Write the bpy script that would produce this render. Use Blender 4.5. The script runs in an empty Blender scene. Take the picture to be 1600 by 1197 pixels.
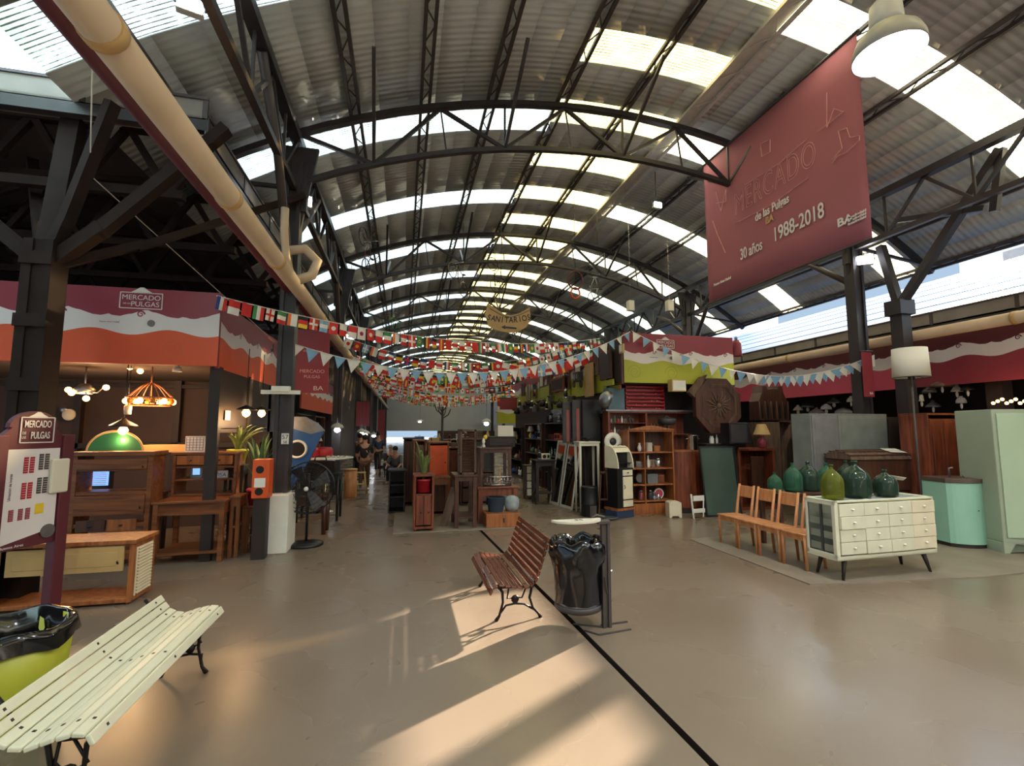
import bpy, bmesh, math, random
from mathutils import Vector, Matrix, Euler
random.seed(7)
PI = math.pi
S = bpy.context.scene
COL = S.collection
# ---------------------------------------------------------------- camera
IW, IH, FP = 1600, 1197, 740.0
VPX, VPY, EYE = 630.0, 670.0, 1.55
pitch = math.atan((VPY - IH / 2) / FP)
yaw = math.atan(-(VPX - IW / 2) / FP * math.cos(pitch))
fw = Vector((math.sin(yaw) * math.cos(pitch), math.cos(yaw) * math.cos(pitch), math.sin(pitch)))
rt = Vector((math.cos(yaw), -math.sin(yaw), 0)); up = rt.cross(fw)
EYEP = Vector((0, 0, EYE))
cd = bpy.data.cameras.new('camera'); cam = bpy.data.objects.new('camera', cd); COL.objects.link(cam)
cd.sensor_fit = 'HORIZONTAL'; cd.sensor_width = 36.0; cd.lens = FP / IW * 36.0
cd.clip_start = 0.05; cd.clip_end = 400
cam.location = EYEP
cam.rotation_euler = (PI / 2 + pitch, 0, -yaw)
S.camera = cam
# ---------------------------------------------------------------- light
SUN_AZ = Vector((0.86, 0.51)); SUN_TAN = 0.398
w = bpy.data.worlds.new('world'); S.world = w; w.use_nodes = True
nt = w.node_tree; nt.nodes.clear()
wo = nt.nodes.new('ShaderNodeOutputWorld'); bg = nt.nodes.new('ShaderNodeBackground')
tc = nt.nodes.new('ShaderNodeTexCoord'); sp = nt.nodes.new('ShaderNodeSeparateXYZ'); cr = nt.nodes.new('ShaderNodeValToRGB')
nt.links.new(tc.outputs['Generated'], sp.inputs[0]); nt.links.new(sp.outputs['Z'], cr.inputs[0])
cr.color_ramp.elements[0].color = (0.052, 0.070, 0.092, 1); cr.color_ramp.elements[0].position = 0.30
cr.color_ramp.elements[1].color = (0.60, 0.78, 1.0, 1); cr.color_ramp.elements[1].position = 0.9
e = cr.color_ramp.elements.new(0.40); e.color = (0.66, 0.83, 1.0, 1)
nt.links.new(cr.outputs[0], bg.inputs[0]); bg.inputs[1].default_value = 4.2
nt.links.new(bg.outputs[0], wo.inputs[0])
sl = bpy.data.lights.new('sun', 'SUN'); sl.energy = 13.0; sl.angle = math.radians(0.8); sl.color = (1.0, 0.88, 0.74)
so = bpy.data.objects.new('sun', sl); COL.objects.link(so)
sd = Vector((SUN_AZ.x, SUN_AZ.y, SUN_AZ.length * SUN_TAN)).normalized()
so.rotation_euler = sd.to_track_quat('Z', 'Y').to_euler(); so.location = (20, 20, 9)
vs = S.view_settings
vs.view_transform = 'Standard'; vs.look = 'None'; vs.gamma = 1.0; vs.use_curve_mapping = False; vs.exposure = 1.05
S.display_settings.display_device = 'sRGB'
# ---------------------------------------------------------------- pixel -> place in the hall (only used to read positions off the photograph)
def ray(x, y): return rt * ((x - IW / 2) / FP) + up * (-(y - IH / 2) / FP) + fw
def G(x, y, z=0.0):
    d = ray(x, y); return EYEP + d * ((z - EYE) / d.z)
def AY(x, y, Y):
    d = ray(x, y); return EYEP + d * (Y / d.y)
def AX(x, y, X):
    d = ray(x, y); return EYEP + d * (X / d.x)
# ---------------------------------------------------------------- mesh builder
class MB:
    def __init__(s): s.v = []; s.f = []; s.mi = []; s.sm = []; s.k = 0
    def add(s, vs_, fs, M=None, smooth=False, k=None):
        b = len(s.v); k = s.k if k is None else k
        for p in vs_:
            p = Vector(p); s.v.append(M @ p if M is not None else p)
        for f in fs: s.f.append([b + i for i in f]); s.mi.append(k); s.sm.append(smooth)
        return s
    def box(s, x0, x1, y0, y1, z0, z1, M=None, k=None):
        vs_ = [(x0,y0,z0),(x1,y0,z0),(x1,y1,z0),(x0,y1,z0),(x0,y0,z1),(x1,y0,z1),(x1,y1,z1),(x0,y1,z1)]
        return s.add(vs_, [(0,3,2,1),(4,5,6,7),(0,1,5,4),(1,2,6,5),(2,3,7,6),(3,0,4,7)], M, False, k)
    def cb(s, c, d, rot=(0,0,0), k=None):            # centred box
        M = Matrix.Translation(c) @ Euler(rot).to_matrix().to_4x4()
        return s.box(-d[0]/2,d[0]/2,-d[1]/2,d[1]/2,-d[2]/2,d[2]/2, M, k)
    def bar(s, a, b, wd, ht=None, upv=(0,0,1), k=None):      # rectangular bar from a to b
        a = Vector(a); b = Vector(b); ht = wd if ht is None else ht
        z = b - a; L = z.length
        if L < 1e-6: return s
        z.normalize(); u = Vector(upv)
        if abs(z.dot(u)) > 0.98: u = Vector((0,1,0))
        x = u.cross(z).normalized(); y = z.cross(x)
        M = Matrix((x, y, z)).transposed().to_4x4(); M.translation = a
        return s.box(-wd/2, wd/2, -ht/2, ht/2, 0, L, M, k)
    def tube(s, pts, r, n=8, k=None, caps=True, closed=False):
        pts = [Vector(p) for p in pts]; N = len(pts); rs = r if isinstance(r, (list, tuple)) else [r]*N
        b = len(s.v); k = s.k if k is None else k
        u = None
        for i, p in enumerate(pts):
            if closed: t = pts[(i+1)%N] - pts[i-1]
            else: t = pts[min(i+1,N-1)] - pts[max(i-1,0)]
            t.normalize()
            if u is None:
                u = Vector((0,0,1)) if abs(t.z) < .9 else Vector((1,0,0))
            u = (u - t*u.dot(t)).normalized(); w_ = t.cross(u)
            for j in range(n):
                a = 2*PI*j/n; s.v.append(p + (u*math.cos(a) + w_*math.sin(a))*rs[i])
        M_ = N if closed else N-1
        for i in range(M_):
            for j in range(n):
                a0 = b+i*n+j; a1 = b+i*n+(j+1)%n; c0 = b+((i+1)%N)*n+j; c1 = b+((i+1)%N)*n+(j+1)%n
                s.f.append([a0,a1,c1,c0]); s.mi.append(k); s.sm.append(True)
        if caps and not closed:
            s.f.append([b+j for j in range(n)][::-1]); s.mi.append(k); s.sm.append(False)
            s.f.append([b+(N-1)*n+j for j in range(n)]); s.mi.append(k); s.sm.append(False)
        return s
    def cyl(s, a, b, r, r2=None, n=16, k=None): return s.tube([a, b], [r, r if r2 is None else r2], n, k)
    def lathe(s, prof, c=(0,0,0), n=24, k=None, caps=True, M=None, smooth=True):   # profile (r,z)
        if max(z for r, z in prof) - min(z for r, z in prof) < .012: smooth = False
        b = len(s.v); k = s.k if k is None else k; c = Vector(c)
        for (r, z) in prof:
            for j in range(n):
                a = 2*PI*j/n; p = Vector((r*math.cos(a), r*math.sin(a), z))
                if M is not None: p = M @ p
                s.v.append(c + p)
        for i in range(len(prof)-1):
            for j in range(n):
                s.f.append([b+i*n+j, b+i*n+(j+1)%n, b+(i+1)*n+(j+1)%n, b+(i+1)*n+j]); s.mi.append(k); s.sm.append(smooth)
        if caps:
            s.f.append([b+j for j in range(n)][::-1]); s.mi.append(k); s.sm.append(False)
            s.f.append([b+(len(prof)-1)*n+j for j in range(n)]); s.mi.append(k); s.sm.append(False)
        return s
    def prism(s, pts, y0, y1, M=None, k=None):       # polygon in XZ extruded along Y
        n = len(pts)
        vs_ = [(x, y0, z) for x, z in pts] + [(x, y1, z) for x, z in pts]
        fs = [list(range(n)), list(range(n, 2*n))[::-1]] + [(i, i+n, (i+1)%n+n, (i+1)%n) for i in range(n)]
        return s.add(vs_, fs, M, False, k)
    def sph(s, c, r, n=12, m=8, k=None, sc=(1,1,1)):
        c = Vector(c); b = len(s.v); k = s.k if k is None else k
        for i in range(m+1):
            t = PI*i/m
            for j in range(n):
                a = 2*PI*j/n; s.v.append(c + Vector((r*sc[0]*math.sin(t)*math.cos(a), r*sc[1]*math.sin(t)*math.sin(a), r*sc[2]*math.cos(t))))
        for i in range(m):
            for j in range(n):
                s.f.append([b+i*n+j, b+(i+1)*n+j, b+(i+1)*n+(j+1)%n, b+i*n+(j+1)%n]); s.mi.append(k); s.sm.append(True)
        return s
    def build(s, name, mats, parent=None, bevel=0, kind=None, label=None, loc=None, rz=0, solid=0, sub=0):
        me = bpy.data.meshes.new(name); me.from_pydata([tuple(p) for p in s.v], [], s.f)
        if not isinstance(mats, (list, tuple)): mats = [mats]
        for m in mats: me.materials.append(m)
        for i, p in enumerate(me.polygons): p.material_index = min(s.mi[i], len(mats)-1); p.use_smooth = s.sm[i]
        me.update()
        o = bpy.data.objects.new(name, me); COL.objects.link(o)
        if parent is not None: o.parent = parent
        if loc is not None: o.location = loc
        if rz: o.rotation_euler.z = rz
        if bevel:
            b = o.modifiers.new('bevel', 'BEVEL'); b.width = bevel; b.segments = 2; b.limit_method = 'ANGLE'; b.angle_limit = 0.7
        if solid:
            b = o.modifiers.new('solid', 'SOLIDIFY'); b.thickness = solid
        if sub:
            b = o.modifiers.new('sub', 'SUBSURF'); b.levels = sub; b.render_levels = sub
        if kind: o['kind'] = kind
        if label: o['label'] = label
        return o
def tag(o, label, cat, group=None, kind=None):
    o['label'] = label; o['category'] = cat
    if group: o['group'] = group
    if kind: o['kind'] = kind
    return o
def thing(name, label, cat, loc=(0,0,0), rz=0, group=None):
    o = bpy.data.objects.new(name, None); o.empty_display_size = 0.1; COL.objects.link(o)
    o.location = loc; o.rotation_euler = (0, 0, rz); return tag(o, label, cat, group)
KIDS = {}
def dup(root, loc, rz=0, label=None, group=None, sc=None):
    def rec(o, par):
        c = o.copy(); COL.objects.link(c)
        if par is not None: c.parent = par; c.matrix_parent_inverse = o.matrix_parent_inverse.copy()
        for ch in o.children: rec(ch, c)
        return c
    r = rec(root, None); r.location = loc; r.rotation_euler = (0, 0, rz)
    if sc: r.scale = sc
    if label: r['label'] = label
    if group: r['group'] = group
    return r
# ---------------------------------------------------------------- materials
def _base(name):
    m = bpy.data.materials.new(name); m.use_nodes = True; n = m.node_tree
    return m, n, n.nodes['Principled BSDF']
def L(c): return tuple((x/12.92 if x <= .04045 else ((x+.055)/1.055)**2.4) for x in [v/255 for v in c]) + (1,)
def mat(name, c, rough=.5, metal=0, var=.12, scale=6, bump=0, spec=.5, coat=0, two=None):
    m, n, b = _base(name); c = L(c); N = n.nodes
    b.inputs['Roughness'].default_value = rough; b.inputs['Metallic'].default_value = metal
    b.inputs['Specular IOR Level'].default_value = spec; b.inputs['Coat Weight'].default_value = coat
    t = N.new('ShaderNodeTexCoord'); nz = N.new('ShaderNodeTexNoise'); nz.inputs['Scale'].default_value = scale; nz.inputs['Detail'].default_value = 4
    n.links.new(t.outputs['Object'], nz.inputs['Vector'])
    r = N.new('ShaderNodeValToRGB'); r.color_ramp.elements[0].position = .3; r.color_ramp.elements[1].position = .7
    c2 = L(two) if two else tuple(min(1, x*(1+var)) for x in c[:3]) + (1,)
    r.color_ramp.elements[0].color = tuple(x*(1-var) for x in c[:3]) + (1,) if not two else c
    r.color_ramp.elements[1].color = c2
    n.links.new(nz.outputs['Fac'], r.inputs[0]); n.links.new(r.outputs[0], b.inputs['Base Color'])
    if bump:
        bp = N.new('ShaderNodeBump'); bp.inputs['Strength'].default_value = bump; n.links.new(nz.outputs['Fac'], bp.inputs['Height']); n.links.new(bp.outputs[0], b.inputs['Normal'])
    return m
def wood(name, c, c2=None, rough=.4, scale=2.0, axis='Z', coat=0):
    m, n, b = _base(name); N = n.nodes
    a = L(c); d = L(c2) if c2 else tuple(x*.6 for x in a[:3]) + (1,)
    b.inputs['Roughness'].default_value = rough; b.inputs['Coat Weight'].default_value = coat; b.inputs['Coat Roughness'].default_value = .25
    t = N.new('ShaderNodeTexCoord'); mp = N.new('ShaderNodeMapping')
    sc = {'X': (1.2,14,14), 'Y': (14,1.2,14), 'Z': (14,14,1.2)}[axis]
    mp.inputs['Scale'].default_value = tuple(x*scale/2 for x in sc)
    n.links.new(t.outputs['Object'], mp.inputs[0])
    nz = N.new('ShaderNodeTexNoise'); nz.inputs['Scale'].default_value = 1.6; nz.inputs['Detail'].default_value = 6; nz.inputs['Distortion'].default_value = .6
    n.links.new(mp.outputs[0], nz.inputs['Vector'])
    r = N.new('ShaderNodeValToRGB'); r.color_ramp.elements[0].color = d; r.color_ramp.elements[0].position = .32; r.color_ramp.elements[1].color = a; r.color_ramp.elements[1].position = .62
    n.links.new(nz.outputs['Fac'], r.inputs[0]); n.links.new(r.outputs[0], b.inputs['Base Color'])
    return m
def emit(name, c, s=5):
    m, n, b = _base(name); n.nodes.remove(b); e_ = n.nodes.new('ShaderNodeEmission'); e_.inputs[0].default_value = L(c); e_.inputs[1].default_value = s
    n.links.new(e_.outputs[0], n.nodes['Material Output'].inputs[0]); return m
def glassy(name, c, alpha=.55, rough=.05, transp=None):       # thin coloured glass
    m, n, b = _base(name); N = n.nodes
    tr = N.new('ShaderNodeBsdfTransparent'); tr.inputs[0].default_value = L(transp or c)
    b.inputs['Base Color'].default_value = L(c); b.inputs['Roughness'].default_value = rough; b.inputs['Specular IOR Level'].default_value = .5
    mx = N.new('ShaderNodeMixShader'); mx.inputs[0].default_value = alpha
    lw = N.new('ShaderNodeFresnel'); lw.inputs[0].default_value = 1.3
    ad = N.new('ShaderNodeMath'); ad.operation = 'ADD'; ad.use_clamp = True; ad.inputs[1].default_value = alpha
    n.links.new(lw.outputs[0], ad.inputs[0]); n.links.new(ad.outputs[0], mx.inputs[0])
    n.links.new(tr.outputs[0], mx.inputs[1]); n.links.new(b.outputs[0], mx.inputs[2])
    n.links.new(mx.outputs[0], N['Material Output'].inputs[0]); return m

M = dict(
 steel=mat('dark_painted_steel', (60,56,58), .45, .2, .15, 5),
 steel2=mat('brown_grey_steel', (78,70,68), .5, .2, .15, 4),
 lattice=mat('pale_galvanised_steel', (206,203,196), .45, .0, .1, 8),
 iron=mat('black_iron', (34,28,27), .4, .5, .2, 10),
 cream_pipe=mat('cream_pipe', (205,180,150), .45, 0, .08, 3),
 concrete=mat('concrete', (150,145,138), .85, 0, .12, 5, .2),
 maroon=mat('maroon_vinyl', (142,54,66), .38, 0, .05, 2),
 maroon_d=mat('maroon_paint', (92,34,44), .5, 0, .1, 3),
 vwhite=mat('white_vinyl', (222,214,212), .4, 0, .04, 2),
 vorange=mat('orange_vinyl', (214,84,42), .4, 0, .05, 2),
 vgreen=mat('lime_vinyl', (176,178,52), .4, 0, .06, 2),
 vgreen2=mat('lime_print', (158,162,50), .4, 0, .03, 2),
 vorange2=mat('orange_print', (204,96,52), .4, 0, .03, 2),
 vpink=mat('pink_vinyl', (196,66,92), .35, 0, .05, 2),
 grey=mat('grey_print', (120,112,108), .6),
 black=mat('black_paint', (22,21,23), .4, 0, .1, 5),
 soot=mat('sooty_brown_steel', (46,36,33), .8, 0, .2, 4, 0, .15),
 dark=mat('dark_brown', (44,32,28), .6, 0, .25, 3),
 darkwall=mat('dark_stall_wall', (66,48,42), .7, 0, .15, 2),
 white=mat('white_paint', (228,224,212), .5, 0, .05, 6),
 cream=mat('cream_paint', (226,214,184), .45, 0, .06, 6),
 ivory=mat('ivory_paint', (216,212,186), .4, 0, .05, 5),
 red=mat('red_plastic', (176,34,48), .4),
 orange=mat('orange_paint', (214,84,34), .45),
 blue=mat('blue_paint', (44,84,140), .35),
 lblue=mat('pale_blue', (140,176,206), .6),
 yellow=mat('yellow', (224,190,50), .5),
 green=mat('green', (50,120,70), .5),
 mint=mat('mint_enamel', (150,196,172), .3, 0, .04, 3),
 sage=mat('sage_paint', (160,170,146), .4, 0, .06, 2),
 sagelt=mat('light_sage_paint', (176,196,164), .35, 0, .05, 2),
 chrome=mat('polished_steel', (200,200,200), .18, 1, .05, 8),
 alu=mat('worn_aluminium', (150,152,155), .35, .85, .15, 9),
 leaf=mat('leaf', (74,104,54), .5, 0, .3, 12),
 leaf2=mat('olive_leaf', (104,116,62), .5, 0, .3, 12),
 wood=wood('brown_wood', (134,80,44), (92,50,28)),
 woodx=wood('brown_wood_x', (134,80,44), (92,50,28), axis='X'),
 woodd=wood('dark_wood', (86,52,38), (52,32,26)),
 woodo=wood('orange_wood', (172,104,56), (124,70,38)),
 woodr=wood('red_wood', (136,70,44), (84,40,28), .35),
 pine=wood('pale_orange_wood', (204,142,92), (172,108,64)),
 bench=wood('varnished_red_wood', (122,66,46), (84,42,30), .2, axis='X', coat=.4),
 oldwood=wood('weathered_wood', (112,88,70), (72,54,44), .8),
 tan=mat('tan_board', (196,160,104), .6, 0, .08, 5),
 cardboard=mat('cardboard', (190,140,92), .8, 0, .06, 5),
 bulb=emit('bulb_glow', (255,176,90), 14),
 bulbw=emit('white_lamp_glow', (240,246,255), 22),
 screen=emit('monitor_glow', (110,150,230), 1.0),
 bag=mat('black_bin_bag', (14,14,16), .14, 0, .1, 6, .5, .7),
 shade=mat('cream_lampshade', (214,206,186), .8, 0, .03, 4),
 mirror=mat('mirror_glass', (170,172,170), .04, 1, .02, 2),
 glass=glassy('clear_glass', (200,210,208), .03, .05, (246,248,247)),
 gdemi=glassy('green_demijohn_glass', (70,120,92), .42, .06, (150,200,170)),
 gdark=glassy('dark_green_glass', (50,70,56), .62, .06, (90,120,90)),
 golive=glassy('yellow_green_glass', (128,134,52), .38, .06, (186,190,90)),
)
M['dirt'] = M['oldwood']
# ================================================================ SETTING
CX, RV, ZT = 3.2, 11.0, 6.95
def vz(x, off=0.0):
    R_ = RV + off; return ZT - RV + math.sqrt(max(0, R_*R_ - (x-CX)**2))
YA, YB = -7.5, 62.0
# floor: worn polished concrete
fm = bpy.data.materials.new('polished_concrete_floor'); fm.use_nodes = True; n = fm.node_tree; N = n.nodes; b = N['Principled BSDF']
t = N.new('ShaderNodeTexCoord'); n1 = N.new('ShaderNodeTexNoise'); n1.inputs['Scale'].default_value = .7; n1.inputs['Detail'].default_value = 3; n1.inputs['Distortion'].default_value = .1
n2 = N.new('ShaderNodeTexNoise'); n2.inputs['Scale'].default_value = 1.0; n2.inputs['Detail'].default_value = 3; n2.inputs['Distortion'].default_value = .2
n3 = N.new('ShaderNodeTexVoronoi'); n3.inputs['Scale'].default_value = 5.5
for q in (n1, n2, n3): n.links.new(t.outputs['Object'], q.inputs['Vector'])
r1 = N.new('ShaderNodeValToRGB'); r1.color_ramp.elements[0].position = .15; r1.color_ramp.elements[0].color = L((116,100,84)); r1.color_ramp.elements[1].position = .85; r1.color_ramp.elements[1].color = L((134,118,102))
sp_ = N.new('ShaderNodeValToRGB'); sp_.color_ramp.elements[0].position = .012; sp_.color_ramp.elements[0].color = (.35,.3,.25,1); sp_.color_ramp.elements[1].position = .022; sp_.color_ramp.elements[1].color = (1,1,1,1)
mm = N.new('ShaderNodeMixRGB'); mm.blend_type = 'MULTIPLY'; mm.inputs[0].default_value = .0
rr = N.new('ShaderNodeMapRange'); rr.inputs['From Min'].default_value = .1; rr.inputs['From Max'].default_value = .9; rr.inputs['To Min'].default_value = .14; rr.inputs['To Max'].default_value = .42
n.links.new(n1.outputs['Fac'], r1.inputs[0]); n.links.new(r1.outputs[0], mm.inputs[1]); n.links.new(n3.outputs['Distance'], sp_.inputs[0]); n.links.new(sp_.outputs[0], mm.inputs[2])
n.links.new(mm.outputs[0], b.inputs['Base Color']); n.links.new(n2.outputs['Fac'], rr.inputs['Value']); n.links.new(rr.outputs[0], b.inputs['Roughness'])
# floor is two slabs either side of the drain slot
D0 = Vector((1.47, 1.2)); D1 = Vector((1.37, 3.61)); D2 = Vector((1.19, 7.35))
mb = MB(); hw = .022
mb.add([(-16,-8,0),(D0.x-hw,-8,0),(D0.x-hw,1.2,0),(D1.x-hw,3.61,0),(D2.x-hw,7.35,0),(-16,7.35,0)], [(0,1,2,3,4,5)])
mb.add([(16,-8,0),(D0.x+hw,-8,0),(D0.x+hw,1.2,0),(D1.x+hw,3.61,0),(D2.x+hw,7.35,0),(16,7.35,0)], [(5,4,3,2,1,0)])
mb.add([(-16,7.35,0),(16,7.35,0),(16,66,0),(-16,66,0)], [(0,1,2,3)])
mb.add([(-16,-8,-.05),(16,-8,-.05),(16,8,-.05),(-16,8,-.05)], [(0,1,2,3)], k=1)
for sgn in (-1,1):
    P_ = [(D0.x+sgn*hw,-8),(D0.x+sgn*hw,1.2),(D1.x+sgn*hw,3.61),(D2.x+sgn*hw,7.35)]
    for (a,b_),(c,d) in zip(P_,P_[1:]): mb.add([(a,b_,0),(c,d,0),(c,d,-.05),(a,b_,-.05)], [(0,1,2,3) if sgn<0 else (3,2,1,0)], k=1)
mb.build('floor', [fm, M['dark']], kind='structure')
# island slabs slightly proud of the floor
m_sl = mat('worn_floor_slab', (136,124,108), .5, 0, .12, 3)
mb = MB(); mb.box(-.12,2.05,7.38,30,0,.012); mb.build('trim_1', m_sl, kind='structure', bevel=.004)
mb = MB(); mb.add([(3.95,6.1,.0),(3.98,4.1,.0),(5.9,3.9,0),(8.4,3.9,0),(8.4,6.6,0),(3.95,6.1,.012),(3.98,4.1,.012),(5.9,3.9,.012),(8.4,3.9,.012),(8.4,6.6,.012)], [(5,6,7,8,9),(0,1,6,5),(1,2,7,6),(2,3,8,7),(3,4,9,8),(4,0,5,9)]); mb.build('trim_2', m_sl, kind='structure')
# ---- corrugated vault
def corr(name, c, per=.076, depth=.35, c2=None, along='Y'):
    m, n, b = _base(name); N = n.nodes; t = N.new('ShaderNodeTexCoord'); s_ = N.new('ShaderNodeSeparateXYZ'); n.links.new(t.outputs['Object'], s_.inputs[0])
    mu = N.new('ShaderNodeMath'); mu.operation = 'MULTIPLY'; mu.inputs[1].default_value = 2*PI/per; si = N.new('ShaderNodeMath'); si.operation = 'SINE'
    n.links.new(s_.outputs[along], mu.inputs[0]); n.links.new(mu.outputs[0], si.inputs[0])
    bp = N.new('ShaderNodeBump'); bp.inputs['Strength'].default_value = depth; bp.inputs['Distance'].default_value = .02
    n.links.new(si.outputs[0], bp.inputs['Height']); n.links.new(bp.outputs[0], b.inputs['Normal'])
    nz = N.new('ShaderNodeTexNoise'); nz.inputs['Scale'].default_value = .8; nz.inputs['Detail'].default_value = 5; n.links.new(t.outputs['Object'], nz.inputs['Vector'])
    r = N.new('ShaderNodeValToRGB'); r.color_ramp.elements[0].color = L(c); r.color_ramp.elements[1].color = L(c2 or c); r.color_ramp.elements[0].position = .35; r.color_ramp.elements[1].position = .65
    n.links.new(nz.outputs['Fac'], r.inputs[0]); n.links.new(r.outputs[0], b.inputs['Base Color']); b.inputs['Roughness'].default_value = .6
    return m
def skym(name, c, c2, tr=.3, per=.05):
    m, n, b = _base(name); N = n.nodes; n.nodes.remove(b); t = N.new('ShaderNodeTexCoord'); s_ = N.new('ShaderNodeSeparateXYZ'); n.links.new(t.outputs['Object'], s_.inputs[0])
    mu = N.new('ShaderNodeMath'); mu.operation = 'MULTIPLY'; mu.inputs[1].default_value = 2*PI/per; si = N.new('ShaderNodeMath'); si.operation = 'SINE'
    nz = N.new('ShaderNodeTexNoise'); nz.inputs['Scale'].default_value = 4; nz.inputs['Detail'].default_value = 8; nz.inputs['Roughness'].default_value = .7; n.links.new(t.outputs['Object'], nz.inputs['Vector'])
    ad = N.new('ShaderNodeMath'); ad.operation = 'MULTIPLY_ADD'; ad.inputs[1].default_value = 2.4
    n.links.new(s_.outputs['Y'], mu.inputs[0]); n.links.new(mu.outputs[0], si.inputs[0])
    n.links.new(nz.outputs['Fac'], ad.inputs[0]); n.links.new(si.outputs[0], ad.inputs[2])
    r = N.new('ShaderNodeValToRGB'); r.color_ramp.elements[0].position = .25; r.color_ramp.elements[0].color = L(c2); r.color_ramp.elements[1].position = .62; r.color_ramp.elements[1].color = L(c)
    n.links.new(ad.outputs[0], r.inputs[0])
    T_ = N.new('ShaderNodeBsdfTranslucent'); tp = N.new('ShaderNodeBsdfTransparent'); mx = N.new('ShaderNodeMixShader'); mx.inputs[0].default_value = tr
    n.links.new(r.outputs[0], T_.inputs[0]); n.links.new(r.outputs[0], tp.inputs[0]); n.links.new(T_.outputs[0], mx.inputs[1]); n.links.new(tp.outputs[0], mx.inputs[2])
    n.links.new(mx.outputs[0], N['Material Output'].inputs[0]); return m
m_roof = corr('corrugated_fibre_roof', (204,208,206), .1, .4, (186,190,188))
m_skyL = skym('translucent_sheet_left', (160,160,148), (58,57,48), .16)
m_skyM = skym('translucent_sheet_middle', (196,172,108), (76,62,34), .18)
m_skyR = skym('translucent_sheet_right', (222,208,168), (112,98,64), .25)
XL, X1, X2, XR = -3.3, 2.4, 4.6, 9.95
def vstrip(mb, x0, x1, y0, y1, nx, dz=0.0):
    for i in range(nx):
        a = x0+(x1-x0)*i/nx; c = x0+(x1-x0)*(i+1)/nx
        mb.add([(a,y0,vz(a)+dz),(c,y0,vz(c)+dz),(c,y1,vz(c)+dz),(a,y1,vz(a)+dz)], [(0,1,2,3)], smooth=True)
def bands(y0, per, wd):
    out = []; k = math.floor((YA-y0)/per)
    while y0+k*per < YB:
        a = y0+k*per
        if a > YA: out.append((a, a+wd))
        k += 1
    return out
BL = bands(7.10, 2.82, .66); BM = bands(5.47, 1.41, .6); BR = bands(7.12, 2.82, .62)
mb = MB(); wn = 0
for (x0, x1, BB, nx, sm_) in ((XL,X1,BL,14,m_skyL), (X1,X2,BM,6,m_skyM), (X2,XR,BR,16,m_skyR)):
    y = YA
    for (a, c) in BB:
        if a > y: vstrip(mb, x0, x1, y, a, nx)
        y = c; wn += 1
        sb = MB(); vstrip(sb, x0, x1, a-.03, c+.03, nx, .015); sb.build('window_%d' % wn, sm_, kind='structure')
    vstrip(mb, x0, x1, y, YB, nx)
o = mb.build('ceiling', m_roof, kind='structure', solid=.012)
# ---- roof purlins running down the hall
PUR = [(-2.65,.16,'steel2'),(-.78,.13,'steel2'),(.22,.13,'steel2'),(1.25,.13,'steel2'),(2.4,.15,'steel2'),(3.5,.1,'steel2'),(4.62,.24,'lattice'),(5.65,.13,'steel'),(6.8,.13,'steel2'),(9.0,.13,'steel2'),(9.85,.1,'steel2')]
PN = ['over the left stalls beside the gutter','first inward from the left columns','second inward from the left columns','third inward from the left columns','at the crown where the skylights change colour','between the crown and the pale lattice beam','pale wide lattice beam right of the crown','carrying the large red banner','next outward from the red banner','above the right gutter','at the right edge of the vault']
for (x, wd, mk), nm in zip(PUR, PN):
    mb = MB(); z = vz(x)-.07; sl_ = math.atan2(-(x-CX), math.sqrt(RV*RV-(x-CX)**2))
    for s_ in (-1,1):
        px = x+s_*wd/2*math.cos(sl_); pz = z+s_*wd/2*math.sin(sl_)
        mb.bar((px,YA,pz),(px,YB,pz),.045,.05)
    y = -1.0; i = 0; stp = wd*1.3 if wd > .2 else .28
    while y < 34:
        s_ = 1 if i % 2 else -1
        mb.bar((x+s_*wd/2,y,z+s_*wd/2*math.sin(sl_)),(x-s_*wd/2,y+stp,z-s_*wd/2*math.sin(sl_)),.014,.012); y += stp; i += 1
    if wd > .2: mb.add([(x-wd/2,YA,z+.04),(x+wd/2,YA,z+.04),(x+wd/2,YB,z+.04),(x-wd/2,YB,z+.04)],[(0,1,2,3)])
    o = mb.build('roof_purlin', M[mk]); tag(o, 'long steel roof purlin under the vault, '+nm if 'pale' not in nm else 'long '+nm, 'roof beam', 'purlins along the vaulted roof')
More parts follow.
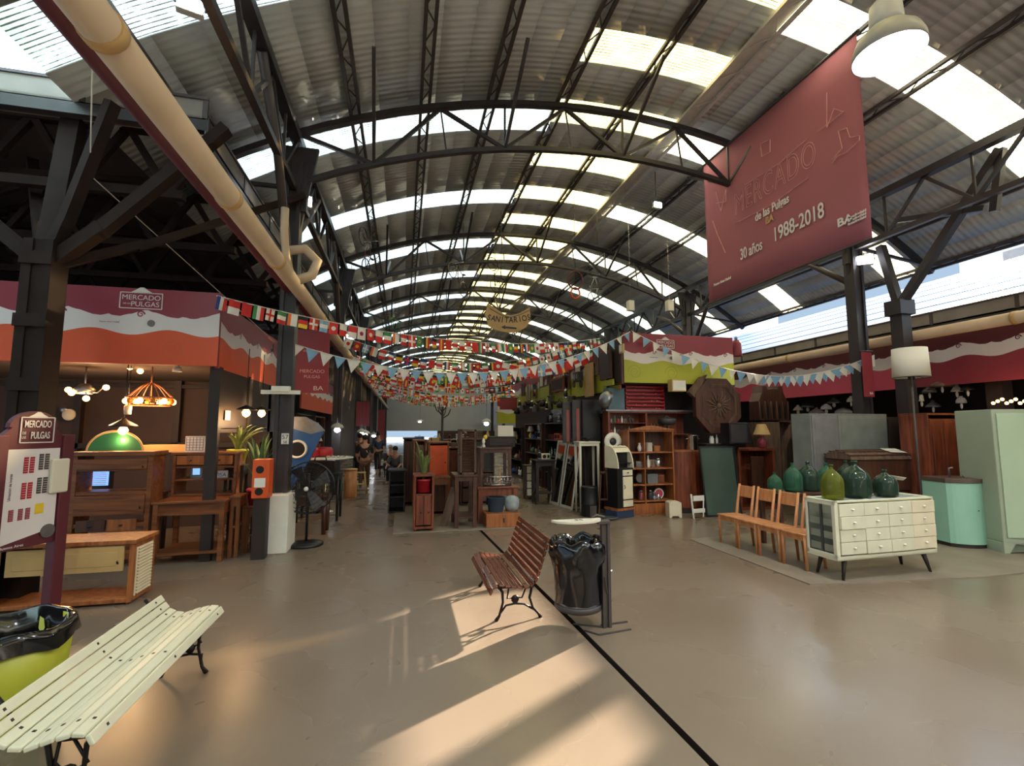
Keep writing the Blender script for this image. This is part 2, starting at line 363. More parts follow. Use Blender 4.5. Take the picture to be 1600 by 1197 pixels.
# ---- arched trusses
TY = [6.85+5.2*k for k in range(-1, 11)]
XC1, XC2 = -1.55, 8.0
def truss(Y, i):
    near = Y < 25
    lab = ['arched steel roof truss just overhead','nearest arched steel truss in front of the big red banner','second arched steel truss, just before the toilet sign','third arched steel truss from the camera, behind the toilet sign'][i] if i < 4 else '%s arched steel truss down the hall, counting from the camera' % ['fourth','fifth','sixth','seventh','eighth','ninth','tenth','eleventh'][i-4]
    r = thing('roof_truss', lab, 'roof truss', (0,Y,0), 0, 'arched trusses of the hall')
    a = MB(); nn = 26
    xs = [XL+.1+(XR-XL-.2)*k/nn for k in range(nn+1)]
    for p, q in zip(xs, xs[1:]): a.bar((p,0,vz(p)-.17),(q,0,vz(q)-.17),.10,.08)
    a.build('upper_chord', M['steel'], r)
    a = MB(); xs = [XC1+(XC2-XC1)*k/16 for k in range(17)]; lo = lambda x: vz(x)-.92
    for p, q in zip(xs, xs[1:]): a.bar((p,0,lo(p)),(q,0,lo(q)),.08,.07)
    a.build('lower_chord', M['steel'], r)
    U = [-1.5,.45,2.45,4.45,6.35,7.95]; D = [-.5,1.45,3.45,5.45,7.2]
    a = MB()
    for k, d in enumerate(D):
        a.bar((U[k],0,vz(U[k])-.2),(d,0,lo(d)),.05); a.bar((U[k+1],0,vz(U[k+1])-.2),(d,0,lo(d)),.05)
        a.bar((d,0,vz(d)-.2),(d,0,lo(d)),.03)
        if k: a.bar((U[k],0,vz(U[k])-.2),(U[k]+.1,0,lo(U[k]+.1)),.022)
    a.bar((-2.9,0,vz(-2.9)-.2),(XC1,0,4.9),.05); a.bar((9.6,0,vz(9.6)-.2),(XC2,0,4.9),.05)
    a.build('web_bars', M['steel'], r)
    if near:
        for d in D[:4]:
            a = MB()
            for s_ in (-1,1): a.bar((d,0,lo(d)),(d+.05,s_*1.25,vz(d)-.12),.045)
            a.build('knee_brace', M['steel'], r)
    return r
for i, Y in enumerate(TY): truss(Y, i)
# ---- columns with forked arms, and the girders they carry
for side, X in (('left', XC1), ('right', XC2)):
    for i, Y in enumerate(TY[1:9]):
        s_ = -1 if side == 'left' else 1
        if i == 0: lb = 'dark steel column at the %s' % ('corner of the orange bannered stall, on a white base' if side=='left' else 'right, with a floodlight near its head')
        elif i == 1: lb = 'second dark steel column down the %s row' % side
        elif i == 2: lb = 'third dark steel column down the %s row' % side
        else: lb = 'far dark steel column deep in the %s row' % side
        r = thing('steel_column', lb, 'column', (X,Y,0), 0, 'columns of the %s row' % side if i > 2 else None)
        a = MB(); wd = .20 if side == 'left' else .22; z0 = 0
        a.box(-wd/2,-wd/2+.05,-.1,.1,z0,5.25); a.box(wd/2-.05,wd/2,-.1,.1,z0,5.25); a.box(-wd/2+.05,wd/2-.05,-.07,.07,z0,5.25)
        a.build('shaft', M['steel'], r)
        a = MB(); a.box(-.17,.17,-.06,.06,4.55,5.3); a.prism([(-.1,4.3),(.1,4.3),(.3,5.5),(-.3,5.5)],-.03,.03); a.build('gusset', M['steel'], r)
        for q in ((-1,1) if (side == 'left' or i) else (1,)):
            a = MB(); a.tube([(0,q*.05,3.6 if q<0 else 4.2),(0,q*.9,4.85),(0,q*1.7,5.55 if side=='left' else 5.2)],.055,6); a.build('arm', M['steel2'], r)
    # longitudinal girder
    zt_ = vz(X)-.25; mb = MB()
    mb.bar((X,YA,zt_),(X,YB,zt_),.14,.12); mb.bar((X,YA,zt_-.75),(X,YB,zt_-.75),.08,.08)
    y = 1.65; i = 0
    while y < 44:
        mb.bar((X,y,zt_-.05),(X,y+.65,zt_-.75),.045); mb.bar((X,y+1.3,zt_-.05),(X,y+.65,zt_-.75),.045); mb.bar((X,y+.65,zt_),(X,y+.65,zt_-.75),.03); y += 1.3
    o = mb.build('longitudinal_girder', M['steel']); tag(o, 'dark lattice girder along the %s row of columns' % side, 'girder')
# ---- left side aisle: low roof with gutter boxes, braces under it
m_under = mat('dark_roof_underside', (74,62,58), .8, 0, .2, 1.5)
mb = MB(); mb.box(-14,-4.7,-8,4.7,5.3,5.35); mb.build('ceiling', m_under, kind='structure')  # out-of-view roof added to cut sky light on the left side
mb = MB(); mb.box(-4.7,-3.25,-8,5.2,5.12,5.14); mb.build('window_90', skym('greenish_flat_skylight', (206,216,210), (176,190,182), .1, .5), kind='structure')
m_fas = mat('grey_gutter_panel', (142,134,124), .6, 0, .18, 2.5)
mb = MB(); mb.box(-14,-2.2,5.45,40,5.02,5.05); mb.build('ceiling', m_under, kind='structure')
def gutter(name, p0, p1, nrm, z0, z1, lab, seg=1.35):
    r = thing(name, lab, 'gutter', (0,0,0)); p0 = Vector(p0); p1 = Vector(p1); Lg = (p1-p0).length; d = (p1-p0)/Lg; nv = Vector(nrm)
    a = MB(); a.bar(p0+Vector((0,0,(z0+z1)/2)), p1+Vector((0,0,(z0+z1)/2)), .05, z1-z0) if False else None
    def B(s0, s1, o0, o1, za, zb, k=0):
        q = [p0+d*s0+nv*o0, p0+d*s1+nv*o0, p0+d*s1+nv*o1, p0+d*s0+nv*o1]
        a.add([(v.x,v.y,za) for v in q]+[(v.x,v.y,zb) for v in q], [(0,3,2,1),(4,5,6,7),(0,1,5,4),(1,2,6,5),(2,3,7,6),(3,0,4,7)], k=k)
    B(0,Lg,0,.35,z0,z0+.02); B(0,Lg,0,.02,z0,z1); B(0,Lg,-.02,.03,z1-.015,z1+.015,1)
    s_ = 0
    while s_ < Lg and s_ < 40: B(s_,s_+.05,-.012,.01,z0,z1,1); s_ += seg
    a.build('gutter_panel', [m_fas, M['steel2']], r)
    a = MB(); B(0,Lg,.0,.1,z0-.13,z0-.01); a.build('edge_beam', M['steel'], r); return r
gutter('roof_gutter', (-2.1,5.35,0), (-14,5.2,0), (0,1,0), 4.83, 5.05, 'box gutter over the front of the orange bannered stall', 1.1)
gutter('roof_gutter', (-2.1,5.35,0), (-2.1,45,0), (-1,0,0), 4.63, 4.86, 'box gutter running down the left side above the stalls', 1.2)
gutter('roof_gutter', (9.0,1.5,0), (9.0,45,0), (1,0,0), 3.36, 3.58, 'box gutter running down the right side above the pink banners', 1.2)
for i, (X0, Y0, X1_, Y1_) in enumerate([(-13,5.9,-2.3,5.9),(-13,7.6,-2.3,7.6),(-13,9.3,-2.3,9.3),(-13,11.6,-2.3,11.6),(-13,14,-2.3,14)]):
    mb = MB(); zt_, zb = 4.95, 4.2
    mb.bar((X0,Y0,zt_),(X1_,Y1_,zt_),.1); mb.bar((X0,Y0,zb),(X1_-.2,Y1_,zb),.1)
    k = X0
    while k < X1_-.7: mb.bar((k,Y0,zt_),(k+.45,Y0,zb),.07); mb.bar((k+.9,Y0,zt_),(k+.45,Y0,zb),.07); k += .9
    o = mb.build('roof_beam', M['soot']); tag(o, 'dark lattice beam under the low left roof, %s from the front' % ['first','second','third','fourth','fifth'][i], 'roof beam', None)
rnd = random.Random(3)
mb = MB()
for k in range(26):
    x = -11+rnd.random()*8.4; y = 6+rnd.random()*5; a_ = rnd.random()*PI
    mb.bar((x-math.cos(a_)*.8,y-math.sin(a_)*.8,4.3+rnd.random()*.5),(x+math.cos(a_)*.8,y+math.sin(a_)*.8,4.4+rnd.random()*.4),.05+.04*rnd.random())
o = mb.build('stored_timbers', M['soot']); tag(o, 'tangle of dark poles and timbers stored under the low left roof', 'timber', kind='stuff')
m_back = skym('dusty_back_sheet', (176,168,172), (126,120,120), .03, .3)
mb = MB(); mb.box(-16,-2.3,17.0,17.05,2.9,5.0); mb.build('wall_back_left', m_back, kind='structure')
mb = MB(); mb.box(-16,-2.4,17.1,17.2,0,2.9); mb.build('wall_behind_left_stalls', M['darkwall'], kind='structure')
mb = MB(); mb.box(-14.1,-14,5,17,0,5); mb.build('wall_left', M['darkwall'], kind='structure')
# forked column left, behind the map board
r = thing('forked_column', 'thick dark riveted column with forked arms at the far left, behind the map board', 'column', (AY(57,560,5.35).x,5.35,0))
a = MB(); a.box(-.12,-.04,-.12,.12,0,3.35); a.box(.04,.12,-.12,.12,0,3.35); a.box(-.06,.06,-.1,.1,0,3.35)
for z in (.7,1.3,1.9,2.5,3.1): a.box(-.13,.13,-.14,-.12,z,z+.12)
a.build('shaft', M['soot'], r)
for dx, dy, w_ in ((-1.7,0,.16),(1.5,.0,.16),(.55,-.2,.13),(2.0,1.4,.12),(-1.0,1.2,.12),(.0,.2,.2)):
    a = MB(); a.bar((0,0,3.1),(dx*.3,dy*.3,3.55),w_*.9,w_*.7); a.bar((dx*.28,dy*.28,3.5),(dx,dy,4.75),w_*.85,w_*.65); a.build('arm', M['soot'], r)
# ---- right side aisle
XV = 8.25; v0 = AX(1405,475,XV); v1 = AX(1376,385,XV); v2 = AX(1565,232,XV); v3 = AX(1400,345,XV); v4 = AX(1540,325,XV)
r = thing('forked_column', 'dark column at the right splitting into two broad arms above the gutter', 'column', (XV,v0.y,0)); a = MB(); a.box(-.1,.1,-.1,.1,0,v0.z); a.box(-.16,.16,-.14,.14,v0.z-.2,v0.z+.05); a.build('shaft', M['steel'], r)
for v in (v1,v2): a = MB(); a.bar((0,0,v0.z-.05),(0,v.y-v0.y,v.z),.13,.11); a.build('arm', M['steel'], r)
a = MB(); a.bar((0,v3.y-v0.y,v3.z),(0,v4.y-v0.y,v4.z),.09,.08); a.bar((0,v2.y-v0.y,v2.z),(0,v4.y-v0.y-.1,v4.z-.1),.09,.09); a.build('cross_brace', M['steel'], r)
m_rs = skym('pale_blue_roof_sheet', (226,238,250), (190,210,232), .05, .4)
m_lean = mat('pale_lean_to_roof', (46,60,80), .5, 0, .04, 2)
mb = MB()
for k in range(6):
    x0 = 9.15+k*.85; x1 = x0+.83; z0 = 3.6+(x0-9.15)*.39+k*.01; z1 = z0+.83*.39
    mb.add([(x0,-2,z0),(x1,-2,z1),(x1,45,z1),(x0,45,z0)], [(0,1,2,3)])
mb.build('ceiling', m_lean, kind='structure', solid=.03)
mb = MB(); mb.box(14.0,14.1,-8,45,0,5.5); mb.build('wall_right', M['darkwall'], kind='structure')
# neighbouring building seen through the gap between roofs, then an added sun-blocking block
m_out = mat('outside_wall', (196,200,206), .8, 0, .06, 1)
r = thing('outside_block', 'pale rooftop block with a small window outside, seen through the gap at the right', 'building', (0,0,0))
a = MB(); a.box(21,27,9.8,13.6,0,8.3); a.build('wall', m_out, r)
a = MB(); a.box(20.95,21,11.2,12.2,7.2,7.9); a.build('window', M['grey'], r)
r = thing('outside_block', 'tall grey block outside beyond the right gutter, added unseen to block the sun', 'building', (0,0,0))  # unseen prism added to keep the sun off the farther floor
a = MB(); a.add([(15.5,18.7,0),(30,32.6,0),(30,60,0),(15.5,60,0),(15.5,18.7,11),(30,32.6,11),(30,60,11),(15.5,60,11)],[(0,3,2,1),(4,5,6,7),(0,1,5,4),(1,2,6,5),(2,3,7,6),(3,0,4,7)]); a.build('wall', m_out, r)
# ---- end of the hall
m_gab = mat('grey_gable_sheet', (168,166,170), .8, 0, .05, 1)
mb = MB(); nn = 20; xs = [XL+(XR-XL)*k/nn for k in range(nn+1)]
mb.prism([(-14,1.35),(14,1.35),(14,5),(XR,vz(XR))]+[(x,vz(x)) for x in xs[::-1]]+[(-14,5)], 46, 46.1); mb.build('wall_far', m_gab, kind='structure')
mb = MB(); mb.box(-14,-1.5,46,46.1,0,1.35); mb.box(3.2,14,46,46.1,0,1.35); mb.box(-2.75,-2.65,17.2,46,0,4.8); mb.build('wall_far_end', M['darkwall'], kind='structure')
mb = MB(); mb.box(-14,14,-8.1,-8,0,7); mb.build('wall_behind', mat('pale_plaster',(190,186,178),.9), kind='structure')
mb = MB(); mb.add([(-60,-60,-.06),(90,-60,-.06),(90,90,-.06),(-60,90,-.06)],[(0,1,2,3)]); mb.build('ground', M['concrete'], kind='structure')
# ---- pipes
def pipe(name, pts, r_, lab, rings, m='cream_pipe'):
    t_ = thing(name, lab, 'pipe'); a = MB(); a.tube(pts, r_, 20); a.build('tube', M[m], t_)
    for c, d in rings:
        c = Vector(c); d = Vector(d); a = MB(); a.tube([c-d*.03, c+d*.03], r_*1.09, 20); a.build('coupling', M['tan'] if m=='cream_pipe' else M[m], t_)
    return t_
pipe('drain_pipe', [(-1.35,-2,3.33),(-1.35,44,3.33)], .088, 'long cream rainwater pipe running down the left side overhead', [((-1.35,y,3.33),(0,1,0)) for y in (2.32,3.9,5.3,8,12,17)])
pipe('drain_pipe', [(8.55,-1,3.14),(8.55,44,3.14)], .09, 'long cream rainwater pipe along the right wall over the pink banners', [((8.55,y,3.14),(0,1,0)) for y in (4.9,6.6,9,13,18)])
t_ = pipe('elbow_pipe', [(-1.42,5.85,4.15),(-1.42,5.85,3.9),(-1.42,6.0,3.62),(-1.38,6.05,3.45)], .045, 'thin cream downpipe with elbow joining the left pipe at the column', [])
a = MB(); a.tube([(-1.5,6.2,3.75),(-1.25,6.2,3.8),(-1.1,6.2,3.65),(-1.15,6.15,3.45),(-1.3,6.1,3.36)], .06, 10); a.build('elbow', M['cream_pipe'], t_)
pipe('conduit', [(-1.56,1.0,3.42),(-1.56,30,3.42)], .05, 'dark red beam running beside the left cream pipe', [], 'maroon_d')
o = MB().tube([(9.0-.25,1.5,3.22),(8.75,44,3.22)], .025, 6).build('conduit_pipe', M['alu']); tag(o, 'thin grey conduit under the right gutter', 'pipe')
o = MB().tube([(-2.0,3.3,3.95+.6),(-3.2,5.5,4.15),(-2.1,8,3.0)], .006, 5).build('cable', M['white']); tag(o, 'thin pale cable slung under the low left roof', 'cable')
# ================================================================ BUILDERS
def text(s, size, M_, m, parent, name='lettering', ext=.0015, align='CENTER', sx=1.0, bold=0):
    cu = bpy.data.curves.new(name, 'FONT'); cu.body = s; cu.size = size; cu.extrude = ext; cu.align_x = align; cu.align_y = 'CENTER'; cu.offset = bold
    o = bpy.data.objects.new(name, cu); COL.objects.link(o)
    dg = bpy.context.evaluated_depsgraph_get(); me = bpy.data.meshes.new_from_object(o.evaluated_get(dg))
    bpy.data.objects.remove(o); bpy.data.curves.remove(cu)
    T_ = M_ @ Matrix.Diagonal((sx,1,1,1))
    me.transform(T_); me.materials.clear(); me.materials.append(m)
    o = bpy.data.objects.new(name, me); COL.objects.link(o); o.parent = parent; return o
def plane_m(o, xdir, zdir=(0,0,1)):            # text plane: local x along xdir, y along zdir
    x = Vector(xdir).normalized(); y = Vector(zdir).normalized(); z = x.cross(y)
    m_ = Matrix((x, y, z)).transposed().to_4x4(); m_.translation = Vector(o); return m_
SC_ = [(0,.055),(.06,.03),(.14,.02),(.3,-.025),(.42,-.035),(.5,-.01),(.56,-.03),(.66,-.035),(.74,-.01),(.8,-.005),(.9,.03),(1,.055)]
def scal(u):
    u %= 1
    for (a,b),(c,d) in zip(SC_, SC_[1:]):
        if u <= c: return b+(d-b)*(u-a)/(c-a)
    return 0
def vinyl(name, lab, p0, p1, z0, z1, top, low, logo=(), low2=None, face=-1, per=.78, ph=0, cat='banner', zw=(.28,.56), name2=None):
    """stretched printed vinyl from p0 to p1 (ground points); local x runs p0->p1, front is local -y"""
    p0 = Vector((p0[0],p0[1],0)); p1 = Vector((p1[0],p1[1],0)); d = p1-p0; W = d.length
    r = thing(name, lab, cat, (p0.x,p0.y,z0), math.atan2(d.y,d.x)); H = z1-z0
    a = MB(); a.box(0,W,0,.04,0,H); a.build('panel', M[top], r, bevel=.005)
    n_ = max(8,int(W/.04)); zl = lambda x: H*zw[0]+.035*math.sin(x/per*2*PI+1.2+ph); zu = lambda x: H*zw[1]+scal(x/per+ph)
    a = MB()
    for i in range(n_):
        x0 = W*i/n_; x1 = W*(i+1)/n_
        a.add([(x0,-.004,zl(x0)),(x1,-.004,zl(x1)),(x1,-.004,zu(x1)),(x0,-.004,zu(x0))],[(0,1,2,3)],k=0)
        a.add([(x0,-.003,0),(x1,-.003,0),(x1,-.003,zl(x1)),(x0,-.003,zl(x0))],[(0,1,2,3)],k=1)
    def spiral(cx, cz, R_, k, y, wd, turns=1.4, flip=1):
        pr = None
        for i in range(25):
            t_ = i/24; an = t_*turns*2*PI; rr_ = R_*(1-t_*.75); q = (cx+flip*rr_*math.cos(an), cz+rr_*math.sin(an)); ww = wd*(1-.5*t_)
            q2 = (cx+flip*(rr_-ww)*math.cos(an), cz+(rr_-ww)*math.sin(an))
            if pr: a.add([(pr[0][0],y,pr[0][1]),(q[0],y,q[1]),(q2[0],y,q2[1]),(pr[1][0],y,pr[1][1])],[(0,1,2,3)],k=k)
            pr = (q,q2)
    x = -ph*per
    while x < W:
        if .06 < x < W-.06: spiral(x-.06, H*zw[1]-.005, .05, 2, -.006, .018)
        if low2 and .2 < x+.3 < W-.25: spiral(x+.3, H*zw[0]*.5, H*zw[0]*.38, 3, -.005, .016, 1.8, -1)
        x += per
    a.build('printed_wave', [M['vwhite'], M[low], M[top], M[low2 or low]], r)
    for (u, v, s_) in logo:
        x = u*W; z = v*H; a = MB(); hw_, hh = .3*s_, .13*s_
        for q in [((-hw_,-hh),(hw_,-hh)),((hw_,-hh),(hw_,hh)),((hw_,hh),(-hw_,hh)),((-hw_,hh),(-hw_,-hh))]:
            a.bar((x+q[0][0],-.004,z+q[0][1]),(x+q[1][0],-.004,z+q[1][1]),.014*s_,.002,(0,1,0))
        a.prism([(x-hw_*.55,z+hh),(x-hw_*.3,z+hh*1.35),(x-.02,z+hh*1.7),(x+.02,z+hh*1.7),(x+hw_*.3,z+hh*1.35),(x+hw_*.55,z+hh)],-.005,-.002)
        a.build('logo_frame', M['vwhite'], r)
        text('MERCADO', .115*s_, plane_m((x,-.005,z+.048*s_),(1,0,0)), M['vwhite'], r, ext=.001)
        text('DE LAS', .035*s_, plane_m((x-.2*s_,-.005,z-.055*s_),(1,0,0)), M['vwhite'], r, ext=.001)
        text('PULGAS', .115*s_, plane_m((x+.06*s_,-.005,z-.06*s_),(1,0,0)), M['vwhite'], r, ext=.001)
        a = MB(); a.lathe([(.0,0),(.055*s_,0),(.055*s_,.003),(0,.003)],(x+.12,-.008,H*(zw[0]+zw[1])/2),20,M=Matrix.Rotation(PI/2,3,'X').to_4x4()); a.build('round_seal', M['grey'], r)
        text('Buenos Aires Ciudad', .032*s_, plane_m((x-.42*s_,-.008,H*(zw[0]+zw[1])/2),(1,0,0)), M['grey'], r, ext=.001)
    return r
def cabinet(name, lab, cat, X0, X1, Y0, D, Z0, Z1, m, shelves=(), divs=(), cells=(), legs=0, legw=.05, top=.02, th=.025, back=True, rz=0, mback=None, mcell=None, knob='dark', group=None, loc=None, knobr=.014, splay=0, side_open=False, cr=0):
    w = X1-X0; H = Z1-Z0
    r = thing(name, lab, cat, loc or ((X0+X1)/2, Y0, Z0), rz, group); a = MB(); x0, x1 = -w/2, w/2; zb = legs
    a.box(x0,x0+th,0,D,zb,H-th); a.box(x1-th,x1,0,D,zb,H-th); a.box(x0+th,x1-th,0,D,zb,zb+th)
    a.box(x0-top,x1+top,-top,D+.0,H-th,H)
    for s_ in shelves: z = zb+th+(H-zb-2*th)*s_; a.box(x0+th,x1-th,.01,D-.01,z-th*.4,z+th*.4)
    for v in divs: xx = x0+w*v; a.box(xx-th*.4,xx+th*.4,.008,D-.01,zb+th,H-th)
    a.build('body', m, r, bevel=.004)
    if back: b_ = MB(); b_.box(x0+th,x1-th,D-.012,D-.002,zb+th,H-th); b_.build('back_panel', mback or m, r)
    if legs:
        for sx in (-1,1):
            for sy in (0,1):
                b_ = MB(); px = sx*(w/2-legw*.7); py = legw*.7 if sy==0 else D-legw*.7
                b_.tube([(px+sx*splay,py+(splay if sy else -splay),0),(px,py,legs+.01)],[legw*.35,legw*.62],4 if splay==0 else 8); b_.build('leg', M['dark'] if splay else m, r)
    for c in cells:
        kd, a0, a1, c0, c1 = c[:5]; mm_ = c[5] if len(c) > 5 else (mcell or m)
        xa = x0+th+(w-2*th)*a0; xb = x0+th+(w-2*th)*a1; za = zb+th+(H-zb-2*th)*c0; zc = zb+th+(H-zb-2*th)*c1; g = .003
        b_ = MB()
        if kd in ('door','drawer'):
            b_.box(xa+g,xb-g,-.012,.012,za+g,zc-g)
            if kd == 'door': b_.box(xa+.05,xb-.05,-.016,-.01,za+.05,zc-.05)
            q = b_.build(kd, mm_, r, bevel=.003)
            k_ = MB()
            if kd == 'drawer': k_.sph(((xa+xb)/2,-.024,(za+zc)/2),knobr,10,6,sc=(1.3,1,.8))
            else: k_.cyl(((xb-.04),-.016,(za+zc)/2-.04),((xb-.04),-.03,(za+zc)/2-.02),.008)
            k_.build('knob', M[knob], q)
        elif kd == 'glass': b_.box(xa,xb,.0,.004,za,zc); b_.build('glass_pane', M['glass'], r)
        elif kd == 'louver':
            b_.box(xa,xa+.02,-.01,.01,za,zc); b_.box(xb-.02,xb,-.01,.01,za,zc); z = za
            while z < zc-.01: b_.cb(((xa+xb)/2,0,z+.012),(xb-xa-.03,.03,.006),(.6,0,0)); z += .028
            b_.build('louvre_door', mm_, r)
    return r
def table(name, lab, cat, loc, w, d, h, m, rz=0, leg=.06, top=.03, apron=.1, shelf=None, group=None, taper=.7):
    r = thing(name, lab, cat, loc, rz, group); a = MB(); a.box(-w/2,w/2,-d/2,d/2,h-top,h); a.build('table_top', m, r, bevel=.006)
    for sx in (-1,1):
        for sy in (-1,1):
            a = MB(); px, py = sx*(w/2-leg*.8), sy*(d/2-leg*.8)
            a.bar((px,py,h-top),(px,py,0),leg,leg) if taper==1 else a.tube([(px,py,0),(px,py,h-top)],[leg*.7*taper,leg*.7],4)
            a.build('leg', m, r)
    if apron: a = MB(); q = leg*.8; a.box(-w/2+q,w/2-q,-d/2+q-.012,-d/2+q+.012,h-top-apron,h-top); a.box(-w/2+q,w/2-q,d/2-q-.012,d/2-q+.012,h-top-apron,h-top); a.box(-w/2+q-.012,-w/2+q+.012,-d/2+q,d/2-q,h-top-apron,h-top); a.box(w/2-q-.012,w/2-q+.012,-d/2+q,d/2-q,h-top-apron,h-top); a.build('apron', m, r)
    if shelf is not None: a = MB(); a.box(-w/2+leg,w/2-leg,-d/2+leg*.6,d/2-leg*.6,shelf,shelf+.025); a.build('lower_shelf', m, r)
    return r
def Fx(x0, y0, x1, y1, Y):   # rectangle seen at plane Y -> X0,X1,Z0,Z1
    a = AY(x0,y1,Y); b_ = AY(x1,y0,Y); return a.x, b_.x, a.z, b_.z
def pendant(lab, p, r_, h, ztop, shade='iron', kind='cone', glow='bulb', power=0, name='pendant_lamp', rb=.05, group=None):
    t_ = thing(name, lab, 'lamp', p, 0, group); a = MB(); a.tube([(0,0,h),(0,0,ztop-p[2])],.005,5); a.build('cord', M['black'], t_)
    a = MB()
    if kind == 'cone': a.lathe([(r_,0),(r_*.9,h*.2),(.03,h*.8),(.02,h)],n=20,caps=False)
    else: a.lathe([(r_,0),(r_*.97,h*.35),(r_*.7,h*.7),(r_*.3,h*.88),(.03,h)],n=20,caps=False)
    a.build('lamp_shade', M[shade], t_, solid=.006)
    if rb: a = MB(); a.lathe([(.004,-.1),(rb*.8,-.075),(rb,-.04),(rb*.6,0),(.018,.03)],n=14); a.build('bulb', M[glow], t_)
    if power:
        ld = bpy.data.lights.new('lamp_light','POINT'); ld.energy = power; ld.color = (1,.62,.32) if glow=='bulb' else (.95,.97,1); ld.shadow_soft_size = .06
        lo = bpy.data.objects.new('lamp_light', ld); COL.objects.link(lo); lo.parent = t_; lo.location = (0,0,-.16)
    return t_
def plant(name, lab, loc, m_pot, n_=14, h=.5, spread=.2, pot=(.1,.13,.18), lw=.03, m='leaf', cat='plant', seed=1):
    r = thing(name, lab, cat, loc); a = MB(); a.lathe([(pot[0],0),(pot[1],pot[2]*.85),(pot[1]*1.08,pot[2]*.86),(pot[1]*1.08,pot[2]),(pot[1]*.9,pot[2]),(pot[1]*.85,pot[2]*.8),(.001,pot[2]*.8)],n=20); a.build('pot', m_pot, r)
    a = MB(); rd = random.Random(seed)
    for k in range(n_):
        an = 2*PI*k/n_+rd.random()*.5; hh = h*(.6+.5*rd.random()); sp = spread*(.4+.8*rd.random()); b0 = len(a.v); d = Vector((math.cos(an),math.sin(an),0)); s_ = Vector((-d.y,d.x,0))
        for i in range(7):
            t_ = i/6; c = d*(sp*t_**1.6+.02)+Vector((0,0,pot[2]*.8+hh*(t_-.25*t_**3))); w_ = lw*math.sin(PI*(.12+.88*t_))**.7*(1 if i < 6 else .05)
            a.v += [c-s_*w_+Vector((0,0,w_*.3)), c+s_*w_+Vector((0,0,w_*.3))]
        for i in range(6): q = b0+2*i; a.f.append([q,q+1,q+3,q+2]); a.mi.append(0); a.sm.append(True)
    a.build('leaves', M[m], r, solid=.003); return r

# ================================================================ LEFT STALL
vinyl('stall_banner', 'printed maroon, white and orange vinyl banner over the front of the left stall', (-8.2,6.3), (-2.2,6.3), 2.3, 3.2, 'maroon', 'vorange', [(.86,.835,.72)], 'vorange2', zw=(.42,.66), ph=.3)
vinyl('stall_banner', 'orange, white and pink printed banner on the aisle side of the left stall', (-2.2,6.34), (-2.2,9.6), 2.28, 3.1, 'maroon', 'vorange', [], 'vorange2', zw=(.42,.64))
mb = MB(); mb.box(-8.2,-2.2,8.7,8.76,0,3.0); mb.build('wall_stall_back', M['darkwall'], kind='structure')
mb = MB()
for x in (-2.25,-3.55,-4.9,-6.4): mb.box(x-.05,x+.05,8.6,8.7,0,2.9)
mb.box(-8.2,-2.2,8.6,8.68,1.25,1.33); mb.box(-8.2,-2.2,8.62,8.68,2.2,2.26); mb.build('trim_3', M['dark'], kind='structure')
mb = MB(); mb.box(-2.26,-2.2,6.45,9.6,1.55,2.28); mb.box(-2.3,-2.18,6.38,6.46,0,2.3); mb.box(-2.3,-2.18,7.5,7.56,0,2.3); mb.box(-2.3,-2.18,9.5,9.6,0,2.3); mb.box(-2.27,-2.2,6.45,9.6,1.5,1.56); mb.build('wall_stall_side', M['dark'], kind='structure')
mb = MB(); mb.box(-8.2,-2.25,6.36,8.7,2.32,2.36); mb.build('ceiling_stall', m_under, kind='structure')
# sign on the side wall, posters
o = MB().box(-2.19,-2.185,6.62,6.8,1.66,1.78).build('wall_notice', M['white']); tag(o, 'small white notice on the dark side wall of the left stall', 'sign')
# rails with bulbs
r = thing('lamp_rail', 'dark rail of three glowing spot bulbs under the orange banner', 'lamp', (0,0,0)); P = [AY(176,570,7.0), AY(203,574,7.0), AY(219,580,7.0)]
a = MB(); a.tube([(P[0].x-.5,7.0,P[0].z+.06),(P[2].x+.9,7.0,P[0].z+.06)],.012,6); a.build('rail', M['alu'], r)
for p in P: a = MB(); a.sph(p,.034,12,8); a.build('bulb', M['bulb'], r)
def cluster(lab, c, pts, ztop=2.32):
    r = thing('chandelier', lab, 'lamp', c); a = MB(); a.tube([(0,0,0),(0,0,ztop-c[2])],.01,6); a.lathe([(.005,-.02),(.08,-.03),(.11,.03),(.05,.09),(.01,.1)],n=16)
    for p in pts: a.tube([(0,0,.0),(p[0]*.6,p[1]*.6,-.01),(p[0],p[1],p[2]+.03)],.008,5)
    a.build('frame', M['alu'], r)
    for p in pts: b_ = MB(); b_.sph(p,.035,10,6); b_.build('bulb', M['bulb'], r)
    return r
c = AY(132,612,6.9); cluster('brass chandelier with a cluster of glowing bulbs, hanging left of the wire chandelier', c, [(-.17,0,.02),(-.1,-.06,-.02),(.08,-.1,-.09),(.2,.05,.06),(-.05,.1,.03)])
ld = bpy.data.lights.new('lamp_light','POINT'); ld.energy = 22; ld.color = (1,.62,.32); ld.shadow_soft_size = .12; lo = bpy.data.objects.new('lamp_light', ld); COL.objects.link(lo); lo.location = (c.x, 6.9, c.z-.15)
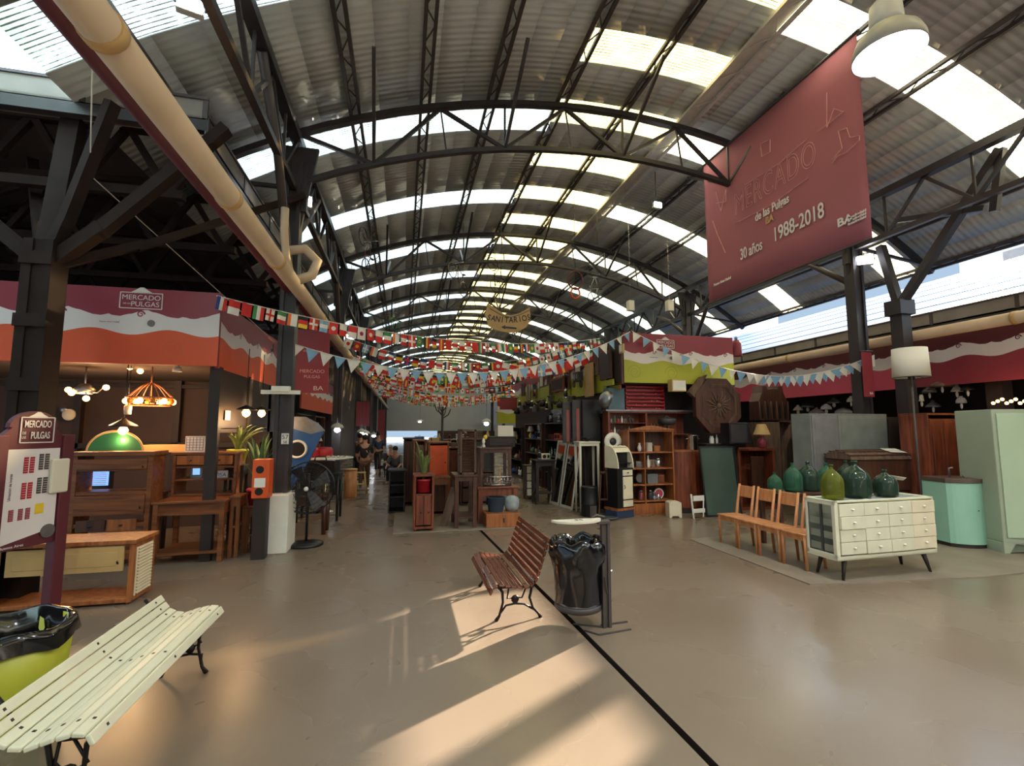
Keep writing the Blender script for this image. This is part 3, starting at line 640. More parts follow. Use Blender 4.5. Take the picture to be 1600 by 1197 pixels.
# wire chandelier
c = AY(235,622,6.7); r = thing('chandelier', 'wide amber glass and wire chandelier glowing over the wooden furniture', 'lamp', c); a = MB()
for k in range(16):
    an = 2*PI*k/16; d = Vector((math.cos(an),math.sin(an),0)); a.tube([d*.03+Vector((0,0,.19)),d*.12+Vector((0,0,.13)),d*.24,d*.22+Vector((0,0,-.09))],.006,4)
a.tube([(.24*math.cos(2*PI*k/24),.24*math.sin(2*PI*k/24),0) for k in range(24)],.009,5,closed=True); a.tube([(.21*math.cos(2*PI*k/24),.21*math.sin(2*PI*k/24),-.09) for k in range(24)],.008,5,closed=True)
a.tube([(0,0,.18),(0,0,2.32-c.z)],.008,5); a.build('wire_frame', M['woodo'], r)
for k in range(12): an = 2*PI*k/12; b_ = MB(); b_.sph((.235*math.cos(an),.235*math.sin(an),-.045),.035,8,6,sc=(1,1,1)); b_.build('amber_glass', M['bulb'] if k%2 else mat('amber_glass',(226,140,50),.2), r)
ld = bpy.data.lights.new('lamp_light','POINT'); ld.energy = 18; ld.color = (1,.6,.28); ld.shadow_soft_size = .15; lo = bpy.data.objects.new('lamp_light', ld); COL.objects.link(lo); lo.parent = r; lo.location = (0,0,-.2)
pendant('dark cone pendant with a glowing pear bulb over the dresser', AY(193,667,6.6), .15, .11, 2.32, power=5)
pendant('dark cone pendant with glowing bulb, left of the pair beside the column', AX(385,640,-2.0), .12, .06, 2.6, power=4)
pendant('dark cone pendant with glowing bulb, right of the pair beside the column', AX(409,641,-1.95), .12, .06, 2.6, power=4)
pendant('small white metal pendant under the orange banner, unlit', AY(277,581,6.5), .05, .08, 2.32, 'white', 'dome', rb=0)
# hanging bottle, plates on the wall
p = AY(200,637,6.6); t_ = thing('hanging_lantern', 'small pale glass lantern hanging left of the wire chandelier', 'lantern', p); a = MB(); a.lathe([(.035,-.08),(.04,.02),(.015,.04),(.015,.06)],n=12); a.build('glass', M['shade'], t_); a = MB(); a.tube([(0,0,.06),(0,0,2.32-p.z)],.004,4); a.build('cord', M['black'], t_)
for (x,y,rr_,m_,lb) in [(108,648,.09,'shade','pale round plate on the dark back wall behind the map board'),(100,640,.05,'alu','small metal disc beside the pale round plate')]:
    p = AY(x,y,8.4); o = MB().lathe([(.001,0),(rr_,0),(rr_*.9,.02),(.001,.02)],n=20,M=Matrix.Rotation(PI/2,3,'X').to_4x4()).build('wall_plate', M[m_]); o.location = p; tag(o, lb, 'plate')
# ---- dresser with open hutch and blue monitor behind
x0,x1,z0,z1 = Fx(100,705,240,868,6.35)
cabinet('dresser', 'tall brown wooden dresser with an open gap showing the blue monitor', 'dresser', x0, x1, 6.35, .3, 0, z1, M['woodx'], shelves=(.02,.3,.62,.86), cells=[('door',0,1,.4,.60),('door',0,1,.86,.97),('drawer',.48,.9,.24,.36,M['woodo']),('drawer',.05,.46,.24,.36,M['woodd'])], legs=.08, back=False, th=.05, top=.03)
p = AY(140,746,6.8); r = thing('computer_monitor', 'monitor glowing blue with a spreadsheet, behind the gap in the dresser', 'monitor', (p.x,6.8,p.z-.2)); a = MB(); a.box(-.24,.24,0,.03,.05,.35); a.box(-.12,.12,0,.15,-.02,0); a.box(-.03,.03,.03,.06,0,.2); a.build('case', M['black'], r)
a = MB(); a.box(-.2,.2,-.004,0,.1,.28); q = a.build('screen', M['screen'], r)
a = MB()
for k in range(7): a.box(-.18,.18,-.006,-.004,.115+k*.022,.122+k*.022)
a.build('screen_rows', M['vwhite'], q)
table('desk', 'dark office desk behind the dresser carrying the monitor', 'desk', (p.x+.1,7.0,0), 1.2, .5, p.z-.22, M['woodd'])
# cupboard with two drawers over open shelf standing on an open-framed table
x0,x1,z0,z1 = Fx(268,706,372,780,6.75)
tb0,tb1,_,zt_ = Fx(228,782,352,885,6.3)
table('open_framed_table', 'long brown open-framed table with low slatted shelf, right of the dresser', 'table', ((tb0+tb1)/2,6.62,0), tb1-tb0, .62, zt_, M['woodx'], shelf=.1, leg=.05, taper=1, apron=.13)
cabinet('hutch_cupboard', 'small brown hutch with two drawers above an open shelf, on the open-framed table', 'cupboard', x0, x1, 6.72, .35, zt_+.002, z1, M['woodx'], shelves=(.36,.68), cells=[('drawer',.02,.49,.74,.98,M['woodo']),('drawer',.51,.98,.74,.98,M['woodo'])], back=False, th=.03)
for (xa,xb,m_,lb,h_) in [(296,316,'alu','small silver monitor with blue screen inside the hutch',.2),(332,356,'vwhite','white card reader sign on the hutch shelf',.1)]:
    u0,u1,_,_ = Fx(xa,740,xb,760,6.85); zz = zt_+.36*(z1-zt_)+.012
    r = thing('small_monitor' if h_>.15 else 'counter_sign', lb, 'monitor' if h_>.15 else 'sign', ((u0+u1)/2,6.85,zz)); a = MB(); a.box(-(u1-u0)/2,(u1-u0)/2,0,.03,0,h_); a.build('case', M[m_], r, bevel=.004)
    if h_>.15: a = MB(); a.box(-(u1-u0)/2*.6,(u1-u0)/2*.6,-.003,0,.05,.13); a.build('screen', M['screen'], r)
    else: text('VISA', .07, plane_m((0,-.002,.04),(1,0,0)), M['blue'], r)
# things on top of the dresser/hutch
zz = AY(170,706,6.5).z
p = AY(176,700,6.55); r = thing('round_mirror_frame', 'green round board with a brass rim standing on the dresser', 'board', (p.x,6.6,zz)); a = MB(); a.prism([(.29*math.cos(PI*k/20),.24*math.sin(PI*k/20)) for k in range(21)],0,.015); a.build('board', M['green'], r); a = MB(); a.tube([(.29*math.cos(PI*k/20),0,.24*math.sin(PI*k/20)) for k in range(21)],.012,6); a.build('rim', M['tan'], r)
p = AY(290,706,6.8); r = thing('tile_calendar', 'white calendar grid board standing on the hutch', 'calendar', (p.x+.1,6.8,z1)); a = MB(); a.box(-.11,.11,0,.02,0,.2); a.build('board', M['vwhite'], r); a = MB()
for k in range(6): a.box(-.1,.1,-.003,0,.02+k*.033,.025+k*.033); a.box(-.1+k*.038,-.095+k*.038,-.003,0,.02,.19)
a.build('grid_lines', M['grey'], r)
u0,u1,_,_ = Fx(219,695,287,706,6.7); r = thing('wicker_tray', 'long pale wicker tray lying beside the white calendar', 'tray', ((u0+u1)/2,6.95,z1)); a = MB(); a.box(-.3,.3,-.12,.12,0,.02); a.box(-.3,.3,-.12,-.1,.02,.09); a.box(-.3,.3,.1,.12,.02,.09); a.box(-.3,-.28,-.1,.1,.02,.09); a.box(.28,.3,-.1,.1,.02,.09); a.build('tray', M['tan'], r)
# narrow stand right of the open-framed table, low bench further
x0,x1,_,zt2 = Fx(352,775,376,866,6.45); table('plant_stand', 'narrow brown stand at the right end of the open-framed table', 'stand', ((x0+x1)/2,6.62,0), x1-x0, .3, zt2, M['wood'], leg=.04, taper=1, shelf=.35)
x0,x1,_,zt3 = Fx(378,790,412,858,6.7); table('plant_table', 'small brown side table carrying the red flower pot', 'table', ((x0+x1)/2,6.85,0), x1-x0, .32, zt3, M['wood'], leg=.045, taper=1, shelf=.2)
plant('potted_plant', 'tall spiky green plant in a red pot beside the white column base', ((x0+x1)/2,6.85,zt3), M['red'], 16, .9, .22, (.1,.13,.2), .025, 'leaf', seed=3)
p = AY(397,735,6.6); plant('potted_plant', 'drooping green plant in a lime pot above the red pot', (p.x-.32,7.0,p.z+.05), M['vgreen'], 14, .45, .3, (.08,.12,.2), .025, 'leaf2', seed=5)
table('plant_pedestal', 'tall thin dark pedestal holding the lime pot', 'stand', (p.x-.32,7.0,0), .24, .24, p.z+.05, M['dark'], leg=.03, taper=1)
# orange cabinet with holes
x0,x1,z0,z1 = Fx(402,716,430,770,6.55); r = thing('orange_cabinet', 'orange painted metal box with round holes beside the column', 'box', ((x0+x1)/2,6.3,0)); a = MB(); w_ = (x1-x0)/2; a.box(-w_,w_,0,.2,.72,z1); a.build('casing', M['orange'], r, bevel=.006)
a = MB(); a.lathe([(.001,0),(.045,0),(.045,.004),(.001,.004)],(-w_*.1,-.002,z1-.12),16,M=Matrix.Rotation(PI/2,3,'X').to_4x4()); a.lathe([(.001,0),(.045,0),(.045,.004),(.001,.004)],(-w_*.1,-.002,.8),16,M=Matrix.Rotation(PI/2,3,'X').to_4x4()); a.build('round_hole', M['black'], r)
a = MB(); a.box(-w_*.7,w_*.6,-.003,0,z1-.33,z1-.22); a.build('paper_label', M['white'], r); a = MB(); a.box(-w_*.8,w_*.8,.03,.17,0,.72); a.build('pedestal', M['dark'], r)
# column base, sign, blue board, fan, stand
r = thing('column_base_box', 'white boxed plinth around the foot of the first left column', 'plinth', (-1.55,6.72,0)); a = MB(); a.box(-.24,.16,-.16,.32,0,.72); a.build('box', M['white'], r, bevel=.01)
r = thing('number_sign', 'small white numbered sign fixed on the first left column', 'sign', (-1.5,6.73,1.42)); a = MB(); a.box(-.045,.045,-.004,.0,-.07,.07); a.build('plate', M['white'], r); text('57', .08, plane_m((0,-.006,.02),(1,0,0)), M['black'], r); text('58', .05, plane_m((0,-.006,-.045),(1,0,0)), M['black'], r)
r = thing('junction_box', 'white junction box with cables above the sign on the first left column', 'electrical box', (-1.55,6.70,2.0)); a = MB(); a.box(-.25,.22,-.05,.0,0,.05); a.box(-.12,.1,-.08,0,.03,.1); a.build('box', M['white'], r)
r = thing('porthole_board', 'blue and white board with a porthole, curved like a whale, behind the column', 'signboard', (AY(464,720,7.6).x,7.6,.56)); r.scale = (.88,1,.86); a = MB()
pts = [(-.38,.25),(-.1,.02),(.02,.3),(.2,.62),(.36,1.0),(.42,1.12),(.3,1.25),(.1,1.36),(-.15,1.36),(-.38,1.22)]
a.prism(pts,0,.06); a.build('board', M['blue'], r, bevel=.01); a = MB(); a.prism([(.42,1.12),(.3,1.25),(.1,1.36),(-.15,1.36),(-.38,1.22),(-.38,1.12),(-.1,1.16),(.2,1.06)],-.004,.0); a.build('grey_top', M['alu'], r)
a = MB(); a.tube([(.0+.14*math.cos(2*PI*k/24),-.01,.8+.14*math.sin(2*PI*k/24)) for k in range(24)],.022,6,closed=True); q = a.build('porthole_ring', M['white'], r); a = MB(); a.lathe([(.001,0),(.13,0),(.13,.004),(.001,.004)],(0,-.008,.8),20,M=Matrix.Rotation(PI/2,3,'X').to_4x4()); a.build('porthole_glass', M['black'], q)
table('low_dark_table', 'low dark table holding up the blue porthole board', 'table', (AY(470,720,7.6).x,7.75,0), .8, .4, .56, M['woodd'])
# fan
p = G(478,852); r = thing('pedestal_fan', 'large black pedestal fan standing in front of the blue board', 'fan', (p.x,p.y,0)); a = MB(); a.lathe([(.001,.0),(.22,.0),(.22,.03),(.1,.05),(.03,.06)],n=28,caps=False); a.build('base', M['black'], r); a = MB(); a.tube([(0,0,.05),(0,0,.95)],.018,8); a.build('pole', M['black'], r)
FZ = AY(478,762,p.y).z; RR = .34; a = MB()
for yy in (-.14,.04):
    for k in range(1,7): rr_ = RR*k/6; a.tube([(rr_*math.cos(2*PI*i/28),yy*(1 if k<5 else (.8 if k<6 else .3)),FZ+rr_*math.sin(2*PI*i/28)) for i in range(28)],.0035 if k<6 else .009,4,closed=True)
    for k in range(28): an = 2*PI*k/28; a.tube([(.04*math.cos(an),yy,FZ+.04*math.sin(an)),(RR*.8*math.cos(an),yy,FZ+RR*.8*math.sin(an)),(RR*math.cos(an),yy*.3,FZ+RR*math.sin(an))],.0025,3)
a.build('cage', M['black'], r); a = MB()
for k in range(4):
    an = 2*PI*k/4+.4; d = Vector((math.cos(an),0,math.sin(an))); e_ = Vector((-math.sin(an),0,math.cos(an))); c_ = Vector((0,-.05,FZ))
    a.add([c_+d*.05-e_*.03,c_+d*.05+e_*.03+Vector((0,.03,0)),c_+d*.3+e_*.13+Vector((0,.05,0)),c_+d*.3-e_*.04-Vector((0,.02,0))],[(0,1,2,3)])
a.build('blade', M['steel'], r, solid=.003); a = MB(); a.sph((0,-.15,FZ),.03,12,8); a.build('hub_cap', M['white'], r); a = MB(); a.cyl((0,.0,FZ),(0,.18,FZ),.075); a.build('motor', M['black'], r)
p = G(420,858); r = thing('metal_stand', 'thin metal stand with a small dish leaning by the white column base', 'stand', (p.x,p.y-.25,0)); a = MB(); a.tube([(0,0,0),(0,0,.33)],.009,6); a.build('pole', M['alu'], r); a = MB(); a.lathe([(.001,.325),(.05,.33),(.055,.345),(.001,.34)],n=16); a.build('dish', M['alu'], r); a = MB(); a.lathe([(.001,0),(.08,0),(.075,.012),(.001,.015)],n=16); a.build('foot', M['alu'], r)
# ---- bar counter with cream panels and louvres
A_ = G(232,950); zt4 = AY(232,846,A_.y).z
bcnt = cabinet('bar_counter', 'wooden counter with cream panel and white louvred ends, behind the white bench', 'counter', A_.x-1.4, A_.x-.20, A_.y+.12, .38, 0, zt4, M['woodo'], shelves=(), cells=[('door',.2,.97,.5,.97,M['tan']),('louver',0,.16,.02,.97,M['cream'])], legs=.02, th=.035, top=.03, back=False)
a = MB(); hx = .6; a.box(hx,hx+.006,.05,.07,.06,zt4-.08); a.box(hx,hx+.006,.31,.33,.06,zt4-.08); z = .07
while z < zt4-.1: a.cb((hx+.006,.19,z+.012),(.03,.24,.006),(0,.6,0)); z += .028
a.build('side_louvre', M['cream'], bcnt)
# ---- map board on two posts
BR_ = Vector((AY(99,800,4.84).x,4.84)); BLf = Vector((AY(-14,800,4.36).x,4.36)); dd = (BR_-BLf); Wb = dd.length; fb = Wb/.72
r = thing('map_board', 'maroon information board with arched top and white floor map, at the left edge', 'information board', (BLf.x,BLf.y,0), math.atan2(dd.y,dd.x)); hb = 1.62; a = MB()
pts = [(.02,.62),(Wb-.06,.62),(Wb-.06,1.5),(Wb-.12,1.56)]+[(Wb/2-.02+.25*fb*math.cos(PI*k/12),1.56+.13*math.sin(PI*k/12)) for k in range(0,13)]+[(.08,1.56),(.02,1.5)]
a.prism(pts,0,.04); a.build('panel', M['maroon_d'], r, bevel=.004)
for xx in (-.03,Wb-.06): a = MB(); a.box(xx,xx+.09,-.02,.07,0,1.5); a.build('post', M['maroon_d'], r, bevel=.006)
a = MB(); a.prism([(.04,.66),(Wb-.07,.74),(Wb-.075,1.39),(.05,1.39)],-.006,0); q = a.build('map_sheet', M['vwhite'], r)
def blk(x, z, w_, h_, k, rows=7):
    x *= fb; w_ *= fb; a = MB(); a.box(x,x+w_*.12,-.008,-.006,z,z+h_*.97)
    for i in range(rows): a.box(x,x+w_,-.009,-.006,z+h_*i/rows,z+h_*(i+.8)/rows)
    a.build('map_block', [M['red'], M['steel2'], M['maroon'], M['yellow']][k], q)
for (x,z,k) in [(.25,1.2,0),(.31,1.2,0),(.40,1.22,1),(.46,1.22,1),(.25,1.0,0),(.31,1.0,0),(.40,1.03,1),(.46,1.03,1),(.15,.84,2),(.24,.84,2),(.31,.84,2)]: blk(x,z,.045,.13 if z>.9 else .09,k)
a = MB(); a.box(.40*fb,.49*fb,-.009,-.006,.87,.95); a.build('map_block', M['yellow'], q)
text('Ubicacion de locales', .025, plane_m((.1,-.009,1.1),(0,0,1),(-1,0,0)), M['grey'], q)
a = MB(); cx_ = Wb/2-.0
for s_ in [((-.12,1.44),(.12,1.44)),((.12,1.44),(.12,1.64)),((.12,1.64),(-.12,1.64)),((-.12,1.64),(-.12,1.44))]: a.bar((cx_+s_[0][0],-.005,s_[0][1]),(cx_+s_[1][0],-.005,s_[1][1]),.008,.004,(0,1,0))
a.prism([(cx_-.07,1.645),(cx_-.035,1.665),(cx_-.01,1.685),(cx_+.01,1.685),(cx_+.035,1.665),(cx_+.07,1.645)],-.006,-.001); a.build('logo_frame', M['vwhite'], r)
text('MERCADO', .078, plane_m((cx_,-.006,1.585),(1,0,0)), M['vwhite'], r, ext=.001, sx=.52, bold=.001); text('PULGAS', .078, plane_m((cx_+.022,-.006,1.495),(1,0,0)), M['vwhite'], r, ext=.001, sx=.5, bold=.001); text('DE', .03, plane_m((cx_-.095,-.006,1.515),(1,0,0)), M['vwhite'], r, ext=.001, sx=.7); text('LAS', .03, plane_m((cx_-.095,-.006,1.48),(1,0,0)), M['vwhite'], r, ext=.001, sx=.6)
a = MB(); a.box(Wb-.15,Wb-.01,-.04,-.01,1.02,1.3); a.build('leaflet_holder', M['shade'], r, bevel=.012); a = MB(); a.lathe([(.001,0),(.055,0),(.055,.004),(.001,.004)],(Wb-.12,-.01,.72),20,M=Matrix.Rotation(PI/2,3,'X').to_4x4()); a.build('round_seal', M['alu'], r)
text('BA Buenos Aires', .03, plane_m((Wb*.25,-.004,.645),(1,0,0)), M['vwhite'], r, ext=.001)
# pale chair back at the frame edge
p = G(5,1000); r = thing('pink_chair', 'pale pink rounded chair back cut by the left edge of the view', 'chair', (-2.75,3.62,0)); a = MB(); a.prism([(-.2,.45),(.2,.45)]+[(.2*math.cos(PI*k/10),.62+.12*math.sin(PI*k/10)) for k in range(11)],.0,.03); a.build('backrest', M['shade'], r, bevel=.012); a = MB(); a.box(-.19,.19,-.36,.0,.42,.46); a.build('seat', M['shade'], r, bevel=.012)
for sx in (-1,1):
    for yy in (-.33,-.02): a = MB(); a.tube([(sx*.17,yy,0),(sx*.16,yy,.43)],.014,6); a.build('leg', M['alu'], r)
# ---- lime bin with black liner
bc = Vector((-2.03,3.2)); r = thing('lime_bin', 'lime green litter bin with black liner, behind the white bench', 'litter bin', (bc.x,bc.y,0)); a = MB()
zt5 = AY(100,985,3.1).z
a.lathe([(.2,.0),(.235,.2),(.255,zt5),(.24,zt5),(.21,.1)],n=32,caps=False); a.build('drum', M['vgreen'], r)
a = MB(); b0 = len(a.v)
prof = [(.1,.1),(.2,zt5-.25),(.225,zt5-.1),(.235,zt5+.02),(.262,zt5+.025),(.268,zt5-.02),(.27,zt5-.08)]
for (rr_,z) in prof:
    for k in range(40): an = 2*PI*k/40; w_ = 1+.035*math.sin(an*7+z*40)+.02*math.sin(an*13); a.v.append(Vector((rr_*w_*math.cos(an),rr_*w_*math.sin(an),z+.012*math.sin(an*5))))
for i in range(len(prof)-1):
    for k in range(40): a.f.append([i*40+k,i*40+(k+1)%40,(i+1)*40+(k+1)%40,(i+1)*40+k]); a.mi.append(0); a.sm.append(True)
a.build('black_liner', M['bag'], r)
# ---- benches
def bench(name, lab, loc, rz, Lb, ms, mi, rows, t=.026, gap=.012, legs=True, wid=.062, ends=(.12,), bolts=False):
    """rows: profile polyline (y,z) slats laid along local x"""
    r = thing(name, lab, 'bench', loc, rz)
    # arc-length sampling of the profile
    P = [Vector((0,y,z)) for y,z in rows]; seg = [(q-p).length for p,q in zip(P,P[1:])]; T_ = sum(seg); s_ = wid/2; 
    while s_ < T_-wid*.3:
        u = s_; i = 0
        while i < len(seg)-1 and u > seg[i]: u -= seg[i]; i += 1
        d = (P[i+1]-P[i]).normalized(); c_ = P[i]+d*u; nrm = Vector((0,-d.z,d.y)); a = MB()
        Mx = Matrix((Vector((1,0,0)), d, nrm)).transposed().to_4x4(); Mx.translation = c_
        a.box(-Lb/2,Lb/2,-wid/2,wid/2,-t/2,t/2,Mx)
        q = a.build('slat', ms, r, bevel=.006)
        if bolts:
            for xx in (-Lb/2+ends[0],0,Lb/2-ends[0]): b_ = MB(); b_.box(xx-.006,xx+.006,-.006,.006,t/2,t/2+.002,Mx); b_.build('bolt', M['dark'], q)
        s_ += wid+gap
    return r
# ---- white slatted bench at the left, back edge away from the aisle
def iron_frame(a, x, yf, zf, yr, zr, yt, zt_, s=1.0):
    a.tube([(x,yf,zf),(x,yf+.045*s,zf-.06*s),(x,yf+.05*s,zf*.5),(x,yf+.02*s,.04),(x,yf-.01,0)],[.014*s,.013*s,.011*s,.012*s,.018*s],6)
    a.tube([(x,yr,zr),(x,yr-.03*s,zr*.6),(x,yr-.0*s,zr*.3),(x,yr+.05*s,.03),(x,yr+.07*s,0)],[.013*s,.012*s,.011*s,.012*s,.018*s],6)
    m_ = (yf+yr)/2
    a.tube([(x,yf+.03*s,.06),(x,m_-.08*s,.115),(x,m_,.125),(x,m_+.08*s,.115),(x,yr+.02*s,.06)],.009*s,6)
    a.tube([(x,yf+.1*s,zf-.02),(x,m_-.07*s,zf*.6),(x,m_-.03*s,.17),(x,m_,.14)],.008*s,5); a.tube([(x,yr-.06*s,zr-.02),(x,m_+.06*s,zr*.62),(x,m_+.03*s,.17),(x,m_,.14)],.008*s,5)
    a.lathe([(.001,-.012),(.03*s,-.008),(.036*s,0),(.03*s,.008),(.001,.012)],(x,m_,.16),10,M=Matrix.Rotation(PI/2,3,'Y').to_4x4())
    a.tube([(x,yf-.0,zf-.02),(x,yf+.12,zf-.025),(x,yr,zr-.025),(x,(yr+yt)/2+.02,(zr+zt_)/2-.03),(x,yt+.015,zt_)],.011*s,6)
far = [(349,957),(344,948),(331,947),(310,952),(292,958),(279,957),(266,952),(259,943),(252,933),(246,922)]
YW = 3.66; PP = [AY(x,y,YW) for x,y in far]; X0_ = PP[0].x
prof = [(X0_-p.x, p.z) for p in PP]
Lw = 1.38
r = bench('white_bench', 'cream white slatted bench with iron legs at the lower left', (X0_, YW-Lw/2, 0), PI/2, Lw, M['ivory'], M['iron'], prof, t=.02, gap=.005, wid=.047, bolts=True, ends=(.1,))
zf_ = prof[0][1]; yr_ = prof[4][0]
for k, x in enumerate((Lw/2-.12, -Lw/2+.14)):
    a = MB(); iron_frame(a, x, .05, zf_-.01, yr_+.02, prof[5][1]-.02, prof[-1][0], prof[-1][1]-.02, .9); a.build('iron_leg_frame', M['iron'], r)
# ---- red slatted bench
prof = [(-.035,.235),(-.01,.285),(.04,.305),(.12,.29),(.22,.272),(.30,.278),(.345,.32),(.375,.39),(.40,.47),(.43,.56),(.465,.665)]
r = bench('red_bench', 'varnished red-brown slatted bench with curled iron legs beside the black bin', (.735, 4.36, 0), -PI/2, 1.06, M['bench'], M['iron'], prof, t=.016, gap=.011, wid=.042, bolts=True, ends=(.08,))
for x in (-.43,.43): a = MB(); iron_frame(a, x, .04, .28, .34, .27, .45, .62, .95); a.build('iron_leg_frame', M['iron'], r)
# ---- bin on post
p = G(948,980); r = thing('litter_bin', 'black bag lined litter bin on a grey post stand beside the red bench', 'litter bin', (p.x,p.y,0)); a = MB()
a.box(-.035,-.012,-.02,.02,.0,.8); a.box(.012,.035,-.02,.02,0,.8); a.box(-.012,.012,-.008,.008,0,.8); a.build('post', M['steel2'], r)
a = MB(); a.bar((-.035,-.0,.006),(-.24,.1,.006),.012,.01); a.bar((-.035,.03,.006),(.2,.05,.006),.014,.01); a.bar((-.12,-.13,.006),(.16,-.09,.006),.014,.01); a.bar((-.2,-.03,.006),(-.12,-.13,.006),.01,.01); a.build('floor_bracket', M['steel2'], r)
cx_, cy_ = -.19, .12
a = MB(); a.lathe([(.17,.12),(.19,.13),(.19,.17),(.183,.172)],(cx_,cy_,0),32); a.build('base_ring', M['steel2'], r)
a = MB(); a.lathe([(.178,.17),(.182,.64)],(cx_,cy_,0),32,caps=False); a.build('drum', M['alu'], r)
a = MB(); a.bar((cx_+.17,cy_-.02,.19),(0,.0,.19),.03,.05); a.bar((cx_+.17,cy_-.02,.55),(0,.0,.55),.03,.04); a.bar((.0,-.02,.26),(-.03,-.045,.4),.01); a.build('arm_bracket', M['steel2'], r)
a = MB(); prof = [(.12,.30),(.14,.5),(.165,.63),(.18,.665),(.205,.66),(.222,.62),(.226,.56),(.212,.50),(.196,.47),(.192,.40),(.19,.3),(.19,.2),(.188,.185)]
rd = random.Random(5)
for i,(rr_,z) in enumerate(prof):
    for k in range(64):
        an = 2*PI*k/64; w_ = 1+(.05*math.sin(an*5+i*.9)+.03*math.sin(an*11-i*1.3)+.02*math.sin(an*23+i))*(.9 if 3<=i<=8 else .4)
        a.v.append(Vector((cx_+rr_*w_*math.cos(an),cy_+rr_*w_*math.sin(an),z+(.014*math.sin(an*7+1)+.01*math.sin(an*3) if 2<=i<=7 else .004*math.sin(an*9)))))
for i in range(len(prof)-1):
    for k in range(64): a.f.append([i*64+k,i*64+(k+1)%64,(i+1)*64+(k+1)%64,(i+1)*64+k]); a.mi.append(0); a.sm.append(True)
a.build('black_bag', M['bag'], r)
a = MB(); a.add([Vector((-.235+.205*math.cos(PI*k/24),.03-.14*math.sin(PI*k/24),.82)) for k in range(25)]+[Vector((-.235+.205*math.cos(PI*k/24),.03-.14*math.sin(PI*k/24),.835)) for k in range(25)],[list(range(25))[::-1],list(range(25,50))]+[(k,(k+1)%25,(k+1)%25+25,k+25) for k in range(25)]); q = a.build('ash_tray_lid', M['shade'], r)
text('BA', .05, plane_m((-.23,-.02,.837),(1,0,0),(0,1,0)), M['grey'], q)
a = MB(); a.add([(-.08,-.06,.80),(.035,-.03,.80),(.05,.06,.80),(-.06,.08,.80),(-.08,-.06,.818),(.035,-.03,.818),(.05,.06,.818),(-.06,.08,.818)],[(0,3,2,1),(4,5,6,7),(0,1,5,4),(1,2,6,5),(2,3,7,6),(3,0,4,7)]); a.tube([(-.09,.06,.83),(-.03,.09,.845),(.03,.07,.83)],.012,6); a.build('hinge_plate', M['steel2'], r)
a = MB(); a.sph((.045,0,.42),.013,8,6); a.tube([(-.06,.0,.55),(-.08,-.01,.62),(-.06,.0,.66)],.006,5); a.build('lock_knob', M['chrome'], r)

# ================================================================ CENTRE ISLAND
def fz(x,y,Y): return AY(x,y,Y).z
# narrow cabinet with niche and plant
x0,x1,z0,z1 = Fx(645,741,679,831,7.42)
cabinet('plant_cabinet', 'narrow reddish wooden cabinet with a niche holding the pink flower pot', 'cabinet', x0, x1, 7.44, .34, .012, z1, M['woodr'], shelves=(.63,), cells=[('door',.02,.5,.03,.62,M['woodr']),('door',.5,.98,.03,.62,M['woodr'])], legs=.03, th=.035, top=.01, mback=M['woodd'])
zz = fz(661,770,7.6); plant('potted_plant', 'upright leafy plant in a pink pot inside the niche of the narrow cabinet', ((x0+x1)/2,7.57,.012+(z1)*.66), M['red'], 15, .8, .16, (.1,.115,.2), .035, 'leaf2', seed=9)
# leaning boards
o = MB().box(0,.13,0,.02,0,.62).build('leaning_board', M['oldwood']); p = G(684,816); o.location = (p.x,7.75,.03); o.rotation_euler = (-.15,.3,0); tag(o, 'worn grey plank leaning between the narrow cabinet and the dark table', 'plank')
# table carrying shutter cabinet
x0,x1,z0,z1 = Fx(709,742,743,826,7.5)
table('work_table', 'tall dark wooden table frame carrying the shuttered cabinet', 'table', ((x0+x1)/2+.02,7.8,.012), .38, .6, z1-.012, M['woodd'], leg=.06, taper=1, apron=.07, shelf=.14)
xa,xb,_,zb_ = Fx(719,671,744,742,7.6)
r = thing('shuttered_cabinet', 'upright cabinet with louvred shutter front and glazed side, on the dark table', 'cabinet', (xa+.0,7.58,z1)); w_ = xb-xa; h_ = zb_-z1; a = MB()
for (q0,q1) in ((0,.025),(w_-.03,w_)): a.box(q0,q1,0,.03,0,h_); a.box(q0,q1,.42,.45,0,h_)
a.box(0,w_,0,.45,h_-.03,h_); a.box(0,w_,0,.45,0,.03); a.box(.0,.02,.2,.225,.03,h_); a.box(0,.02,.0,.45,h_*.42,h_*.46); a.box(w_-.02,w_,.03,.42,.03,h_); a.build('frame', M['oldwood'], r)
a = MB(); z = .04
while z < h_-.05: a.cb((w_/2,.012,z),(w_-.05,.03,.007),(.5,0,0)); z += .03
a.box(.02,w_-.02,.0,.02,h_*.78,h_*.82); a.build('louvre_shutter', M['woodd'], r)
a = MB(); a.box(.008,.012,.03,.42,.03,h_-.03); a.build('glass_side', M['glass'], r)
# orange cupboard behind, tall pale cupboards
x0,x1,_,z1 = Fx(669,690,702,700,8.7); cabinet('orange_cupboard', 'glossy orange fronted cupboard between the plant and the shuttered cabinet', 'cupboard', x0,x1,8.7,.4,.012,z1,M['wood'],shelves=(.5,),cells=[('door',0,1,.52,.97,M['orange']),('door',0,1,.03,.5,M['woodd'])],th=.03,top=.02)
x0,x1,_,z1 = Fx(649,687,668,700,8.9); cabinet('tall_cupboard', 'tall pale brown cupboard behind the pink pot plant', 'cupboard', x0-.03,x1-.02,9.0,.4,.012,z1,M['wood'],cells=[('door',.05,.95,.05,.95,M['oldwood'])],th=.03)
x0,x1,_,z1 = Fx(632,684,652,700,9.9); cabinet('dark_wardrobe', 'dark mauve wardrobe at the aisle edge of the island', 'wardrobe', x0-.02,x1-.02,9.9,.5,.012,z1,M['woodd'],cells=[('door',.02,.5,.03,.97),('door',.5,.98,.03,.97)],th=.03)
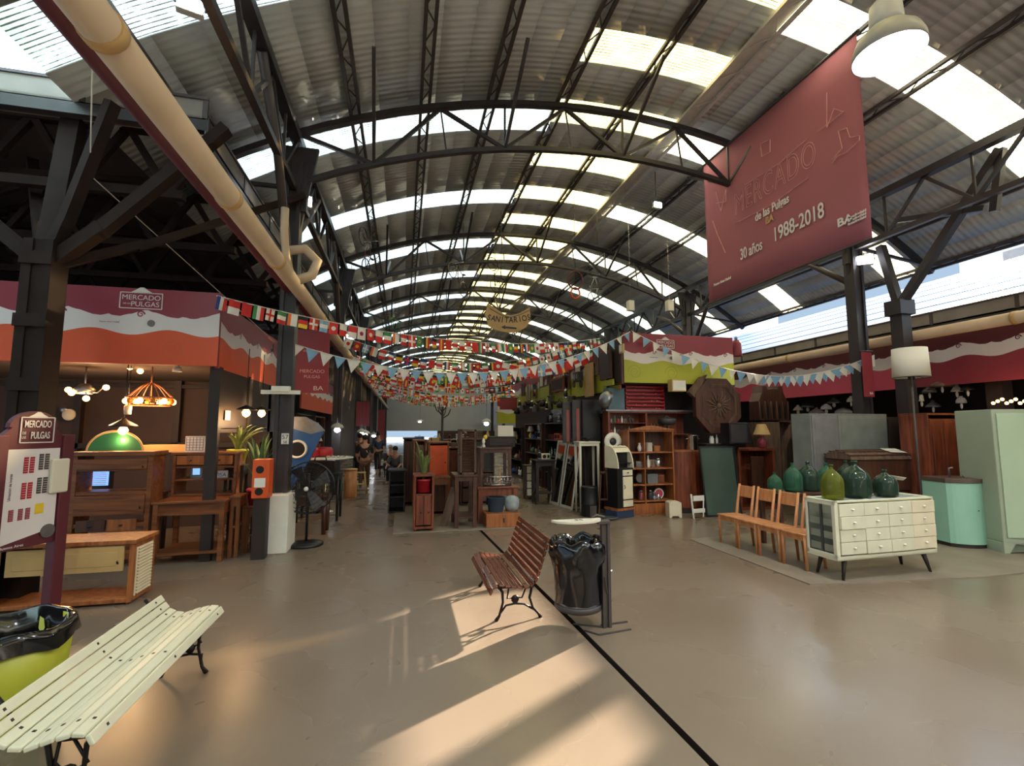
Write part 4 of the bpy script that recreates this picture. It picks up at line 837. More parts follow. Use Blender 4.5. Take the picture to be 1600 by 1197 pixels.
# dark shelf unit by the aisle with white top objects
x0,x1,_,z1 = Fx(607,733,634,772,9.3); cabinet('black_shelf_unit', 'low black shelf unit with a pale top edge at the aisle side of the island', 'shelf', x0,x1,9.2,.5,.0,z1,M['black'],shelves=(.35,.65),th=.03)
# white stools/tables near it
x0,x1,_,z1 = Fx(668,745,700,800,8.3); table('side_table', 'brown side table half hidden behind the narrow cabinet', 'table', ((x0+x1)/2,8.35,.012), .4,.4,z1, M['wood'], leg=.04, taper=1)
# glazed show table
x0,x1,z0,z1 = Fx(749,699,800,760,7.9)
table('display_table', 'dark wooden table frame showing a chrome grille, right of the shuttered cabinet', 'table', ((x0+x1)/2,8.1,z0), x1-x0, .45, z1-z0, M['woodd'], leg=.05, taper=1, apron=.06)
table('low_counter', 'dark red counter under the display table with tubs beneath', 'table', ((x0+x1)/2+.02,8.05,.012), x1-x0+.14, .55, z0-.012, M['woodr'], leg=.07, taper=1, apron=.12)
u0,u1,w0,w1 = Fx(757,741,801,757,7.75); r = thing('chrome_grille', 'chrome car grille lying on the counter inside the display table', 'car grille', ((u0+u1)/2,7.84,z0)); a = MB(); q = (u1-u0)/2
a.tube([(-q,0,.02),(q,0,.02),(q,0,w1-w0),(-q,0,w1-w0)],.012,6,closed=True); 
for k in range(9): a.tube([(-q+2*q*k/8,0,.02),(-q+2*q*k/8,0,w1-w0)],.005,4)
for k in range(3): a.tube([(-q,0,.03+k*.03),(q,0,.03+k*.03)],.004,4)
a.build('grille', M['chrome'], r); a = MB(); a.box(-q,q,.03,.1,0,.03); a.build('mount', M['black'], r)
r = thing('brass_lamp_base', 'small brass lamp base standing behind the chrome grille', 'lamp', (AY(781,735,8.1).x,8.1,z0)); a = MB(); a.lathe([(.05,0),(.05,.015),(.02,.03),(.03,.1),(.015,.15),(.01,.25),(.025,.27),(.01,.3)],n=14); a.build('base', M['tan'], r)
# crates and board on top
u0,u1,w0,w1 = Fx(777,665,801,682,8.1); o = MB().box(-(u1-u0)/2,(u1-u0)/2,0,.3,0,w1-w0).build('pale_box', M['shade'],bevel=.004); o.location=((u0+u1)/2,8.05,w0); tag(o,'pale cardboard box on top of the dark cabinet behind the display table','box')
u0,u1,_,_ = Fx(759,660,801,699,8.2); cabinet('dark_cabinet', 'dark brown cabinet standing on the display table under the pale box', 'cabinet', u0,u1,8.0,.4,z1+.002,w0,M['dark'],th=.02,cells=[('door',0,1,0,1,M['dark'])])
p = AY(757,699,7.85); r = thing('fruit_ornament', 'white and yellow ornament standing on the display table corner', 'ornament', (p.x,7.95,z1)); a = MB(); a.lathe([(.03,0),(.035,.02),(.015,.06),(.03,.1),(.01,.16)],n=12); a.build('white_stem', M['white'], r); a = MB(); a.sph((.03,0,.17),.035,10,8,sc=(1,.7,1.2)); a.build('yellow_top', M['yellow'], r)
# tub, bag, wooden box
p = AY(773,800,7.6); r = thing('blue_tub', 'dark blue round tub on the wooden crate', 'tub', (AY(775,800,7.7).x,7.72,fz(775,801,7.6))); a = MB(); a.lathe([(.12,0),(.15,.22),(.155,.23),(.14,.23),(.115,.01)],n=24,caps=False); a.lathe([(.12,0),(.001,0.004)],n=24); a.build('tub', mat('dark_blue_plastic',(44,58,74),.6), r); a = MB(); a.tube([(-.15,0,.2),(-.17,0,.14),(-.14,0,.12)],.01,5); a.build('handle', M['black'], r)
p2 = AY(798,800,7.7); r = thing('clear_bag', 'translucent sack full of pale things beside the blue tub', 'sack', (p2.x+.02,7.72,fz(775,801,7.6))); a = MB(); a.lathe([(.09,0),(.12,.08),(.125,.16),(.11,.21),(.06,.24),(.001,.25)],n=20); a.build('sack', mat('pale_sack',(150,158,160),.5,0,.25,14), r)
u0,u1,w0,w1 = Fx(760,801,814,827,7.45); r = thing('wooden_crate', 'tan wooden box with a dark slot, under the blue tub', 'box', ((u0+u1)/2,7.45,.012)); q=(u1-u0)/2; a = MB(); a.box(-q,q,0,.42,0,fz(775,801,7.6)-.012); a.build('box', M['woodo'], r, bevel=.006); a = MB(); a.box(-.012,.012,-.004,0,.07,.14); a.build('slot', M['black'], r)
# ================================================================ RIGHT FOREGROUND GROUP
def chair(lab, loc, rz, w_=.34, d=.33, sh=.39, bh=.79, m='pine', name='wooden_chair', group=None):
    r = thing(name, lab, 'chair', loc, rz, group); a = MB()
    a.add([(-w_/2,-d/2,sh-.025),(w_/2,-d/2,sh-.025),(w_/2*.86,d/2,sh-.025),(-w_/2*.86,d/2,sh-.025),(-w_/2,-d/2,sh),(w_/2,-d/2,sh),(w_/2*.86,d/2,sh),(-w_/2*.86,d/2,sh)],[(0,3,2,1),(4,5,6,7),(0,1,5,4),(1,2,6,5),(2,3,7,6),(3,0,4,7)]); a.build('seat', M[m], r, bevel=.006)
    for s_ in (-1,1):
        a = MB(); x = s_*(w_/2-.025); a.tube([(x,-d/2+.025,0),(x,-d/2+.025,sh-.02)],[.019,.028],4); a.build('leg', M[m], r)
        a = MB(); x = s_*(w_/2*.86-.02); a.tube([(x,d/2+.01,0),(x,d/2-.02,sh*.9),(x,d/2-.01,sh),(x*1.0,d/2+.06,bh)],[.02,.026,.026,.02],4); a.build('back_leg', M[m], r)
    a = MB(); xx = w_/2*.86-.03; z0 = bh-.17; a.add([(-xx,d/2+.03,z0),(xx,d/2+.03,z0),(xx,d/2+.055,bh-.02),(-xx,d/2+.055,bh-.02),(-xx,d/2+.05,z0),(xx,d/2+.05,z0),(xx,d/2+.075,bh-.02),(-xx,d/2+.075,bh-.02)],[(0,1,2,3),(7,6,5,4),(0,4,5,1),(1,5,6,2),(2,6,7,3),(3,7,4,0)]); a.build('backrest', M[m], r, bevel=.006)
    a = MB(); q = w_/2-.03; a.box(-q,q,-d/2+.015,-d/2+.033,sh-.075,sh-.02); a.box(-q*.85,q*.85,d/2-.04,d/2-.02,sh-.075,sh-.02); a.box(-q-.005,-q+.012,-d/2+.03,d/2-.03,sh-.075,sh-.02); a.box(q-.012,q+.005,-d/2+.03,d/2-.03,sh-.075,sh-.02); a.build('apron', M[m], r)
    return r
ch = [(4.38,5.68,'pale orange wooden chair at the far left end of the row beside the white drawers'),(4.39,5.33,'pale orange wooden chair, second from the far left end of the row'),(4.41,4.98,'pale orange wooden chair, third in the row with a clear open back'),(4.43,4.63,'pale orange wooden chair tucked against the glazed side of the white drawers')]
for x,y,lb in ch: chair(lb, (x,y,.012), -PI/2+.06, w_=.35, d=.30, sh=.385, bh=.78)
# white chest of sixteen drawers
W_, D_, HB, HT = 1.36, .36, .2, .80
r = thing('drawer_chest', 'white painted chest of sixteen small drawers with glazed side and splayed dark legs', 'chest of drawers', (4.31,4.08,.012), .03); a = MB()
a.box(0,W_,0,.02,HB,HB+.045); a.box(0,W_,0,D_,HB,HB+.02); a.box(0,W_,0,.03,HT-.02,HT); a.box(0,.04,0,D_,HT-.02,HT); a.box(0,W_,D_-.03,D_,HT-.02,HT); a.box(W_-.04,W_,0,D_,HT-.02,HT); a.box(.46,.5,.03,D_-.03,HT-.02,HT); a.box(.9,.94,.03,D_-.03,HT-.02,HT)
a.box(0,.045,0,.04,HB+.02,HT-.02); a.box(0,.045,D_-.03,D_,HB+.02,HT-.02); a.box(0,.02,.0,D_,HB+.02,HB+.06); a.box(0,.02,0,D_,HT-.05,HT-.02); a.box(W_-.02,W_,0,D_,HB+.02,HT-.02); a.box(.03,W_-.02,D_-.012,D_,HB+.02,HT-.02)
a.build('carcass', M['ivory'], r, bevel=.004)
a = MB(); a.box(.04,.46,.03,D_-.03,HT-.012,HT-.006); a.box(.5,.9,.03,D_-.03,HT-.012,HT-.006); a.box(.94,W_-.04,.03,D_-.03,HT-.012,HT-.006); a.box(.008,.012,.04,D_-.03,HB+.06,HT-.05); a.build('side_glass', M['glass'], r)
a = MB()
for k in range(4): z = HB+.075+k*.13; a.box(.02,.04,.045,D_*.5-.02,z,z+.07); a.box(.02,.04,D_*.5+.02,D_-.04,z,z+.07)
a.build('inner_drawer_sides', M['ivory'], r); a = MB(); a.box(.015,.03,D_*.5-.012,D_*.5+.012,HB+.05,HT-.03); a.build('side_mullion', M['dark'], r)
rd = random.Random(4)
for j in range(4):
    for i in range(4):
        x0 = .05+i*(W_-.06)/4; x1 = x0+(W_-.06)/4-.004; z0 = HB+.06+j*(HT-HB-.09)/4; z1 = z0+(HT-HB-.09)/4-.005
        off = -.012-.006*rd.random()-(.012 if (i,j) in ((1,0),(2,0),(0,2)) else 0); a = MB(); a.box(x0,x1,off,.02,z0,z1); a.box(x0+.01,x1-.01,.02,D_-.06,z0+.01,z0+.016); a.box(x0+.01,x0+.016,.02,D_-.06,z0+.01,z1-.05)
        q = a.build('drawer', M['ivory'] if i<3 else M['cream'], r, bevel=.003); a = MB(); a.sph(((x0+x1)/2,off-.014,(z0+z1)/2+.005),.014,10,6,sc=(1.3,1,.75)); a.build('knob', M['white'], q)
for (x,y,sx,sy) in ((.14,.05,-.05,-.02),(W_-.14,.05,.06,-.02),(.14,D_-.05,-.05,.02),(W_-.14,D_-.05,.06,.02)):
    a = MB(); a.tube([(x+sx,y+sy,0),(x,y,HB)],[.013,.026],10); a.build('leg', M['dark'], r)
# demijohns
def demijohn(lab, loc, R_, H, m, rz=0, tagp=False, fill=None):
    r = thing('demijohn', lab, 'glass bottle', loc, rz, None); a = MB()
    pr = [(.001,.0),(R_*.86,0),(R_*.97,.03*H),(R_,.1*H),(R_*1.0,.48*H),(R_*.95,.58*H),(R_*.78,.69*H),(R_*.5,.78*H),(R_*.27,.84*H),(R_*.18,.88*H),(R_*.16,.96*H),(R_*.2,.965*H),(R_*.2,1.0*H),(R_*.13,1.0*H)]
    a.lathe(pr,n=32,caps=False); a.build('glass_body', M[m], r)
    a = MB(); a.lathe([(R_*.15,.955*H),(R_*.215,.96*H),(R_*.215,.998*H),(R_*.15,1.0*H)],n=20,caps=False); a.build('lip', M['gdemi'], r)
    if tagp: a = MB(); a.add([(.02,-.05,.8*H),(.15,-.12,.72*H),(.18,-.06,.6*H),(.06,-.0,.64*H)],[(0,1,2,3)]); a.build('paper_tag', M['white'], r, solid=.002)
    return r
TOP = .012+.80
demijohn('squat yellow-green demijohn at the front left corner of the white drawers', (4.44,4.21,TOP), .105, .36, 'golive')
demijohn('largest dark green demijohn, in the middle of the white drawers', (4.82,4.28,TOP), .145, .39, 'gdark', .4)
demijohn('olive demijohn with a white paper tag on the right of the white drawers', (5.20,4.26,TOP), .115, .29, 'gdark', 0, True)
# low table behind the chest with more demijohns
table('low_table', 'low brown table behind the chairs holding the row of green demijohns', 'table', (5.4,5.5,.012), 1.3, .4, .70, M['woodd'], leg=.05, taper=1)
for (x,y,R_,H,m,lb) in [(AY(1206,760,5.5).x+.05,5.5,.09,.26,'gdemi','small bright green jar-like demijohn at the left end of the low table'),(AY(1231,760,5.5).x+.06,5.47,.115,.38,'gdemi','clear green demijohn, second from the left on the low table'),(AY(1258,760,5.5).x+.06,5.5,.135,.39,'gdark','broad dark olive demijohn, third from the left on the low table'),(AY(1287,760,5.5).x+.06,5.5,.12,.37,'gdemi','pale green demijohn behind the yellow-green one'),(AY(1316,760,5.5).x+.06,5.48,.115,.40,'gdark','dark green demijohn behind the largest one')]: demijohn(lb, (x,y,.712), R_, H, m)
# trunk with domed lid and paper sheet
u0,u1,w0,w1 = Fx(1312,715,1432,770,5.82)
r = thing('domed_trunk', 'old brown travel trunk with slatted domed lid behind the demijohns', 'trunk', ((u0+u1)/2+.25,5.80,.62), -.03); q=(u1-u0)/2; a = MB(); a.box(-q,q,0,.44,0,w1-.62-.02); a.build('chest', M['woodd'], r, bevel=.01)
zz = w1-.62-.02; a = MB(); pts = [(.22+.25*math.cos(PI*k/12),zz+.13*math.sin(PI*k/12)) for k in range(13)]
a.add([(-q-.02,y,z) for y,z in pts]+[(q+.02,y,z) for y,z in pts],[list(range(13)),list(range(13,26))[::-1]]+[(k,k+13,(k+1)%13+13,(k+1)%13) for k in range(13)]); l_ = a.build('lid', M['oldwood'], r, bevel=.006)
a = MB()
for k in range(2,12,2): y,z = pts[k]; a.box(-q-.03,q+.03,y-.018,y+.018,z-.004,z+.012)
a.build('lid_slat', M['woodd'], l_); a = MB(); a.add([(0,.02,zz+.11),(.28,-.01,zz+.10),(.32,.22,zz+.155),(.08,.26,zz+.155)],[(0,1,2,3)]); a.build('paper_sheet', M['white'], r, solid=.002)
table('trunk_stand', 'dark low stand under the domed trunk', 'table', ((u0+u1)/2+.25,6.05,.012), 1.0, .46, .6, M['woodd'], leg=.06, taper=1)
# grey folding screen / cupboard behind
u0,u1,w0,w1 = Fx(1262,647,1385,760,6.34)
cabinet('grey_cupboard', 'wide grey painted cupboard with plain doors behind the demijohns', 'cupboard', u0+.12,u1,6.34,.38,0,w1,mat('grey_green_paint',(122,126,120),.5),cells=[('door',0,.34,0,1,mat('grey_paint',(118,116,116),.5)),('door',.34,1,0,1)],th=.02,top=0)
u0,u1,w0,w1 = Fx(1388,652,1422,760,6.34); cabinet('dark_locker', 'tall dark brown locker between the grey and red-brown cupboards', 'locker', u0+.06,u1,6.34,.38,0,w1,M['dark'],cells=[('door',0,1,0,1)],th=.03,top=0)
text('12', .1, plane_m(((u0+u1)/2-.02,6.69,AY(1405,688,6.69).z),(1,0,0)), M['grey'], None, name='number_mark') if False else None
u0,u1,w0,w1 = Fx(1427,646,1512,760,5.5); cabinet('red_brown_wardrobe', 'wide red-brown wardrobe with panelled doors between the lamp and the sage wardrobe', 'wardrobe', u0+.36,u1,5.5,.42,0,w1,M['woodr'],cells=[('door',0,.3,0,.97),('door',.3,1,0,.97)],th=.03,top=.0)
# mint curved cabinet
p = G(1505,862); r = thing('mint_cabinet', 'mint green bow-fronted enamel cabinet with dark top', 'cabinet', (p.x+.35,p.y+.15,0), -.15)
zt_ = AY(1505,748,p.y+.1).z
def bow(w_, d0, d1, n_=16, e_=0): return [(-w_/2-e_, d1+e_)]+[(-w_/2-e_+(w_+2*e_)*k/n_, -e_-(d0)*math.sin(PI*k/n_)**.7) for k in range(n_+1)]+[(w_/2+e_, d1+e_)]
def slab(a, P_, z0, z1):
    n_ = len(P_); a.add([(x,y,z0) for x,y in P_]+[(x,y,z1) for x,y in P_],[list(range(n_))[::-1],list(range(n_,2*n_))]+[(k,(k+1)%n_,(k+1)%n_+n_,k+n_) for k in range(n_)])
a = MB(); slab(a, bow(.55,.14,.34), .06, zt_-.055); a.build('body', M['mint'], r); a = MB(); slab(a, bow(.55,.14,.34,16,.012), zt_-.055, zt_); a.build('dark_top', mat('stained_dark_top',(92,76,66),.35,0,.2,6), r, bevel=.006); a = MB(); slab(a, bow(.55,.14,.34,16,-.01), 0, .06); a.build('plinth', M['dark'], r)
a = MB(); a.sph((0,-.15,zt_*.55),.008,8,6); a.build('lock', M['steel'], r)
a = MB(); a.tube([(-.05,.15,zt_),(-.05,.15,zt_+.12),(-.02,.12,zt_+.13)],.012,8); a.tube([(.1,.1,zt_),(.08,.1,zt_+.05)],.01,6); o = a.build('old_tap', M['alu'], r)
# sage wardrobe
r = thing('sage_wardrobe', 'tall sage green two-tone metal wardrobe at the right edge', 'wardrobe', (7.30,4.53,0), -.38); H = AY(1568,640,4.55).z; a = MB()
a.box(-.0,1.2,0,.62,.14,H); a.prism([(0,.0),(.06,0),(.14,.13),(1.06,.13),(1.14,0),(1.2,0),(1.2,.15),(0,.15)],0,.03); a.box(0,.03,.03,.6,.0,.14); a.build('body', M['sage'], r, bevel=.012)
for (x0,x1) in ((.04,.6),(.61,1.16)): a = MB(); a.box(x0,x1,-.02,0,.2,H-.05); q = a.build('door', M['sagelt'], r, bevel=.01); a = MB(); a.cyl((x1-.05 if x0<.3 else x0+.05,-.04,1.0),(x1-.05 if x0<.3 else x0+.05,-.04,1.12),.008); a.build('handle', M['alu'], q)
# floor lamp with drum shade
p = AY(1422,566,5.25); r = thing('floor_lamp', 'floor lamp with large white drum shade on a dark pole, right of the columns', 'lamp', (p.x,5.25,0)); a = MB(); q = .21
z0, z1 = AY(1422,590,5.25).z, AY(1422,545,5.25).z; a.lathe([(q*1.03,z0),(q*.97,z1)],n=40,caps=False); a.build('lamp_shade', M['shade'], r, solid=.004)
a = MB(); a.tube([(q*1.035*math.cos(2*PI*k/32),q*1.035*math.sin(2*PI*k/32),z0) for k in range(32)],.006,5,closed=True)
for k in range(3): an = 2*PI*k/3; a.tube([(0,0,z0+.03),(q*math.cos(an),q*math.sin(an),z0+.01)],.005,4)
a.build('shade_ring', M['black'], r); a = MB(); a.tube([(0,0,.02),(0,0,z0+.06)],.013,8); a.lathe([(.001,0),(.16,0),(.16,.02),(.02,.03)],n=24); a.build('pole', M['steel2'], r)
for s_ in (-1,1): a = MB(); a.cyl((s_*.035,0,z0+.06),(s_*.035,0,z0),.02); a.sph((s_*.035,0,z0-.012),.022,10,6); a.build('bulb_holder', [M['black']], r)
# ================================================================ RIGHT BLOCK UNDER THE LIME BANNER
YF = 8.2
vinyl('stall_banner', 'maroon, white and lime printed vinyl banner over the middle stall', (4.05,YF), (6.44,YF), 2.42, 3.38, 'maroon', 'vgreen', [(.37,.80,.62)], 'vgreen2', zw=(.42,.62), ph=.1)
mb = MB(); mb.box(3.95,6.5,8.75,8.8,0,3.3); mb.box(4.02,4.08,8.8,17,0,3.2); mb.box(6.44,6.5,8.8,17,0,3.2); mb.box(4.02,6.5,8.26,8.76,2.4,2.45); mb.build('wall_middle_block', M['dark'], kind='structure')
vinyl('stall_banner', 'lime and white banner down the aisle side of the middle stall, behind hanging goods', (4.0,17), (4.0,8.3), 2.3, 3.2, 'maroon', 'vgreen', [], 'vgreen2', zw=(.5,.7))
# cream and black bread cabinet
p0 = G(970,811); r = thing('bread_cabinet', 'black and cream roll-top bread cabinet with small drawer and door, on a blue plinth', 'cabinet', (AY(969,800,7.75).x-.02,7.75,0), .32); W_ = .38; a = MB(); a.box(-.05,W_-.02,.0,.3,.0,.13); a.build('blue_plinth', mat('blue_crate',(40,56,84),.6), r, bevel=.01)
z1 = .17; z2 = AY(980,732,7.75).z; z3 = AY(980,697,7.75).z; a = MB(); a.box(-.04,W_,-.01,.34,.13,z1); a.build('base_board', M['woodo'], r); a = MB(); a.box(-.02,W_-.02,.0,.32,z1,z2); a.build('black_body', M['black'], r, bevel=.004)
x0, x1 = .1, W_-.05
a = MB(); a.box(x0,x1,-.014,0,z2-.13,z2-.03); q = a.build('drawer', M['cream'], r, bevel=.004); a = MB(); a.sph(((x0+x1)/2,-.02,z2-.08),.014,8,6,sc=(2,.8,.8)); a.build('drawer_pull', M['black'], q)
a = MB(); a.box(x0,x1,-.014,0,z1+.15,z2-.15); q = a.build('door', M['cream'], r, bevel=.004); a = MB(); a.tube([(x0+.02,-.02,z1+.33),(x0+.035,-.03,z1+.36),(x0+.02,-.02,z1+.4)],.006,5); a.build('handle', M['black'], q)
a = MB(); a.box(x0,x1,-.014,0,z1+.02,z1+.13); a.build('lower_drawer', M['cream'], r, bevel=.004)
h_ = z3-z2; pts = [(-.02,z2),(.32,z2),(.32,z3)]+[(.22-.24*math.sin(PI/2*k/8),z2+h_*.02+h_*.98*math.cos(PI/2*k/8)) for k in range(9)]
a = MB()
for (q0,q1) in ((-.02,.0),(W_-.04,W_-.02)): a.add([(q0,y,z) for y,z in pts]+[(q1,y,z) for y,z in pts],[list(range(12)),list(range(12,24))[::-1]]+[(k,k+12,(k+1)%12+12,(k+1)%12) for k in range(12)])
for k in range(3,8): (ya,za),(yb,zb) = pts[k],pts[k+1]; (a.add([(0,ya,za),(W_-.04,ya,za),(W_-.04,yb,zb),(0,yb,zb)],[(0,1,2,3)]) if k < 7 else None)
a.box(0,W_-.04,.2,.32,z3-.01,z3); a.build('cream_hood', M['cream'], r, solid=.0); a = MB(); a.box(0,W_-.04,.12,.13,z2,z3-.03); a.box(0,W_-.04,.02,.12,z2+.08,z2+.09); a.build('dark_inside', M['black'], r); a = MB(); a.tube([(W_/2-.07,.12,z3),(W_/2-.05,.12,z3+.02),(W_/2+.03,.12,z3+.02),(W_/2+.05,.12,z3)],.007,5); a.build('top_handle', M['black'], r)
# round scale dial
p = AY(957,690,8.28); r = thing('weighing_scale', 'white round dial of an old weighing scale behind the bread cabinet', 'scale', (p.x,8.28,p.z)); a = MB(); RX = Matrix.Rotation(PI/2,3,'X').to_4x4(); a.lathe([(.07,.02),(.07,.03),(.17,.03),(.17,.0),(.07,.02)],n=32,M=RX,caps=False); a.build('dial_ring', M['white'], r); a = MB(); a.lathe([(.001,0),(.068,.0),(.068,.02),(.001,.022)],n=24,M=RX); a.build('dial_centre', M['steel'], r); a = MB(); a.box(-.12,.12,.02,.06,-p.z,-.12); a.build('stand', M['dark'], r)
# wooden display shelf with pots
u0,u1,_,zt_ = Fx(984,672,1052,806,8.0)
r = cabinet('display_shelf', 'orange-brown wooden display shelf with arched top, full of pots and tins', 'shelf', u0,u1,8.0,.3,0,zt_,M['woodo'],shelves=(.14,.34,.54,.74),divs=(.36,),th=.03,top=.01,back=True,mback=M['woodd'])
a = MB(); w_ = u1-u0; pts = [(-w_/2,zt_)]+[(-w_/2+w_*k/16, zt_+.02+.06*math.sin(PI*k/16)**2) for k in range(17)]+[(w_/2,zt_)]
a.prism(pts,-.03,.04); a.build('arched_cornice', M['woodo'], r, bevel=.004); a = MB(); a.box(-w_/2+.03,w_/2-.03,-.005,.02,.03,.20); a.build('base_panel', M['woodo'], r)
SH = [.03+(zt_-.06)*s_+.012 for s_ in (0.14,.34,.54,.74)]
xm = (u0+u1)/2
def item(kind, lab, x, y, z, s=1.0, m='alu', m2=None, rz=0, cat=None, par=None, group=None):
    """one small good; kinds built from real profiles"""
    r = thing(kind, lab, cat or kind.replace('_',' '), (x,y,z), rz, group); a = MB(); P_ = M[m]; Q = M[m2] if m2 else M['black']
    b = MB()
    if kind == 'pot': a.lathe([(.07*s,0),(.08*s,.01*s),(.085*s,.12*s),(.09*s,.125*s),(.078*s,.125*s),(.07*s,.01*s)],n=18); b.tube([(.085*s,0,.09*s),(.16*s,0,.1*s),(.2*s,0,.1*s)],.008*s,5); a.build('body',P_,r); b.build('handle',Q,r)
    elif kind == 'stock_pot': a.lathe([(.1*s,0),(.105*s,.01*s),(.105*s,.26*s),(.11*s,.265*s),(.098*s,.265*s),(.095*s,.02*s)],n=22); [b.tube([(q*.105*s,-.03*s,.2*s),(q*.13*s,-.02*s,.2*s),(q*.13*s,.02*s,.2*s),(q*.105*s,.03*s,.2*s)],.006*s,5) for q in (-1,1)]; a.build('body',P_,r); b.build('handles',P_,r)
    elif kind == 'kettle': a.lathe([(.07*s,0),(.095*s,.03*s),(.09*s,.08*s),(.05*s,.13*s),(.02*s,.14*s),(.015*s,.16*s),(.001,.165*s)],n=18); b.tube([(-.07*s,0,.1*s),(-.06*s,0,.2*s),(.06*s,0,.2*s),(.07*s,0,.1*s)],.007*s,5); a.tube([(.08*s,0,.05*s),(.14*s,0,.12*s)],[.018*s,.01*s],8); a.build('body',P_,r); b.build('handle',Q,r)
    elif kind == 'jar': a.lathe([(.04*s,0),(.045*s,.01*s),(.045*s,.1*s),(.03*s,.12*s)],n=16); b.lathe([(.034*s,.12*s),(.034*s,.145*s),(.001,.146*s)],n=14); a.build('body',P_,r); b.build('lid',Q,r)
    elif kind == 'bottle': a.lathe([(.032*s,0),(.036*s,.01*s),(.036*s,.13*s),(.014*s,.18*s),(.013*s,.23*s)],n=12); b.lathe([(.015*s,.225*s),(.015*s,.245*s),(.001,.246*s)],n=10); a.build('body',P_,r); b.build('cap',Q,r)
    elif kind == 'vase': a.lathe([(.03*s,0),(.05*s,.04*s),(.06*s,.1*s),(.03*s,.17*s),(.025*s,.2*s),(.04*s,.23*s),(.03*s,.225*s)],n=16); a.build('body',P_,r)
    elif kind == 'tin_box': a.box(-.08*s,.08*s,-.05*s,.05*s,0,.12*s); b.box(-.083*s,.083*s,-.053*s,.053*s,.1*s,.135*s); a.build('body',P_,r,bevel=.004); b.build('lid',Q,r,bevel=.003)
    elif kind == 'radio': a.box(-.12*s,.12*s,-.05*s,.05*s,0,.16*s); a.build('case',P_,r,bevel=.01); b.lathe([(.001,0),(.05*s,0),(.05*s,.006),(.001,.008)],(-.04*s,-.052*s,.08*s),16,M=RX); b.box(.04*s,.1*s,-.054*s,-.05*s,.04*s,.12*s); b.build('dial',Q,r)
    elif kind == 'bowl': a.lathe([(.03*s,0),(.06*s,.02*s),(.1*s,.07*s),(.095*s,.07*s),(.055*s,.025*s),(.001,.01*s)],n=18); a.build('body',P_,r)
    elif kind == 'lantern': a.lathe([(.05*s,0),(.05*s,.03*s),(.03*s,.04*s)],n=12); a.lathe([(.04*s,.15*s),(.045*s,.17*s),(.01*s,.2*s)],n=12); a.tube([(-.05*s,0,.03*s),(-.055*s,0,.15*s),(0,0,.25*s),(.055*s,0,.15*s),(.05*s,0,.03*s)],.004*s,4); b.lathe([(.03*s,.04*s),(.042*s,.08*s),(.03*s,.15*s)],n=12); a.build('frame',P_,r); b.build('glass',Q,r)
    elif kind == 'picture_frame': a.box(-.12*s,.12*s,0,.02,0,.02*s); a.box(-.12*s,.12*s,0,.02,.28*s,.3*s); a.box(-.12*s,-.1*s,0,.02,.02*s,.28*s); a.box(.1*s,.12*s,0,.02,.02*s,.28*s); b.box(-.1*s,.1*s,.008,.014,.02*s,.28*s); a.build('frame',P_,r); b.build('picture',Q,r)
    elif kind == 'clock': a.tube([(.09*s*math.cos(2*PI*k/20),0,.1*s+.09*s*math.sin(2*PI*k/20)) for k in range(20)],.014*s,6,closed=True); b.lathe([(.001,0),(.085*s,0),(.085*s,.006),(.001,.006)],(0,0.003,.1*s),20,M=RX); a.build('rim',P_,r); b.build('face',Q,r)
    elif kind == 'toolbox': a.box(-.15*s,.15*s,-.07*s,.07*s,0,.13*s); a.build('box',P_,r,bevel=.006); b.tube([(-.06*s,0,.13*s),(-.05*s,0,.17*s),(.05*s,0,.17*s),(.06*s,0,.13*s)],.008*s,5); b.build('handle',Q,r)
    elif kind == 'basket': a.lathe([(.08*s,0),(.11*s,.13*s),(.115*s,.13*s),(.1*s,.125*s),(.07*s,.01*s)],n=18); b.tube([(-.11*s,0,.12*s),(-.09*s,0,.22*s),(0,0,.26*s),(.09*s,0,.22*s),(.11*s,0,.12*s)],.008*s,5); a.build('body',P_,r); b.build('handle',P_,r)
    elif kind == 'suitcase': a.box(-.22*s,.22*s,-.07*s,.07*s,0,.3*s); a.build('case',P_,r,bevel=.02); b.tube([(-.05*s,0,.3*s),(-.04*s,0,.34*s),(.04*s,0,.34*s),(.05*s,0,.3*s)],.008*s,5); b.box(-.15*s,-.12*s,-.073*s,.073*s,0,.302*s); b.box(.12*s,.15*s,-.073*s,.073*s,0,.302*s); b.build('straps',Q,r)
    elif kind == 'table_lamp': a.lathe([(.05*s,0),(.055*s,.02*s),(.07*s,.08*s),(.05*s,.13*s),(.015*s,.16*s),(.012*s,.2*s)],n=16); b.lathe([(.12*s,.2*s),(.06*s,.36*s)],n=24,caps=False); a.build('base',P_,r); b.build('lamp_shade',Q,r)
    elif kind == 'statuette': a.lathe([(.04*s,0),(.04*s,.02*s),(.02*s,.04*s),(.035*s,.09*s),(.02*s,.15*s),(.012*s,.16*s)],n=12); a.sph((0,0,.185*s),.025*s,10,8); a.tube([(-.03*s,0,.12*s),(-.07*s,0,.1*s),(-.05*s,0,.16*s)],.008*s,5); a.build('figure',P_,r)
    elif kind == 'crate': a.box(-.16*s,.16*s,-.12*s,.12*s,0,.02); [a.box(-.16*s,.16*s,q*.12*s-.006,q*.12*s+.006,z_,z_+.05*s) for q in (-1,1) for z_ in (.02,.02+.07*s,.02+.14*s)]; [a.box(q*.16*s-.006,q*.16*s+.006,-.12*s,.12*s,z_,z_+.05*s) for q in (-1,1) for z_ in (.02,.02+.07*s,.02+.14*s)]; a.build('slats',P_,r)
    return r
